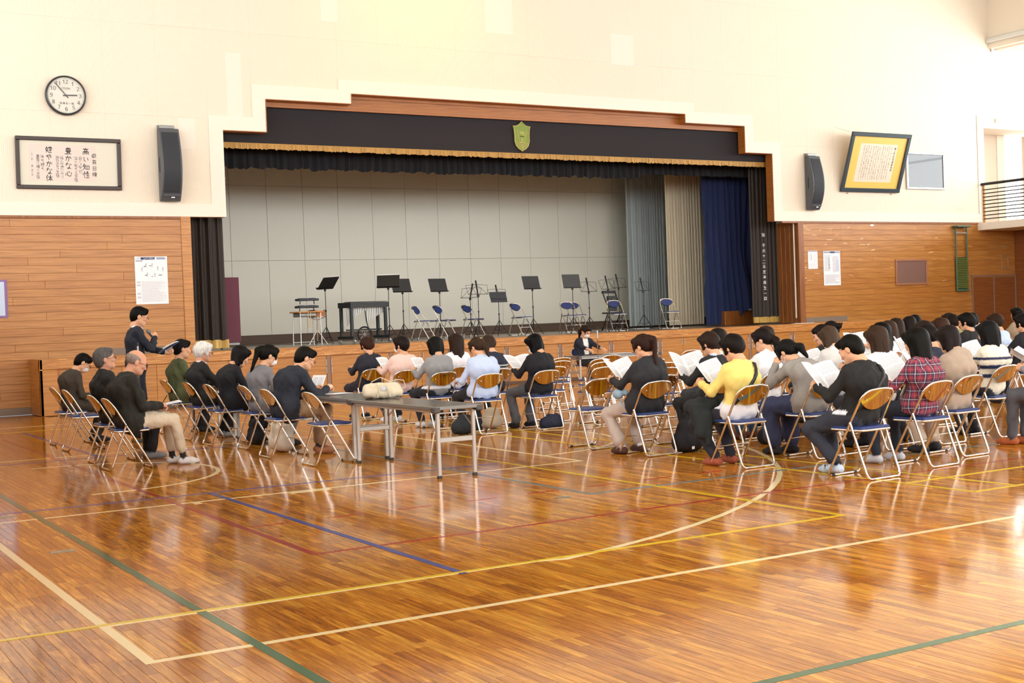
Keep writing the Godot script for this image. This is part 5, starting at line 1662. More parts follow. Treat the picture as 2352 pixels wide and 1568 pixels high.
func person(o: Dictionary) -> Node3D:
	var male: bool = o.get("male", false)
	var s: float = o.get("s", 1.0) * (1.03 if male else 0.97)
	var w: float = (1.13 if male else 1.05) * o.get("fat", 1.0)
	var stand: bool = o.get("stand", false)
	var node := thing("person", o.label, "person", o.at, deg_to_rad(o.get("turn", 0.0)), o.get("group", "seated audience"))
	var l1 := deg_to_rad(o.get("lean", 6.0) - o.get("back", 22.0))
	var l2: float = l1 + deg_to_rad(o.get("slump", 14.0) + (0.0 if stand else o.get("slump2", 14.0)))
	var bow := deg_to_rad(o.get("bow", 26.0))
	var yaw := deg_to_rad(o.get("yaw", 0.0))
	var side: float = o.get("side", 0.0)
	# joints
	var pel := Vector3(0, 0.545, o.get("hip", -0.055)) if not stand else Vector3(0, 0.98 * s, 0)
	var d1 := Vector3(side * 0.3, cos(l1), -sin(l1)).normalized()
	var d2 := Vector3(side * 0.5, cos(l2), -sin(l2)).normalized()
	var ch := pel + d1 * 0.33 * s
	var nb := ch + d2 * 0.155 * s
	var hj := nb + Vector3(side * 0.3, cos(l2 + bow * 0.35), -sin(l2 + bow * 0.35)).normalized() * 0.052 * s
	var hb := Basis(Vector3.UP, yaw) * Basis(Vector3.RIGHT, -bow) * Basis(Vector3.BACK, deg_to_rad(o.get("tilt", 0.0)))
	var hx := Transform3D(hb.scaled(Vector3.ONE * s * 1.1), hj)
	var hands: Array = o.get("hands", [Vector3(-0.16, 0.79, -0.36), Vector3(0.13, 0.79, -0.38)])
	var feet: Array = o.get("feet", [Vector3(-0.1, 0.0, -0.36), Vector3(0.1, 0.0, -0.36)])
	var hk: Array = o.get("hk", ["hold", "hold"])
	var P := []
	var T := 1
	var BT := 2
	P.append(bone(pel + Vector3(-0.078, -0.01, -0.01) * w, pel + Vector3(0.078, -0.01, -0.01) * w, 0.1 * w, 0.1 * w, BT, 0.05))
	P.append(bone(pel + d1 * 0.02, ch, 0.110 * w, 0.116 * w, T, 0.06, 0.66))
	P.append(bone(ch, nb - d2 * 0.055, 0.117 * w, 0.090 * w, T, 0.06, 0.64))
	if o.get("hem", 0.0) > 0.0:   # tunic or jacket hem over the hips
		P.append(bone(pel + Vector3(-0.08, 0.015, -0.005) * w, pel + Vector3(0.08, 0.015, -0.005) * w, 0.108 * w, 0.108 * w, T, 0.05))
	var bust: float = 0.0 if male else 0.03
	if bust > 0.0: P.append(bone(ch + Vector3(-0.07, 0.0, -0.075), ch + Vector3(0.07, 0.0, -0.075), 0.055, 0.055, T, 0.05))
	var shw := 0.160 * w * s
	P.append(bone(nb + Vector3(-shw * 0.8, -0.045, 0.012), nb + Vector3(shw * 0.8, -0.045, 0.012), 0.062 * w, 0.062 * w, T, 0.05))
	P.append(bone(nb + Vector3(0, -0.045, 0.012), hj + hb * Vector3(0, 0.045, 0.012), 0.056 * w, 0.05, 0, 0.02))
	P.append(bone(nb + Vector3(-0.035, -0.028, 0.012), nb + Vector3(0.035, -0.028, 0.012), 0.054, 0.054, T, 0.04))
	# arms
	var al := 0.275 * s
	var fl := 0.245 * s
	var wrists := []
	for i in 2:
		var sg := -1.0 if i == 0 else 1.0
		var sh := nb + Vector3(sg * shw, -0.062, 0.01)
		var r := ik(sh, hands[i], al, fl, o.get("pole%d" % i, Vector3(sg * 0.55, -1.0, 0.35)))
		var el: Vector3 = r[0]
		var wr: Vector3 = r[1]
		var ar: float = 0.052 * (w if male else 0.98) * o.get("sleeve", 1.0)
		P.append(bone(sh, el, ar + 0.004, ar * 0.88, T, 0.03))
		var cuff: Vector3 = el.lerp(wr, o.get("cuff", 0.93))
		P.append(bone(el, cuff, ar * 0.88, ar * 0.68, T, 0.012))
		P.append(bone(el.lerp(wr, 0.5), wr, 0.032, 0.024, 0, 0.004))
		wrists.append([el, wr])
	# legs
	var tl := (0.435 if not stand else 0.44) * s
	var sl := (0.43 if not stand else 0.455) * s
	var lr: float = o.get("leg", 1.0) * (1.1 if male else 1.06)
	var knees := []
	for i in 2:
		var sg := -1.0 if i == 0 else 1.0
		var hp := pel + Vector3(sg * 0.085, -0.005, -0.02)
		var an: Vector3 = feet[i] + Vector3(0, 0.085, 0)
		var r := ik(hp, an, tl, sl, Vector3(sg * 0.18, 0.6, -1.0))
		var kn: Vector3 = r[0]
		an = r[1]
		knees.append(kn)
		P.append(bone(hp, kn, 0.086 * w * lr, 0.064 * lr, BT, 0.03))
		var hem: float = o.get("pant", 0.92)
		var wide: float = o.get("wide", 1.0)
		P.append(bone(kn, kn.lerp(an, hem), 0.060 * lr, 0.048 * lr * wide, BT, 0.02))
		P.append(bone(kn.lerp(an, 0.5), an, 0.040, 0.034, 4, 0.006))
		var ty: float = o.get("toe%d" % i, 0.0)
		var fx := Basis(Vector3.UP, ty)
		var f0 := Vector3(an.x, maxf(an.y - 0.042, 0.043), an.z)
		P.append(bone(an, f0 + fx * Vector3(0, 0, 0.012), 0.034, 0.036, 4, 0.01))
		P.append(bone(f0 + fx * Vector3(0, -0.002, 0.035), f0 + fx * Vector3(0, -0.006, -0.09), 0.038, 0.041, 3, 0.015, 0.9))
		P.append(bone(f0 + fx * Vector3(0, -0.006, -0.09), f0 + fx * Vector3(sg * 0.008, -0.012, -0.155), 0.040, 0.027, 3, 0.02, 0.82))
	if o.get("skirt", 0.0) > 0.0:
		var sk: float = o.skirt
		for i in 2:
			var kn: Vector3 = knees[i]
			P.append(bone(pel + Vector3(0, 0, -0.05), kn, 0.12, 0.09, BT, 0.05))
			P.append(bone(kn, Vector3(kn.x, kn.y - sk, kn.z + 0.02), 0.085, 0.075 + 0.05 * sk, BT, 0.06))
		P.append(bone(knees[0], knees[1], 0.08, 0.08, BT, 0.05))
	# clothing volumes that are part of the outline
	if o.get("collar", false):
		P.append(bone(nb + Vector3(-0.045, 0.018, 0.03), nb + Vector3(0.045, 0.018, 0.03), 0.036, 0.036, 8, 0.012))
		P.append(bone(nb + Vector3(0, 0.01, 0.0), nb + Vector3(0, -0.01, -0.05), 0.05, 0.045, 8, 0.012))
	if o.get("hood", false):
		P.append(bone(nb + Vector3(-0.1, 0.0, 0.05), nb + Vector3(-0.03, -0.13, 0.135), 0.05, 0.06, T, 0.025))
		P.append(bone(nb + Vector3(0.1, 0.0, 0.05), nb + Vector3(0.03, -0.13, 0.135), 0.05, 0.06, T, 0.025))
		P.append(bone(nb + Vector3(-0.07, 0.02, 0.05), nb + Vector3(0.07, 0.02, 0.05), 0.048, 0.048, T, 0.02))
	if o.get("jacket", false):
		P.append(bone(pel + Vector3(-0.085, 0.02, -0.005) * w, pel + Vector3(0.085, 0.02, -0.005) * w, 0.114 * w, 0.114 * w, T, 0.05))
		P.append(bone(pel + Vector3(-0.085, -0.03, -0.01) * w, pel + Vector3(0.085, -0.03, -0.01) * w, 0.096 * w, 0.096 * w, T, 0.05))
	if o.get("under", 0.0) > 0.5:   # long pale shirt showing below the sweater
		P.append(bone(pel + Vector3(-0.085, 0.0, -0.005) * w, pel + Vector3(0.085, 0.0, -0.005) * w, 0.109 * w, 0.109 * w, 8, 0.03))
	var cell: float = o.get("cell", 0.0145)
	var body := skin(P, cell, 0.015, [1, 2, 8])
	var cols := [lin(o.get("skin", "dba684")), lin(o.top), lin(o.get("bottom", "23242c")), lin(o.get("shoe", "26262a")), lin(o.get("sock", "2a2a2e")), lin("2b1d16"), lin("b5675a"), lin(o.get("brow", "2e231c")), lin(o.get("extra", "f2f0ee")), lin("ffffff")]
	var mb := MB.new()
	mb.add(body, Transform3D.IDENTITY, cols)
	if o.has("bands"):   # knitted stripes: [y from, y to, colour] measured along the back
		for i in body.v.size():
			if body.r[i] == 1:
				for bd in o.bands:
					if body.v[i].y > bd[0] and body.v[i].y < bd[1]: mb.c[i] = lin(bd[2])
	if o.get("under", 0.0) > 0.0:   # pale hem line under the sweater
		for i in body.v.size():
			var hy: float = body.v[i].y - pel.y
			if (body.r[i] == 1 or body.r[i] == 2) and hy > 0.02 and hy < 0.055 and absf(body.v[i].x) < 0.25 and body.v[i].z > -0.2 and (o.under > 0.35 or body.v[i].z < -0.02): mb.c[i] = cols[8]
			if o.under > 0.9 and body.r[i] == 1 and hy < 0.055 and absf(body.v[i].x) < 0.22: mb.c[i] = cols[8]
	if o.has("front"):   # open cardigan or jacket front: pale shirt strip down the chest
		for i in body.v.size():
			var v: Vector3 = body.v[i]
			if body.r[i] == 1 and absf(v.x) < 0.055 and body.n[i].z < -0.35 and v.y > pel.y + 0.06: mb.c[i] = lin(o.front)
	mb.add(head_shape(male, o.get("fine", false)), hx, cols)
	for i in 2:
		var el: Vector3 = wrists[i][0]
		var wr: Vector3 = wrists[i][1]
		var f := (wr - el).normalized()
		var pu: Vector3 = o.get("palm%d" % i, Vector3(-1.0 if i == 1 else 1.0, -0.4, 0.0))   # where the palm faces
		var yb := -(pu - f * pu.dot(f)).normalized()
		var zb := -f
		var xb := yb.cross(zb)
		var hbx := Basis(xb, yb, zb)
		if i == 0: hbx = Basis(-xb, yb, zb)
		mb.add(hand_shape(hk[i]), Transform3D(hbx.scaled_local(Vector3.ONE * s) if false else Basis(hbx.x * s, hbx.y * s, hbx.z * s), wr - f * 0.012), cols)
	if o.has("shirt_mat"):
		split_shirt(mb, body, node, o.shirt_mat)
	else:
		obj("body", mb, M.cloth, node)
	# hair
	if o.get("hair", "") != "":
		var hm := MB.new()
		var hc := lin(o.get("hc", "1c1613"))
		var h := hair_shape(o.hair)
		hm.add(h, hx, [hc])
		# loose locks hang: below the crown they follow the back or the plumb line, not the bowed head
		var free := -(l2 * 0.75) if (o.hair == "long" or o.hair == "ponytail" or o.hair == "lowtail") else -(bow * 0.35)
		if stand or o.hair == "short" or o.hair == "bald" or o.hair == "bun": free = -bow
		var ub := (Basis(Vector3.UP, yaw * 0.5) * Basis(Vector3.RIGHT, free)).scaled(Vector3.ONE * s * 1.1)
		var anc := Vector3(0, 0.13, 0.05)
		for i in h.v.size():
			var v: Vector3 = h.v[i]
			var hang := smoothstep(0.12, -0.02, v.y) * smoothstep(-0.08, 0.03, v.z)
			if hang > 0.0: hm.v[i] = hm.v[i].lerp(hx * anc + ub * (v - anc), hang)
			var t := fold.get_noise_3d(atan2(v.x, v.z) * 3.0, v.y * 0.25, 8.0)
			hm.c[i] = hc * (1.0 + t * 0.55)
			hm.c[i].a = 1.0
		obj("hair", hm, M.hair, node)
	if o.get("strap", false):   # shoulder strap across the back
		var g := MB.new()
		var sp := [nb + Vector3(0.1, 0.02, -0.03)]
		for i in 9:   # lies on the cloth: each point is set just off the back
			var t := i / 8.0
			var pt := (nb + Vector3(0.115, 0.0, 0.04)).lerp(pel + Vector3(-0.15, 0.07, 0.0), t)
			var bz := -1.0
			for v in body.v:
				if absf(v.x - pt.x) < 0.018 and absf(v.y - pt.y) < 0.018: bz = maxf(bz, v.z)
			if bz > -0.9: sp.append(Vector3(pt.x, pt.y, bz + 0.004))
		g.tube(sp, 0.019, 8, false, 0.45)
		obj("shoulder_strap", g, M.dark, node)
	if o.get("clip", false):
		var g := MB.new()
		g.box(hx * Vector3(0.0, 0.172, 0.128), Vector3(0.05, 0.02, 0.02), 0.008, hb)
		obj("hair_clip", g, M.chrome, node)
	if o.get("glasses", false):
		var g := MB.new()
		for sg in [-1, 1]:
			var ring := []
			for i in 12:
				var a := TAU * i / 12
				ring.append(hx * Vector3(sg * 0.032 + cos(a) * 0.023, 0.114 + sin(a) * 0.016, -0.112 + absf(sg * 0.032 + cos(a) * 0.023) * 0.12))
			g.tube(ring, 0.0022, 5, true)
			g.tube([hx * Vector3(sg * 0.055, 0.118, -0.104), hx * Vector3(sg * 0.079, 0.118, -0.06), hx * Vector3(sg * 0.082, 0.115, 0.01)], 0.0022, 5)
		g.tube([hx * Vector3(-0.01, 0.117, -0.112), hx * Vector3(0.01, 0.117, -0.112)], 0.0022, 5)
		obj("glasses", g, M.dark, node)
	if o.get("mask", false):
		var g := MB.new()
		g.sheet(10, 8, func(u: float, v: float):
			var a := (u - 0.5) * 2.2
			return hx * Vector3(-sin(a) * 0.072 * (1.0 - 0.12 * (1 - v)), lerpf(0.022, 0.098, v), -0.012 - cos(a) * (0.085 + 0.022 * sin(v * PI)) + 0.01 * (1.0 - v)), 0.003)
		for sg in [-1, 1]: g.tube([hx * Vector3(sg * 0.06, 0.09, -0.055), hx * Vector3(sg * 0.079, 0.115, 0.0), hx * Vector3(sg * 0.084, 0.1, 0.022), hx * Vector3(sg * 0.06, 0.035, -0.045)], 0.0018, 4)
		obj("face_mask", g, M.mask, node)
	if o.has("book"):
		var mid: Vector3 = (wrists[0][1] + wrists[1][1]) * 0.5 + o.get("bo", Vector3(0, 0.07, -0.08))
		booklet(o.book, node.transform * mid, o.get("turn", 0.0) + o.get("bt", rng.randf_range(-16, 16)), o.get("bp", rng.randf_range(40, 56)), o.get("bopen", rng.randf_range(14, 30)), o.get("bs", 1.0), 0.0, o.get("single", false))
	node.set_meta("kind", "thing")
	return node

func split_shirt(mb: MB, body: Dictionary, node: Node3D, m: Material) -> void:
	var a := MB.new()
	var b := MB.new()
	a.v = mb.v; a.n = mb.n; a.c = mb.c; a.uv = mb.uv
	b.v = mb.v.duplicate(); b.n = mb.n.duplicate(); b.c = mb.c.duplicate(); b.uv = mb.uv.duplicate()
	var nb: int = body.v.size()
	for i in range(0, mb.ix.size(), 3):
		var k := mb.ix[i]
		var t := b if (k < nb and body.r[k] == 1) else a
		t.ix.append(mb.ix[i]); t.ix.append(mb.ix[i + 1]); t.ix.append(mb.ix[i + 2])
	b.c.fill(Color.WHITE)
	obj("body", a, M.cloth, node)
	obj("shirt", b, m, node)

# printed pages, an open booklet of two bowed leaves
func booklet(label: String, at: Vector3, turn: float, pitch: float, opening := 24.0, size := 1.0, roll := 0.0, single := false) -> Node3D:
	var o := thing("booklet", label, "paper", at, deg_to_rad(turn), "printed booklets held by the audience")
	o.basis = Basis(Vector3.UP, deg_to_rad(turn)) * Basis(Vector3.RIGHT, deg_to_rad(pitch)) * Basis(Vector3.UP, deg_to_rad(roll))
	for sg in ([1] if single else [-1, 1]):
		var q := MB.new()
		var a := deg_to_rad(opening)
		q.sheet(8, 4, func(u: float, v: float):
			var t := u if sg > 0 else 1.0 - u
			var x := t * 0.215 * size
			if single: x -= 0.107 * size
			return Vector3(sg * x * cos(a), x * sin(a) * (1.0 if not single else 0.0) + 0.02 * sin(t * PI) + 0.008 * sin(v * 3.0 + t * 2.0), (0.5 - v) * 0.3 * size), 0.0025)
		obj("page", q, M.page, o)
	return o

func make_people() -> void:
	M.cloth = mat(Color.WHITE, 0.85)
	M.cloth.vertex_color_use_as_albedo = true
	M.hair = mat(Color.WHITE, 0.58, 0.0, 0.25)
	M.hair.vertex_color_use_as_albedo = true
	M.mask = mat(Color("eef0f2"), 0.8)
	var im := Image.create(256, 360, false, Image.FORMAT_RGB8)
	im.fill(Color("f7f6f6"))
	var r := RandomNumberGenerator.new()
	r.seed = 5
	printed(im, Rect2i(24, 34, 208, 130), 9, r)
	printed(im, Rect2i(24, 190, 208, 140), 9, r)
	M.page = img_mat(im, 0.75)
	var pl := Image.create(96, 96, false, Image.FORMAT_RGB8)
	for y in 96:
		for x in 96:
			var a := x % 48
			var b := y % 48
			var c := Color("222a4c")
			var ra := a > 20
			var rb := b > 20
			if ra and rb: c = Color("8e2a3c")
			elif ra or rb: c = Color("55293f")
			if a == 10 or a == 11 or b == 10 or b == 11: c = Color("e8d9d2")
			if a == 34 or b == 34: c = c.lerp(Color("e8d9d2"), 0.55)
			pl.set_pixel(x, y, c)
	var plaid := mat(Color.WHITE, 0.85)
	tri_tex(plaid, ImageTexture.create_from_image(pl), Vector3(6.2, 6.2, 6.2), false)
	var G := "seated audience"
	var people := [
		# front block
		{"strap": true, "book": "open booklet held by the man in black sweater and pale sneakers", "label": "man in black sweater, navy trousers and pale blue sneakers reading in the nearest row", "at": Vector3(8.57, 0, -8.3), "turn": 3, "male": true, "top": "17181a", "bottom": "2b2f3c", "shoe": "b9c9dc", "sock": "1c1c20", "hair": "short", "hc": "100e0c", "lean": 4, "slump": 30, "bow": 32, "yaw": 12, "s": 0.95, "under": 0.3, "extra": "eef0f8", "hands": [Vector3(-0.2, 0.81, -0.37), Vector3(0.11, 0.80, -0.38)], "feet": [Vector3(-0.16, 0.03, -0.18), Vector3(-0.02, 0, -0.36)], "toe0": -0.3, "cell": 0.014, "pant": 0.88},
		{"book": "wide open booklet held by the woman in plaid shirt", "bs": 1.15, "bp": 40.0, "label": "woman in red and navy plaid shirt with long straight black hair", "at": Vector3(9.57, 0, -8.5), "turn": 4, "top": "7b2f45", "bottom": "1f232f", "shoe": "c0c4cc", "sock": "d9a586", "skin": "dba684", "hair": "long", "hc": "100e0c", "lean": 6, "slump": 18, "bow": 24, "shirt_mat": plaid, "hem": 0.1, "hands": [Vector3(-0.2, 0.81, -0.37), Vector3(0.11, 0.80, -0.38)], "feet": [Vector3(-0.2, 0.0, -0.42), Vector3(0.1, 0, -0.4)], "cell": 0.014},
		{"book": "booklet held up by the woman in beige trench coat", "label": "woman in beige hooded trench coat with dark bob", "at": Vector3(10.42, 0, -8.83), "turn": 4, "top": "ab9784", "bottom": "c9b7a4", "shoe": "27272b", "sock": "27272b", "hair": "bob", "hc": "1f1715", "lean": 6, "slump": 20, "bow": 28, "hood": true, "jacket": true, "hands": [Vector3(-0.2, 0.81, -0.37), Vector3(0.11, 0.80, -0.38)], "wide": 1.25, "pant": 0.86, "cell": 0.014},
		{"book": "folded page held by the person at the frame edge", "bp": 35.0, "label": "person in dark grey trousers and brown slippers cut off by the frame edge", "at": Vector3(11.62, 0, -8.45), "turn": 10, "male": true, "top": "8d8c8e", "bottom": "55565c", "shoe": "b5623a", "sock": "3d4048", "hair": "layered", "hc": "1f1715", "lean": 4, "slump": 18, "bow": 26, "hands": [Vector3(-0.2, 0.81, -0.37), Vector3(0.11, 0.80, -0.38)], "feet": [Vector3(-0.1, 0.0, -0.56), Vector3(0.06, 0.0, -0.5)], "cell": 0.015},
		{"strap": true, "book": "open booklet held by the woman in yellow sweater", "label": "woman in pale yellow sweater with black cross-body strap", "at": Vector3(8.38, 0, -9.71), "turn": 2, "top": "e6cf74", "bottom": "23252f", "shoe": "9c4e36", "sock": "1e1e24", "hair": "layered", "hc": "18120e", "lean": 8, "slump": 18, "bow": 28, "yaw": 6, "under": 1.0, "extra": "e6e5ea", "hands": [Vector3(-0.2, 0.81, -0.37), Vector3(0.11, 0.80, -0.38)], "feet": [Vector3(-0.18, 0, -0.2), Vector3(0.06, 0, -0.24)], "cell": 0.014, "sleeve": 1.1},
		{"back": 14.0, "label": "bowed woman in grey blouse and long navy skirt, hand at her chin", "at": Vector3(9.36, 0, -9.74), "turn": 4, "top": "8f8a84", "bottom": "323a58", "shoe": "1f1f22", "sock": "1f1f22", "hair": "lowtail", "hc": "151312", "lean": 20, "slump": 34, "bow": 44, "mask": true, "jacket": true, "skirt": 0.3, "hands": [Vector3(-0.1, 0.95, -0.42), Vector3(0.16, 0.66, -0.34)], "feet": [Vector3(-0.1, 0, -0.45), Vector3(0.12, 0, -0.42)], "cell": 0.014, "sleeve": 1.15},
		{"book": "booklet held by the woman with long light brown hair", "label": "woman with long light brown hair and white top", "at": Vector3(10.33, 0, -9.72), "turn": 2, "top": "eee9e8", "bottom": "2b2c34", "hair": "long", "hc": "37271c", "lean": 6, "slump": 16, "bow": 26, "hands": [Vector3(-0.16, 0.86, -0.4), Vector3(0.14, 0.84, -0.4)]},
		{"book": "raised booklet beside the plaid shirt woman", "hands": [Vector3(-0.18, 0.92, -0.36), Vector3(0.12, 0.92, -0.36)], "bp": 62.0, "label": "masked woman with short dark hair and navy sweater beside the plaid shirt", "at": Vector3(11.13, 0, -9.72), "turn": 2, "top": "23283a", "bottom": "2c2c30", "hair": "layered", "hc": "181312", "lean": 6, "slump": 18, "bow": 30, "yaw": 30, "mask": true},
		{"book": "page held by the woman in cream striped sweater", "label": "woman with long dark hair in cream sweater with navy stripes", "at": Vector3(12.08, 0, -9.72), "turn": 2, "top": "ebe2cd", "bottom": "2c2c30", "hair": "long", "hc": "131110", "lean": 6, "slump": 18, "bow": 26, "yaw": -14, "bands": [[0.86, 0.89, "1f2a4c"], [0.76, 0.80, "1f2a4c"], [0.66, 0.7, "1f2a4c"]], "hands": [Vector3(0.02, 0.84, -0.42), Vector3(0.28, 0.82, -0.38)]},
		{"clip": true, "book": "open booklet held by the woman in black hooded jacket", "label": "woman in black hooded jacket and beige trousers with auburn ponytail", "at": Vector3(8.38, 0, -11.24), "turn": 2, "top": "26262a", "bottom": "b8a79c", "shoe": "4b2e26", "sock": "e4e2e6", "hair": "ponytail", "hc": "2e1c15", "lean": 4, "slump": 14, "bow": 22, "yaw": 14, "hood": true, "jacket": true, "fat": 1.08, "hands": [Vector3(-0.2, 0.81, -0.37), Vector3(0.11, 0.80, -0.38)], "feet": [Vector3(-0.18, 0, -0.24), Vector3(0.08, 0, -0.26)], "wide": 1.35, "pant": 0.86, "cell": 0.014},
		{"book": "large open booklet held by the woman in black cardigan", "bs": 1.15, "label": "woman in black cardigan over pale blue collar with short brown hair", "at": Vector3(9.32, 0, -11.22), "turn": 2, "top": "1d1d21", "bottom": "22232a", "hair": "layered", "hc": "2b1e17", "lean": 6, "slump": 20, "bow": 26, "collar": true, "extra": "c3d0ec", "yaw": 10, "hands": [Vector3(-0.2, 0.81, -0.37), Vector3(0.11, 0.80, -0.38)], "cell": 0.015},
		{"book": "page held by the ponytail woman in white shirt", "single": true, "label": "woman in white shirt and blue jeans with low dark ponytail", "at": Vector3(10.14, 0, -11.3), "turn": 2, "top": "e9e8ea", "bottom": "3c5274", "shoe": "6a3c2c", "hair": "lowtail", "hc": "1c1512", "lean": 4, "slump": 14, "bow": 22, "yaw": 24, "collar": true, "jacket": true, "hands": [Vector3(-0.2, 0.9, -0.38), Vector3(0.1, 0.88, -0.4)], "sleeve": 1.12, "cell": 0.015},
		{"book": "booklet held by the woman in pale grey hoodie", "label": "woman in pale grey hoodie with light brown bob", "at": Vector3(11.17, 0, -11.22), "turn": 1, "top": "cfccc8", "bottom": "30323a", "hair": "bob", "hc": "443427", "lean": 8, "slump": 22, "bow": 32, "hood": true, "fat": 1.06},
		{"book": "open booklet held high behind the man in black sweater", "hands": [Vector3(-0.16, 0.96, -0.36), Vector3(0.14, 0.96, -0.36)], "bp": 65.0, "label": "person with long black hair behind the long light brown hair", "at": Vector3(11.95, 0, -11.22), "turn": 1, "top": "e3dfe0", "bottom": "30323a", "hair": "long", "hc": "0e0d0c", "lean": 5, "slump": 14, "bow": 18},
		{"book": "beige folder page held by the person in beige top", "single": true, "label": "person with short brown hair and beige top behind the mask wearer", "at": Vector3(12.75, 0, -11.22), "turn": 1, "top": "d9bf95", "bottom": "30323a", "hair": "layered", "hc": "291d18", "lean": 5, "slump": 16, "bow": 24, "yaw": 25},
		{"label": "woman in cream blouse with dark hair behind the black cardigan", "at": Vector3(10.3, 0, -12.32), "turn": 1, "top": "e9dfce", "bottom": "30323a", "hair": "bob", "hc": "1c1513", "lean": 4, "slump": 14, "bow": 18},
		{"label": "woman in grey purple top with brown bob", "at": Vector3(11.1, 0, -12.32), "turn": 1, "top": "6b646b", "bottom": "30323a", "hair": "bob", "hc": "33221a", "lean": 5, "slump": 16, "bow": 20, "yaw": 12},
		{"label": "dark haired woman in black top with white collar, face turned aside", "at": Vector3(12.1, 0, -12.32), "turn": 1, "top": "1c1c20", "bottom": "26262a", "hair": "short", "hc": "1b1411", "lean": 5, "slump": 18, "bow": 26, "yaw": 38, "collar": true},
		{"label": "woman with long brown hair half hidden behind the raised booklet", "at": Vector3(13.3, 0, -12.32), "turn": 1, "top": "c9d2d6", "bottom": "26262a", "hair": "long", "hc": "37261c", "lean": 6, "slump": 18, "bow": 26},
		{"book": "page held by the woman in light blue shirt", "single": true, "hands": [Vector3(-0.1, 0.94, -0.36), Vector3(0.16, 0.9, -0.36)], "bp": 62.0, "label": "woman in light blue shirt with long auburn hair in the far block", "at": Vector3(14.29, 0, -12.32), "turn": 1, "top": "cddcee", "bottom": "26262a", "hair": "long", "hc": "372319", "lean": 5, "slump": 14, "bow": 22},
		{"label": "person in black with dark hair at the frame edge", "at": Vector3(15.99, 0, -12.32), "turn": 1, "top": "1b1b1e", "bottom": "26262a", "hair": "layered", "hc": "15110f", "lean": 4, "slump": 12, "bow": 16},
		{"label": "woman with dark hair twisted into a bun", "at": Vector3(13.51, 0, -13.62), "turn": 0, "top": "b7c6ee", "bottom": "26262a", "hair": "bun", "hc": "1b1410", "lean": 5, "slump": 14, "bow": 20, "yaw": 15},
		{"label": "long haired brunette in pale blue top in the far block", "at": Vector3(14.83, 0, -13.62), "turn": 0, "top": "c7d6dd", "bottom": "26262a", "hair": "long", "hc": "2b1e16", "lean": 5, "slump": 16, "bow": 22},
		{"book": "page held by the woman in black coat", "single": true, "label": "woman in black coat with wavy dark hair", "at": Vector3(16.34, 0, -13.62), "turn": 0, "top": "19191c", "bottom": "26262a", "hair": "layered", "hc": "110e0d", "lean": 4, "slump": 10, "bow": 14, "yaw": 20, "fat": 1.1, "s": 1.04},
		{"book": "pages held by the person with pale blue sleeves", "label": "person with short brown hair and pale blue sleeves holding pages", "at": Vector3(17.05, 0, -13.62), "turn": 0, "top": "b9cbe4", "bottom": "26262a", "hair": "layered", "hc": "302118", "lean": 5, "slump": 14, "bow": 18, "yaw": 25},
		{"label": "dark haired person in lilac top behind the brunettes", "at": Vector3(16.66, 0, -14.97), "turn": 0, "top": "a9a4c4", "bottom": "26262a", "hair": "bob", "hc": "1b1411", "lean": 8, "slump": 18, "bow": 26},
		{"label": "dark haired person in olive green top", "at": Vector3(17.66, 0, -14.97), "turn": 0, "top": "8d8b58", "bottom": "26262a", "hair": "layered", "hc": "1f1612", "lean": 6, "slump": 16, "bow": 20},
		{"label": "dark haired person farthest back behind the lilac top", "at": Vector3(18.18, 0, -16.22), "turn": 0, "top": "44424a", "bottom": "26262a", "hair": "bob", "hc": "13100f", "lean": 8, "slump": 18, "bow": 24},
		{"label": "brown haired person in the last row behind the olive top", "at": Vector3(19.02, 0, -16.22), "turn": 0, "top": "514a48", "bottom": "26262a", "hair": "bob", "hc": "261b17", "lean": 6, "slump": 14, "bow": 18},
		{"label": "student with black hair in navy uniform with white trimmed collar", "at": Vector3(19.79, 0, -16.22), "turn": 0, "top": "2c3c66", "bottom": "26262a", "hair": "bob", "hc": "0f0e0c", "lean": 10, "slump": 20, "bow": 36, "yaw": 40, "collar": true, "extra": "f0f0f4"},
		{"label": "dark haired person in beige top against the dark wall", "at": Vector3(22.55, 0, -17.57), "turn": 0, "top": "a08f76", "bottom": "26262a", "hair": "bob", "hc": "110e0d", "lean": 3, "slump": 8, "bow": 6, "s": 1.03},
		# aisle block
		{"clip": true, "label": "woman in pale blue shirt with brown ponytail clip", "at": Vector3(8.48, 0, -14.98), "turn": 1, "top": "bccbe8", "bottom": "1e1f26", "shoe": "1e1e22", "hair": "lowtail", "hc": "37271c", "lean": 8, "slump": 24, "bow": 30, "yaw": 10, "collar": true, "extra": "c3d1ee", "hem": 0.1, "hands": [Vector3(-0.2, 0.70, -0.37), Vector3(0.11, 0.70, -0.38)], "cell": 0.015, "fat": 1.06},
		{"book": "open booklet held by the masked woman in black sweater", "label": "masked woman in black sweater and grey trousers with black bob", "at": Vector3(9.34, 0, -14.94), "turn": 1, "top": "151517", "bottom": "55565a", "shoe": "1a1a1d", "hair": "bob", "hc": "0c0b0b", "lean": 6, "slump": 20, "bow": 30, "yaw": 20, "mask": true, "hem": 0.1, "hands": [Vector3(-0.2, 0.81, -0.37), Vector3(0.11, 0.80, -0.38)], "feet": [Vector3(-0.2, 0, -0.34), Vector3(0.02, 0, -0.3)], "wide": 1.3, "cell": 0.015},
		{"book": "page held by the woman in grey sweater", "single": true, "label": "woman in grey sweater over white hem with black hair", "at": Vector3(8.45, 0, -16.22), "turn": 1, "top": "8f8f90", "bottom": "1f222c", "shoe": "d0d0d2", "hair": "bob", "hc": "0e0d0c", "lean": 5, "slump": 18, "bow": 28, "under": 0.4, "extra": "eeeef2", "hands": [Vector3(-0.2, 0.81, -0.37), Vector3(0.11, 0.80, -0.38)], "cell": 0.015},
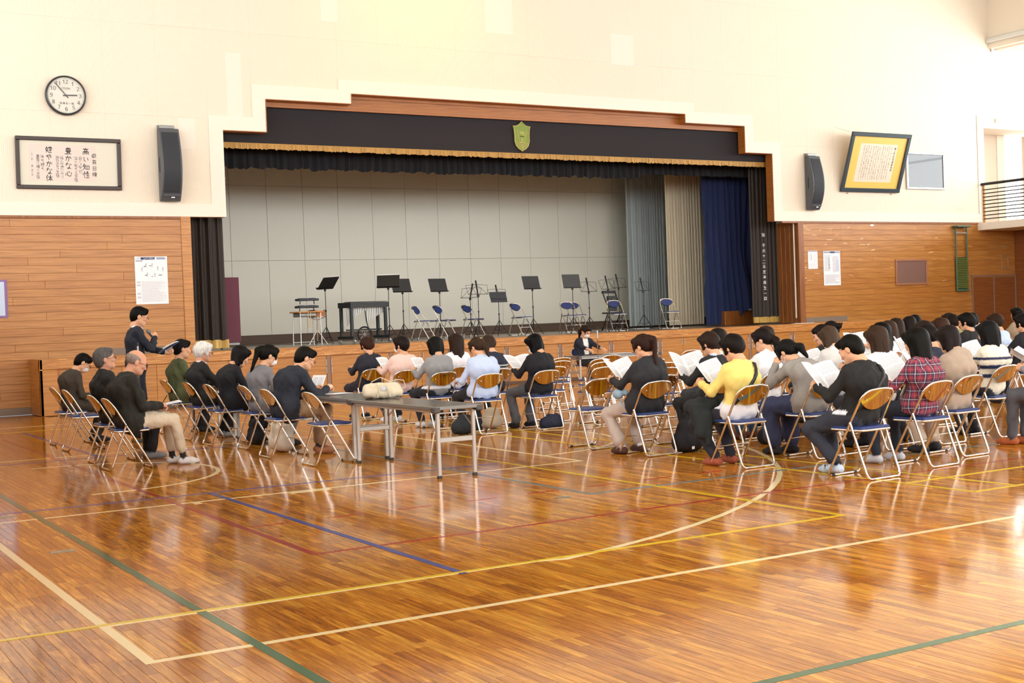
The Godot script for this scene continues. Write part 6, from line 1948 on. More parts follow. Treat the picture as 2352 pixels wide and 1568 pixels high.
		{"book": "page held by the woman in navy striped top", "label": "woman in navy top with white stripes and brown hair", "at": Vector3(9.35, 0, -16.22), "turn": 1, "top": "1d2236", "bottom": "1f222c", "hair": "layered", "hc": "37281e", "lean": 8, "slump": 24, "bow": 32, "bands": [[0.83, 0.845, "e8e6e2"], [0.79, 0.805, "e8e6e2"], [0.66, 0.675, "e8e6e2"], [0.62, 0.635, "e8e6e2"]], "hands": [Vector3(0.05, 0.84, -0.4), Vector3(0.28, 0.86, -0.36)]},
		{"book": "page held low by the woman in pink sweater", "single": true, "label": "masked woman in pale pink sweater with short dark hair", "at": Vector3(8.5, 0, -17.5), "turn": 1, "top": "eac9bd", "bottom": "1c1c20", "shoe": "e4e4e6", "hair": "layered", "hc": "1f1714", "lean": 3, "slump": 8, "bow": 10, "yaw": 32, "mask": true, "fat": 1.05, "hands": [Vector3(-0.2, 0.81, -0.37), Vector3(0.11, 0.80, -0.38)], "cell": 0.015},
		{"label": "woman in white blouse with long brown hair down her back", "at": Vector3(9.46, 0, -17.57), "turn": 1, "top": "eeeaf0", "bottom": "26262a", "hair": "long", "hc": "2a1c14", "lean": 3, "slump": 10, "bow": 12},
		{"label": "woman in navy suit with short reddish brown hair", "at": Vector3(8.52, 0, -18.72), "turn": 1, "top": "23252f", "bottom": "23252f", "sock": "d9a586", "shoe": "20232c", "hair": "layered", "hc": "362017", "lean": 4, "slump": 12, "bow": 20, "jacket": true, "collar": true, "extra": "23252f", "pant": 0.5},
	]
	for p in people:
		var n := person(p)
		if p.label.begins_with("man in black sweater"):
			var t := Node3D.new()
			letters(n, "lettering", "N", Vector3(-0.072, 0.062, -0.40), 0.045, M.dark)
			n.get_child(n.get_child_count() - 1).rotation.y = -PI / 2
			t.free()
	side_group(r)
	make_props()

func side_group(r: RandomNumberGenerator) -> void:
	var g := "people at the side facing along the stage"
	var people := [
		{"back": 20.0, "label": "bald man in black jacket and beige trousers writing on a clipboard", "at": Vector3(3.66, 0, -14.65), "male": true, "top": "1e1d1c", "bottom": "cbbba4", "shoe": "cfcac8", "sock": "1d1d1f", "hair": "bald", "hc": "8d8178", "lean": 10, "slump": 24, "bow": 26, "fine": true, "fat": 1.12, "jacket": true, "glasses": true, "skin": "d29a7c", "hands": [Vector3(-0.1, 0.68, -0.36), Vector3(0.12, 0.69, -0.38)], "hk": ["relaxed", "pen"], "feet": [Vector3(-0.1, 0, -0.55), Vector3(0.1, 0, -0.62)], "palm0": Vector3(0.3, -1, 0), "palm1": Vector3(-0.5, -1, 0), "pant": 0.78, "cell": 0.013},
		{"label": "grey haired man with black glasses and black hooded jacket looking up", "at": Vector3(3.72, 0, -15.6), "male": true, "top": "191a1c", "bottom": "1a1b1e", "shoe": "77787a", "sock": "4a4d50", "hair": "short", "hc": "595654", "lean": 2, "slump": 8, "bow": -6, "fine": true, "hood": true, "jacket": true, "glasses": true, "fat": 1.08, "skin": "cf997c", "hands": [Vector3(-0.08, 0.74, -0.3), Vector3(0.1, 0.72, -0.3)], "hk": ["relaxed", "relaxed"], "feet": [Vector3(-0.1, 0, -0.46), Vector3(0.1, 0, -0.46)], "cell": 0.014},
		{"label": "masked woman in olive brown jacket with short black hair, head bowed", "at": Vector3(3.88, 0, -18.6), "top": "3b3428", "bottom": "38342a", "hair": "short", "hc": "0e0c0b", "lean": 12, "slump": 28, "bow": 38, "fine": true, "glasses": true, "mask": true, "jacket": true, "hands": [Vector3(-0.12, 0.64, -0.36), Vector3(0.1, 0.64, -0.36)], "hk": ["relaxed", "relaxed"], "cell": 0.014},
		{"back": 8.0, "label": "man in green linen jacket with short black hair", "at": Vector3(5.5, 0, -18.95), "male": true, "top": "545a38", "bottom": "23242a", "hair": "short", "hc": "161311", "lean": 2, "slump": 12, "bow": 10, "jacket": true, "hands": [Vector3(-0.14, 0.76, -0.42), Vector3(0.14, 0.76, -0.42)], "s": 1.04, "cell": 0.015},
		{"label": "white haired man in black suit with white collar", "at": Vector3(5.46, 0, -17.72), "male": true, "top": "1a191c", "bottom": "1a191c", "shoe": "8c8d90", "sock": "1a191c", "hair": "layered", "hc": "d8d5cf", "lean": 6, "slump": 16, "bow": 14, "fine": true, "jacket": true, "collar": true, "extra": "eceaf2", "glasses": true, "brow": "b0aaa2", "skin": "cf9678", "hands": [Vector3(-0.14, 0.76, -0.46), Vector3(0.14, 0.76, -0.46)], "hk": ["relaxed", "relaxed"], "palm0": Vector3(0, -1, 0), "palm1": Vector3(0, -1, 0), "cell": 0.014},
		{"label": "woman in long black dress with chin length dark hair leaning over the table", "at": Vector3(5.48, 0, -16.6), "top": "151416", "bottom": "151416", "shoe": "1b1b1e", "hair": "bob", "hc": "161210", "lean": 12, "slump": 26, "bow": 34, "jacket": true, "skirt": 0.22, "s": 1.03, "hands": [Vector3(-0.14, 0.76, -0.44), Vector3(0.14, 0.76, -0.44)], "hk": ["relaxed", "pen"], "palm0": Vector3(0, -1, 0), "palm1": Vector3(0, -1, 0), "cell": 0.015},
		{"label": "masked woman in grey knit dress with long black ponytail", "at": Vector3(5.58, 0, -15.7), "top": "77767a", "bottom": "77767a", "shoe": "1d1d20", "sock": "1d1d20", "hair": "ponytail", "hc": "100e0c", "lean": 12, "slump": 24, "bow": 22, "fine": true, "mask": true, "jacket": true, "s": 1.02, "hands": [Vector3(-0.14, 0.76, -0.42), Vector3(0.14, 0.76, -0.42)], "hk": ["relaxed", "pen"], "palm0": Vector3(0, -1, 0), "palm1": Vector3(0, -1, 0), "pant": 0.75, "cell": 0.014},
		{"back": 9.0, "slump2": 8.0, "label": "man in navy shirt and khaki trousers with glasses writing at the table", "at": Vector3(5.42, 0, -14.44), "male": true, "top": "1f2230", "bottom": "94775a", "shoe": "a06a48", "sock": "1e1e22", "hair": "short", "hc": "100e0c", "lean": 18, "slump": 30, "bow": 28, "fine": true, "glasses": true, "jacket": true, "fat": 1.08, "collar": true, "extra": "1f2230", "hands": [Vector3(-0.12, 0.76, -0.5), Vector3(0.10, 0.77, -0.56)], "hk": ["hold", "pen"], "palm0": Vector3(0.6, -1, 0), "palm1": Vector3(-0.6, -1, 0), "feet": [Vector3(-0.1, 0, -0.5), Vector3(0.12, 0, -0.44)], "pant": 0.86, "cell": 0.013},
	]
	for p in people:
		p["turn"] = -90; p["group"] = g
		if not p.has("back"): p["back"] = 17.0
		person(p)
	person({"label": "masked woman in navy cardigan and white blouse seated behind the far table", "at": Vector3(15.3, 0, -22.72), "turn": 178, "top": "1f2434", "bottom": "23242a", "front": "e9e6e2", "hair": "lowtail", "hc": "2b1e18", "lean": 8, "slump": 18, "bow": 26, "yaw": 14, "mask": true, "fine": true, "group": "person at the far table", "hands": [Vector3(-0.18, 0.78, -0.5), Vector3(0.16, 0.77, -0.52)], "hk": ["relaxed", "relaxed"], "palm0": Vector3(0, -1, 0), "palm1": Vector3(0, -1, 0), "cuff": 0.55, "cell": 0.015})
	# standing reader with microphone and folder
	person({"label": "standing man in dark navy suit speaking into a hand microphone", "at": Vector3(4.86, 0, -18.7), "turn": -97, "stand": true, "back": 0.0, "male": true, "s": 1.03, "top": "1c1f2b", "bottom": "1c1f2b", "shoe": "1a1a1c", "sock": "1a1a1c", "front": "e9e9ee", "hair": "short", "hc": "0f0d0c", "lean": 2, "slump": 5, "bow": 18, "fine": true, "glasses": true, "jacket": true, "collar": true, "extra": "eceaf2", "group": "standing speaker", "hands": [Vector3(-0.06, 1.20, -0.44), Vector3(0.06, 1.43, -0.28)], "hk": ["hold", "fist"], "palm0": Vector3(0, 1, 0), "palm1": Vector3(-1, 0.2, 0.3), "pole1": Vector3(0.8, -1, 0.1), "feet": [Vector3(-0.1, 0, 0.02), Vector3(0.1, 0, 0.0)], "cell": 0.014})


# ---------------------------------------------------------------- things on the stage
func music_stand(label: String, at: Vector3, turn: float, kind: String, h := 1.1, tilt := 20.0, slip := "") -> Node3D:
	var o := thing("music_stand", label, "music stand", at, deg_to_rad(turn), "music stands on the stage")
	var q := MB.new(); q.tube([Vector3(0, 0.12, 0), Vector3(0, h * 0.62, 0)], 0.011, 8); q.tube([Vector3(0, h * 0.6, 0), Vector3(0, h, 0)], 0.008, 8); obj("pole", q, M.black_metal, o)
	for i in 3:
		var a := TAU * i / 3 + 0.3
		q = MB.new()
		q.tube([Vector3(0, 0.40, 0), Vector3(cos(a) * 0.26, 0.012, sin(a) * 0.26)], 0.008, 6)
		q.tube([Vector3(0, 0.14, 0), Vector3(cos(a) * 0.14, 0.19, sin(a) * 0.14)], 0.006, 6)
		obj("leg", q, M.black_metal, o)
	q = MB.new(); q.tube([Vector3(0, h * 0.6, 0), Vector3(0, h * 0.64, 0)], 0.018, 8); obj("collar", q, M.black_metal, o)
	q = MB.new(); q.box(Vector3(0, h, 0.0), Vector3(0.05, 0.06, 0.04), 0.01); obj("clamp", q, M.black_metal, o)
	var dk := Node3D.new()
	dk.name = "desk"; o.add_child(dk)
	dk.position = Vector3(0, h + 0.02, 0); dk.rotation.x = deg_to_rad(-tilt)
	if kind == "flat":
		q = MB.new(); q.box(Vector3(0, 0.17, 0), Vector3(0.52, 0.34, 0.008), 0.003); obj("panel", q, M.dark, dk)
		q = MB.new(); q.box(Vector3(0, 0.0, 0.03), Vector3(0.52, 0.008, 0.07), 0.002); obj("ledge", q, M.dark, dk)
	else:
		q = MB.new(); q.tube([Vector3(0, -0.04, 0), Vector3(0, 0.36, 0)], [0.014, 0.02], 6); obj("spine", q, M.black_metal, dk)
		for s in [-1, 1]:
			q = MB.new(); q.tube([Vector3(0, 0.0, 0), Vector3(s * 0.24, 0.0, 0.01), Vector3(s * 0.27, 0.24, 0), Vector3(0, 0.26, 0)], 0.005, 5); obj("wing", q, M.black_metal, dk)
			q = MB.new(); q.tube([Vector3(s * 0.24, 0.0, 0.01), Vector3(0, 0.26, 0)], 0.004, 5); obj("strut", q, M.black_metal, dk)
		q = MB.new(); q.tube([Vector3(-0.24, 0, 0.05), Vector3(0.24, 0, 0.05)], 0.004, 5); obj("ledge", q, M.black_metal, dk)
		if kind == "half":
			q = MB.new(); q.box(Vector3(0, 0.05, 0.012), Vector3(0.5, 0.26, 0.006), 0.002); obj("panel", q, mat(Color("2b2c33"), 0.7), dk)
	if slip == "white":
		q = MB.new(); q.box(Vector3(0.03, 0.19, -0.008), Vector3(0.05, 0.2, 0.004)); obj("slip", q, M.paper, dk)
	elif slip == "label":
		q = MB.new(); q.box(Vector3(0.02, 0.27, -0.007), Vector3(0.09, 0.07, 0.003)); obj("slip", q, mat(Color("d9d6b8"), 0.8), dk)
	elif slip == "top":
		q = MB.new(); q.box(Vector3(0, 0.345, 0.0), Vector3(0.5, 0.02, 0.014), 0.004); obj("slip", q, M.paper, dk)
	elif slip == "cord":
		q = MB.new(); q.tube([Vector3(-0.02, 0.22, -0.01), Vector3(0.04, 0.24, -0.014), Vector3(0.03, 0.1, -0.014), Vector3(0.0, -0.02, -0.014)], 0.006, 5); obj("slip", q, mat(Color("9c7fa0"), 0.7), dk)
	return o

func make_stage_things() -> void:
	var Y := 1.05
	# desks face away from the hall; the players' chairs are behind
	music_stand("tall flat black music stand beside the percussion table", Vector3(11.25, Y, -26.9), -70, "flat", 1.22, 38, "top")
	music_stand("flat black music stand with open folder behind the vibraphone", Vector3(12.8, Y, -26.9), -30, "flat", 1.22, 30, "top")
	music_stand("flat black music stand with a small pale label", Vector3(13.6, Y, -27.8), 5, "flat", 1.13, 18, "label")
	music_stand("flat black music stand third along, behind a stage chair", Vector3(14.8, Y, -28.2), 8, "flat", 1.13, 18)
	music_stand("wire music stand turned edge-on with hanging cords", Vector3(14.6, Y, -26.3), -60, "wire", 0.92, 22)
	music_stand("wire music stand next to the edge-on one", Vector3(14.98, Y, -26.6), -10, "wire", 1.0, 22)
	music_stand("wire music stand with a low dark sheet", Vector3(15.65, Y, -26.8), 8, "half", 0.88, 15)
	music_stand("flat black music stand with a mauve cord", Vector3(17.05, Y, -27.5), 6, "flat", 1.12, 16, "cord")
	music_stand("flat black music stand with a white slip down its middle", Vector3(17.55, Y, -26.45), 2, "flat", 1.1, 12, "white")
	music_stand("wire music stand peeping out behind the white slip stand", Vector3(18.2, Y, -26.7), 2, "wire", 1.0, 15)
	music_stand("wire music stand at the front of the pair before the blue chair", Vector3(18.65, Y, -26.5), 10, "wire", 1.04, 15)
	music_stand("wire music stand at the back of the pair before the blue chair", Vector3(19.15, Y, -26.75), 6, "wire", 1.08, 15)
	music_stand("wire music stand alone in front of the grey curtain", Vector3(20.4, Y, -27.4), 10, "wire", 1.0, 15)
	# percussion: board on a school desk frame, pads, drum
	var t := thing("percussion_table", "wooden topped steel school desk holding percussion pads", "desk", Vector3(10.75, Y, -26.8), deg_to_rad(8))
	var q := MB.new(); q.box(Vector3(0, 0.74, 0), Vector3(0.62, 0.03, 0.42), 0.006); obj("top", q, M.wood_lip, t)
	q = MB.new(); q.box(Vector3(-0.05, 0.68, 0), Vector3(0.4, 0.09, 0.36), 0.02); obj("tray", q, M.grey_metal, t)
	for sx in [-1, 1]:
		for sz in [-1, 1]:
			q = MB.new(); q.tube([Vector3(sx * 0.26, 0.012, sz * 0.17), Vector3(sx * 0.25, 0.72, sz * 0.16)], 0.012, 8); obj("leg", q, M.silver, t)
	q = MB.new(); q.tube([Vector3(-0.26, 0.08, -0.17), Vector3(0.26, 0.08, -0.17)], 0.011, 8); obj("stretcher", q, M.silver, t)
	for e in [["dark electronic drum pad at the front of the percussion table", Vector3(-0.02, 0.0, 0.05)], ["dark electronic drum pad raised behind the other pad", Vector3(0.08, 0.16, -0.1)]]:
		var p := thing("drum_pad", e[0], "drum pad", t.transform * (Vector3(0, 0.755, 0) + e[1]), deg_to_rad(8), "electronic drum pads")
		q = MB.new(); q.box(Vector3(0, 0.1, 0), Vector3(0.5, 0.05, 0.22), 0.015); obj("body", q, mat(Color("2b2f3a"), 0.4), p)
		for s in [-1, 1]:
			q = MB.new(); q.lathe([[0.0, 0.12], [0.09, 0.125], [0.095, 0.135], [0.0, 0.14]], 16, Transform3D(Basis.IDENTITY, Vector3(s * 0.12, 0, 0))); obj("pad", q, mat(Color("76808f"), 0.5), p)
			q = MB.new(); q.tube([Vector3(s * 0.18, 0, 0), Vector3(s * 0.17, 0.09, 0)], 0.01, 6); obj("support", q, M.black_metal, p)
	for k in 2:
		q = MB.new(); q.tube([Vector3(0, 0, 0), Vector3(0.012, 0.36, 0)], 0.007, 6)
		var st := tag(obj("drumstick", q, mat(Color("d8b27c"), 0.6)), "pale drumstick hanging at the front of the percussion table, %s of two" % ["first", "second"][k], "drumstick", "drumsticks")
		st.position = t.transform * Vector3(-0.1 + k * 0.06, 0.4, 0.225)
	var dr := thing("snare_drum", "chrome and orange snare drum on a chrome tripod stand", "drum", Vector3(11.05, Y, -26.95))
	q = MB.new(); q.lathe([[0.0, 0.62], [0.175, 0.62], [0.18, 0.63], [0.18, 0.77], [0.175, 0.78], [0.0, 0.78]], 24); obj("shell", q, mat(Color("c3762c"), 0.3), dr)
	for y in [0.625, 0.775]:
		q = MB.new()
		var ring := []
		for i in 20: ring.append(Vector3(cos(TAU * i / 20) * 0.184, y, sin(TAU * i / 20) * 0.184))
		q.tube(ring, 0.01, 6, true); obj("hoop", q, M.chrome, dr)
	for i in 6:
		var a := TAU * i / 6
		q = MB.new(); q.tube([Vector3(cos(a) * 0.195, 0.64, sin(a) * 0.195), Vector3(cos(a) * 0.195, 0.76, sin(a) * 0.195)], 0.006, 5); obj("tension_rod", q, M.chrome, dr)
	q = MB.new(); q.tube([Vector3(0, 0.1, 0), Vector3(0, 0.6, 0)], 0.014, 8); obj("stand_pole", q, M.chrome, dr)
	for i in 3:
		var a := TAU * i / 3 + 0.8
		q = MB.new(); q.tube([Vector3(0, 0.34, 0), Vector3(cos(a) * 0.24, 0.012, sin(a) * 0.24)], 0.009, 6); obj("leg", q, M.chrome, dr)
		q = MB.new(); q.tube([Vector3(0, 0.56, 0), Vector3(cos(a) * 0.17, 0.61, sin(a) * 0.17)], 0.008, 6); obj("arm", q, M.chrome, dr)
	# vibraphone
	var vb := thing("vibraphone", "black framed vibraphone with hanging resonator tubes on casters", "vibraphone", Vector3(12.4, Y, -27.4), deg_to_rad(12))
	var vm := mat(Color("232728"), 0.5)
	q = MB.new(); q.prism(PackedVector2Array([Vector2(-0.55, -0.25), Vector2(0.6, -0.17), Vector2(0.6, 0.17), Vector2(-0.55, 0.25)]), 0.12, Transform3D(Basis(Vector3.RIGHT, -PI / 2), Vector3(0, 0.93, 0))); obj("frame", q, vm, vb)
	for i in 22:
		var x := -0.5 + i * 0.05
		q = MB.new(); q.box(Vector3(x, 0.942, 0.07), Vector3(0.04, 0.012, 0.24 - i * 0.004), 0.003); obj("bar", q, mat(Color("55585c"), 0.3, 0.6), vb)
		q = MB.new(); q.tube([Vector3(x, 0.82, 0.05), Vector3(x, 0.82 - (0.42 - 0.34 * sin(PI * i / 21.0) if i < 11 else 0.1 + 0.02 * (22 - i)), 0.05)], 0.018, 8); obj("resonator", q, M.silver, vb)
	for s in [-1, 1]:
		for z in [-0.2, 0.2]:
			q = MB.new(); q.box(Vector3(s * 0.5, 0.47, z * (1.0 if s < 0 else 0.75)), Vector3(0.075, 0.72, 0.06), 0.01); obj("leg", q, vm, vb)
		q = MB.new(); q.box(Vector3(s * 0.5, 0.13, 0), Vector3(0.1, 0.06, 0.62), 0.01); obj("foot_beam", q, vm, vb)
		for z in [-0.28, 0.28]:
			q = MB.new(); q.lathe([[0.0, -0.018], [0.045, -0.018], [0.05, 0.0], [0.045, 0.018], [0.0, 0.018]], 14, Transform3D(Basis(Vector3.FORWARD, PI / 2), Vector3(s * 0.5, 0.05, z))); obj("caster", q, M.silver, vb)
	q = MB.new(); q.box(Vector3(0, 0.3, -0.02), Vector3(1.0, 0.035, 0.04), 0.006); obj("brace", q, vm, vb)
	q = MB.new(); q.tube([Vector3(0.1, 0.14, 0.1), Vector3(0.02, 0.5, 0.05), Vector3(0.0, 0.8, 0.03)], 0.012, 6); obj("damper_rod", q, vm, vb)
	var wheel := thing("drum_pedal_wheel", "spoked grey wheel rim standing behind the vibraphone", "wheel", Vector3(12.6, Y, -27.85))
	q = MB.new()
	var ring2 := []
	for i in 24: ring2.append(Vector3(cos(TAU * i / 24) * 0.17, 0.19 + sin(TAU * i / 24) * 0.17, 0))
	q.tube(ring2, 0.02, 8, true); obj("tyre", q, M.dark, wheel)
	for i in 8:
		q = MB.new(); q.tube([Vector3(0, 0.19, 0), Vector3(cos(TAU * i / 8) * 0.16, 0.19 + sin(TAU * i / 8) * 0.16, 0)], 0.007, 5); obj("spoke", q, M.silver, wheel)
	# black high-backed stool, floor box and odds and ends
	var sl := thing("instrument_rack", "black metal instrument rack behind the blue stage chair", "rack", Vector3(19.95, Y, -28.2), PI)
	for s in [-1, 1]:
		q = MB.new(); q.tube([Vector3(s * 0.2, 0.01, -0.2), Vector3(s * 0.2, 0.5, -0.16), Vector3(s * 0.2, 1.05, 0.14)], 0.016, 6); obj("side_post", q, M.black_metal, sl)
		q = MB.new(); q.tube([Vector3(s * 0.2, 0.01, 0.2), Vector3(s * 0.2, 0.5, -0.1)], 0.014, 6); obj("leg", q, M.black_metal, sl)
	q = MB.new(); q.box(Vector3(0, 1.03, 0.13), Vector3(0.46, 0.07, 0.03), 0.01); obj("head_bar", q, M.black_metal, sl)
	q = MB.new(); q.box(Vector3(0, 0.72, 0.0), Vector3(0.3, 0.4, 0.06), 0.01); obj("case", q, M.dark, sl)
	q = MB.new(); q.box(Vector3(0, 0.47, 0.0), Vector3(0.42, 0.04, 0.36), 0.01); obj("seat", q, M.dark, sl)
	var bx := thing("foot_pedal", "silver effect pedal unit on the stage floor under the wire stands", "pedal", Vector3(14.75, Y, -27.3), 0.2)
	q = MB.new(); q.prism(PackedVector2Array([Vector2(-0.2, 0), Vector2(0.2, 0), Vector2(0.2, 0.1), Vector2(-0.2, 0.05)]), 0.34, Transform3D(Basis(Vector3.UP, 0.4), Vector3(0, 0, 0.17))); obj("body", q, M.silver, bx)
	q = MB.new(); q.box(Vector3(0.0, 0.09, 0.0), Vector3(0.16, 0.02, 0.2), 0.006, Basis(Vector3.UP, 0.4)); obj("treadle", q, M.grey_metal, bx)
	var rr := RandomNumberGenerator.new()
	rr.seed = 3
	for e in [[9.6, 12.4, -29.6, "thin black cable lying along the stage floor behind the percussion"], [12.9, 15.6, -28.9, "thin black cable lying on the stage floor behind the stage chairs"]]:
		var path := []
		for i in 30: path.append(Vector3(lerpf(e[0], e[1], i / 29.0), Y + 0.006, e[2] + 0.18 * sin(i * 0.7) + rr.randf_range(-0.04, 0.04)))
		q = MB.new(); q.tube(path, 0.006, 5)
		tag(obj("cable", q, M.dark), e[3], "cable", "cables on the stage floor")
	q = MB.new(); q.box(Vector3.ZERO, Vector3(0.7, 0.012, 0.12), 0.003)
	var sh := tag(obj("paper_strip", q, M.paper), "long white strip lying on the stage edge by the fringe", "paper")
	sh.position = Vector3(24.0, 1.066, -25.3)
	q = MB.new(); q.box(Vector3.ZERO, Vector3(0.5, 0.03, 0.14), 0.01)
	var sp := tag(obj("white_tray", q, M.silver), "small pale tray on the stage floor under the lone wire stand", "tray")
	sp.position = Vector3(21.1, 1.066, -28.5)
	q = MB.new(); q.lathe([[0.0, 0.0], [0.11, 0.0], [0.12, 0.03], [0.06, 0.055], [0.0, 0.06]], 16)
	var yp := tag(obj("cymbal_case", q, M.dark), "small dark round case beside the lone wire stand", "case")
	yp.position = Vector3(22.2, 1.05, -29.6)

# ---------------------------------------------------------------- bags, papers, microphone
func soft(called: String, label: String, cat: String, at: Vector3, turn: float, prims: Array, c: String, cell := 0.012, group := "") -> Node3D:
	var o := thing(called, label, cat, at, deg_to_rad(turn), group)
	var b := MB.new()
	b.add(skin(prims, cell, 0.012, [0]), Transform3D.IDENTITY, [lin(c)])
	obj("body", b, M.cloth, o)
	return o

func strap(o: Node3D, pts: Array, r: float, m: Material, called := "strap") -> void:
	var q := MB.new(); q.tube(pts, r, 8, false, 0.35); obj(called, q, m, o)

func make_props() -> void:
	var canvas := mat(Color("d8cdb4"), 0.9)
	# beige canvas bag on the table
	var b := soft("canvas_bag", "beige canvas shoulder bag with rope straps lying on the folding table", "bag", Vector3(6.0, 0.7, -12.85), -24, [bone(Vector3(-0.15, 0.07, 0), Vector3(0.15, 0.07, 0), 0.075, 0.07, 0, 0.04), bone(Vector3(-0.17, 0.12, 0), Vector3(0.13, 0.125, 0), 0.045, 0.05, 0, 0.04), ell(Vector3(0.0, 0.06, 0.05), Vector3(0.18, 0.06, 0.06), 0, 0.04), ell(Vector3(0.0, -0.05, 0), Vector3(0.5, 0.05, 0.3), 0, 0.01, true)], "d3c7ad")
	strap(b, [Vector3(0.05, 0.16, 0.02), Vector3(0.15, 0.2, 0.02), Vector3(0.23, 0.19, 0.03), Vector3(0.25, 0.12, 0.03), Vector3(0.18, 0.09, 0.03)], 0.014, canvas)
	strap(b, [Vector3(-0.12, 0.18, -0.02), Vector3(-0.02, 0.23, 0.0), Vector3(0.08, 0.18, 0.0)], 0.013, canvas)
	strap(b, [Vector3(-0.06, 0.02, 0.118), Vector3(-0.04, 0.09, 0.122), Vector3(-0.05, 0.17, 0.06)], 0.014, canvas)
	strap(b, [Vector3(0.08, 0.02, 0.118), Vector3(0.06, 0.09, 0.122), Vector3(0.04, 0.17, 0.06)], 0.014, canvas)
	var q := MB.new(); q.box(Vector3(0.01, 0.11, 0.108), Vector3(0.05, 0.04, 0.006), 0.002); obj("label_patch", q, mat(Color("c9cfda"), 0.8), b)
	# tote on the floor beside the navy shirt man
	b = soft("tote_bag", "cream canvas tote bag standing on the floor beside the khaki trousers", "bag", Vector3(5.62, 0, -15.0), -90, [bone(Vector3(-0.11, 0.12, 0), Vector3(0.11, 0.12, 0), 0.12, 0.12, 0, 0.04, 1.0), bone(Vector3(-0.09, 0.26, 0), Vector3(0.09, 0.26, 0), 0.085, 0.085, 0, 0.06), ell(Vector3(0, -0.06, 0), Vector3(0.5, 0.06, 0.4), 0, 0.01, true)], "d9cdba")
	strap(b, [Vector3(-0.06, 0.33, 0.02), Vector3(-0.03, 0.38, 0.09), Vector3(0.03, 0.3, 0.125), Vector3(0.05, 0.18, 0.13)], 0.014, canvas, "handle")
	soft("black_tote", "tall black bag standing under the grey dress woman's chair", "bag", Vector3(5.72, 0, -16.15), -90, [bone(Vector3(-0.07, 0.1, 0), Vector3(0.07, 0.1, 0), 0.1, 0.1, 0, 0.04), bone(Vector3(-0.06, 0.26, 0), Vector3(0.06, 0.26, 0), 0.08, 0.08, 0, 0.06), ell(Vector3(0, -0.06, 0), Vector3(0.5, 0.06, 0.4), 0, 0.01, true)], "1a1a1d")
	# backpack between the hooded jacket and the yellow sweater
	b = soft("backpack", "black backpack slumped on the floor between hooded jacket and yellow sweater", "backpack", Vector3(8.8, 0, -11.12), 15, [bone(Vector3(-0.08, 0.12, 0), Vector3(0.08, 0.12, 0), 0.12, 0.12, 0, 0.04), bone(Vector3(-0.03, 0.26, 0.0), Vector3(0.1, 0.27, 0.0), 0.095, 0.09, 0, 0.06), bone(Vector3(0.02, 0.38, 0), Vector3(0.11, 0.39, 0), 0.06, 0.055, 0, 0.05), bone(Vector3(-0.06, 0.1, 0.07), Vector3(0.06, 0.1, 0.07), 0.075, 0.075, 0, 0.04), ell(Vector3(0, -0.06, 0), Vector3(0.5, 0.06, 0.4), 0, 0.01, true)], "1b1b1e")
	q = MB.new(); q.box(Vector3(-0.09, 0.06, 0.148), Vector3(0.045, 0.03, 0.004), 0.001); obj("label_patch", q, M.paper, b)
	q = MB.new(); q.tube([Vector3(0.04, 0.17, 0.135), Vector3(0.05, 0.13, 0.15), Vector3(0.06, 0.11, 0.148)], 0.004, 5); obj("zip_pull", q, M.silver, b)
	strap(b, [Vector3(0.1, 0.4, 0.04), Vector3(0.13, 0.46, 0.0), Vector3(0.08, 0.43, -0.04)], 0.012, M.dark, "handle")
	soft("small_bag", "small navy bag on the floor under the black sweater woman's chair", "bag", Vector3(9.42, 0, -14.82), 10, [bone(Vector3(-0.12, 0.08, 0), Vector3(0.12, 0.07, 0), 0.085, 0.08, 0, 0.04), bone(Vector3(-0.04, 0.15, 0), Vector3(0.08, 0.15, 0), 0.05, 0.05, 0, 0.05), ell(Vector3(0, -0.05, 0), Vector3(0.5, 0.05, 0.4), 0, 0.01, true)], "1d2338")
	soft("small_bag", "black bag on the floor beside the pale blue shirt woman's chair", "bag", Vector3(8.22, 0, -15.1), 10, [bone(Vector3(-0.1, 0.1, 0), Vector3(0.1, 0.1, 0), 0.1, 0.1, 0, 0.04), bone(Vector3(-0.05, 0.2, 0), Vector3(0.05, 0.2, 0), 0.06, 0.06, 0, 0.05), ell(Vector3(0, -0.05, 0), Vector3(0.5, 0.05, 0.4), 0, 0.01, true)], "202328")
	soft("rucksack", "cream rucksack on the floor in front of the pale blue shirt woman", "bag", Vector3(8.9, 0, -15.55), 10, [bone(Vector3(-0.08, 0.1, 0), Vector3(0.08, 0.1, 0), 0.1, 0.1, 0, 0.04), bone(Vector3(-0.05, 0.22, 0), Vector3(0.05, 0.22, 0), 0.07, 0.07, 0, 0.05), ell(Vector3(0, -0.05, 0), Vector3(0.5, 0.05, 0.4), 0, 0.01, true)], "cdbba3")
	soft("small_bag", "black leather bag under the white shirt woman's chair", "bag", Vector3(9.95, 0, -11.05), 10, [bone(Vector3(-0.1, 0.09, 0), Vector3(0.1, 0.09, 0), 0.095, 0.095, 0, 0.04), bone(Vector3(-0.06, 0.18, 0), Vector3(0.06, 0.18, 0), 0.06, 0.06, 0, 0.05), ell(Vector3(0, -0.05, 0), Vector3(0.5, 0.05, 0.4), 0, 0.01, true)], "1c1b1b")
	soft("draped_jacket", "black jacket draped over the yellow sweater woman's lap and knee", "jacket", Vector3(8.16, 0, -9.98), 6, [bone(Vector3(0.08, 0.62, 0.02), Vector3(-0.02, 0.57, -0.2), 0.07, 0.08, 0, 0.05), bone(Vector3(-0.05, 0.56, -0.08), Vector3(-0.1, 0.33, 0.0), 0.085, 0.06, 0, 0.06), bone(Vector3(-0.02, 0.5, 0.02), Vector3(-0.06, 0.22, 0.06), 0.06, 0.03, 0, 0.05)], "1c1d1d")
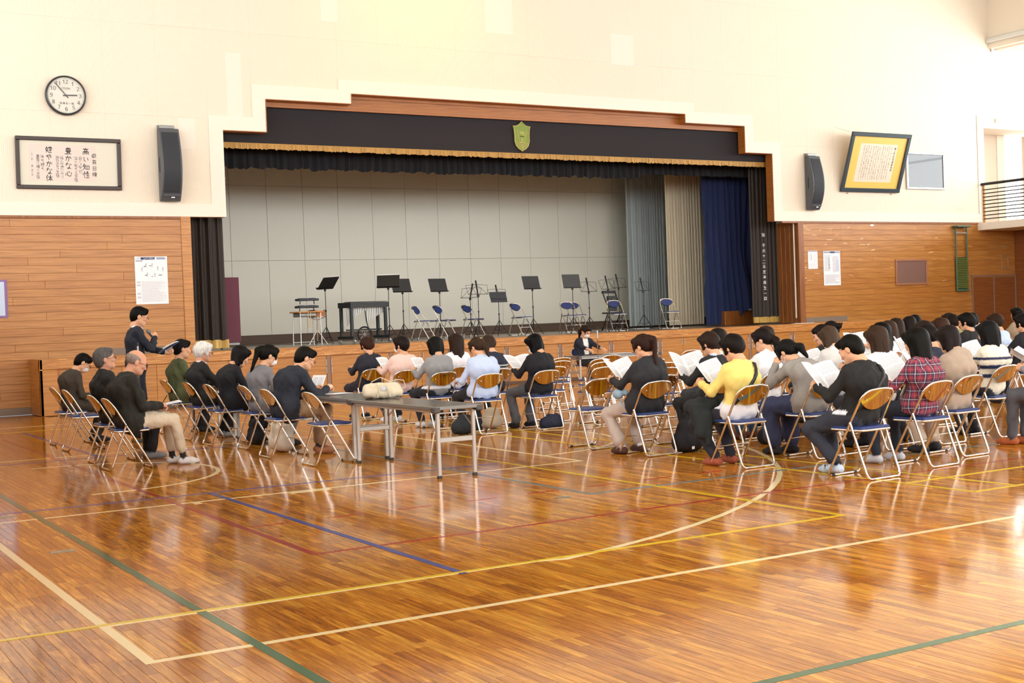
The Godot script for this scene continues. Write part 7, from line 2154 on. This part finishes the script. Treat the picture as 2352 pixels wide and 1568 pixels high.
	b = soft("pouch", "pale blue pouch hanging at the hooded jacket woman's hip", "pouch", Vector3(8.12, 0, -11.42), 0, [ell(Vector3(0, 0.66, 0), Vector3(0.045, 0.06, 0.06), 0, 0.02), ell(Vector3(0.06, 0.67, 0.03), Vector3(0.05, 0.035, 0.04), 0, 0.02)], "8fa6b8", 0.008)
	strap(b, [Vector3(0.0, 0.6, 0.02), Vector3(0.03, 0.5, 0.08), Vector3(0.12, 0.47, 0.14)], 0.008, mat(Color("8fa6b8"), 0.8))
	q = MB.new()   # cross-body strap on the yellow sweater
	# clipboard and papers of the side group
	var cb := thing("clipboard", "blue clipboard with white sheets on the bald man's knee", "clipboard", Vector3(4.13, 0.685, -14.66), deg_to_rad(-90))
	cb.rotation.x = deg_to_rad(8)
	q = MB.new(); q.box(Vector3(0, 0, 0), Vector3(0.27, 0.006, 0.34), 0.002); obj("board", q, mat(Color("29407e"), 0.5), cb)
	q = MB.new(); q.sheet(6, 6, func(u: float, w: float): return Vector3((u - 0.5) * 0.25, 0.008 + 0.012 * sin(u * PI) * w, (0.5 - w) * 0.32), 0.003); obj("sheet", q, M.page, cb)
	pen("black pen in the bald man's hand", Vector3(4.08, 0.745, -14.52), Vector3(0.05, 0.09, 0.03))
	pen("white pen in the navy shirt man's hand", Vector3(5.98, 0.775, -14.32), Vector3(0.09, 0.045, -0.02))
	var sheets := [["open white notebook leaning up in front of the navy shirt man", Vector3(5.95, 0.79, -14.62), 25.0, 60.0], ["white page flat on the table under the navy shirt man's pen", Vector3(6.05, 0.706, -14.2), 20.0, 0.0]]
	for e in sheets:
		var s := thing("loose_page", e[0], "paper", e[1], 0.0, "pages on the tables")
		s.basis = Basis(Vector3.UP, deg_to_rad(-90.0 + e[2])) * Basis(Vector3.RIGHT, deg_to_rad(e[3]))
		q = MB.new(); q.box(Vector3.ZERO, Vector3(0.21, 0.003, 0.29)); obj("sheet", q, M.page, s)
	for e in [["white pages on the table before the white haired man", Vector3(6.0, 0.706, -17.7)], ["dark file on the table before the woman in long black dress", Vector3(6.0, 0.706, -16.7)]]:
		var s := thing("loose_page", e[0], "paper", e[1], deg_to_rad(-90), "pages on the tables")
		q = MB.new(); q.box(Vector3.ZERO, Vector3(0.42, 0.006, 0.29)); obj("sheet", q, M.page if e[0].begins_with("white") else M.dark, s)
	for e in [["open white pages on the far table under the masked woman's hands", Vector3(15.35, 0.706, -21.55), 0.5], ["dark folder on the far table beside the masked woman", Vector3(14.75, 0.706, -21.6), 0.32]]:
		var s := thing("loose_page", e[0], "paper", e[1], 0.0, "pages on the tables")
		q = MB.new(); q.box(Vector3.ZERO, Vector3(e[2], 0.006, 0.28)); obj("sheet", q, M.page if e[0].begins_with("open") else M.dark, s)
	# microphones
	var hm := thing("hand_microphone", "grey hand microphone held to the standing man's mouth", "microphone", Vector3(5.1, 1.44, -18.64))
	hm.basis = Basis(Vector3.BACK, deg_to_rad(32)) * Basis(Vector3.RIGHT, deg_to_rad(-8))
	q = MB.new(); q.lathe([[0.0, -0.13], [0.012, -0.13], [0.019, 0.05], [0.022, 0.06], [0.0, 0.06]], 12); obj("handle", q, mat(Color("3d4040"), 0.4), hm)
	q = MB.new(); q.lathe([[0.022, 0.06], [0.028, 0.075], [0.028, 0.1], [0.018, 0.12], [0.0, 0.125]], 12); obj("grille", q, mat(Color("6b6f6c"), 0.6, 0.3), hm)
	mic_stand("slim chrome microphone stand in front of the standing man", Vector3(4.72, 0, -18.0), 1.32)
	mic_stand("slim chrome microphone stand before the far table", Vector3(14.55, 0, -21.1), 1.2)
	var fo := thing("document_folder", "blue folder with white pages in the standing man's hand", "folder", Vector3(5.36, 1.27, -18.76))
	fo.basis = Basis(Vector3.UP, deg_to_rad(-97)) * Basis(Vector3.RIGHT, deg_to_rad(28))
	q = MB.new(); q.box(Vector3(0, 0, 0), Vector3(0.24, 0.012, 0.34), 0.004); obj("cover", q, mat(Color("27366e"), 0.5), fo)
	q = MB.new(); q.sheet(4, 8, func(u: float, w: float): return Vector3((u - 0.5) * 0.22, 0.01 + 0.016 * sin(w * PI), (0.5 - w) * 0.33), 0.004); obj("sheet", q, M.page, fo)

func mic_stand(label: String, at: Vector3, h: float) -> void:
	var o := thing("microphone_stand", label, "stand", at, 0.0, "microphone stands")
	var q := MB.new(); q.tube([Vector3(0, 0.02, 0), Vector3(0, h * 0.9, 0)], 0.010, 8); obj("pole", q, M.chrome, o)
	q = MB.new(); q.tube([Vector3(0, h * 0.86, 0), Vector3(0, h, 0)], 0.014, 8); obj("clutch", q, M.silver, o)
	q = MB.new(); q.tube([Vector3(0, h, 0), Vector3(0, h + 0.05, 0)], 0.018, 8); obj("clip", q, M.dark, o)
	q = MB.new(); q.lathe([[0.0, 0.0], [0.13, 0.0], [0.13, 0.012], [0.03, 0.035], [0.0, 0.036]], 24); obj("base", q, M.dark, o)

func pen(label: String, at: Vector3, d: Vector3) -> void:
	var q := MB.new(); q.tube([-d * 0.6, d * 0.6], 0.005, 6)
	var o := tag(obj("pen", q, M.dark if label.begins_with("black") else M.paper), label, "pen", "pens")
	o.position = at
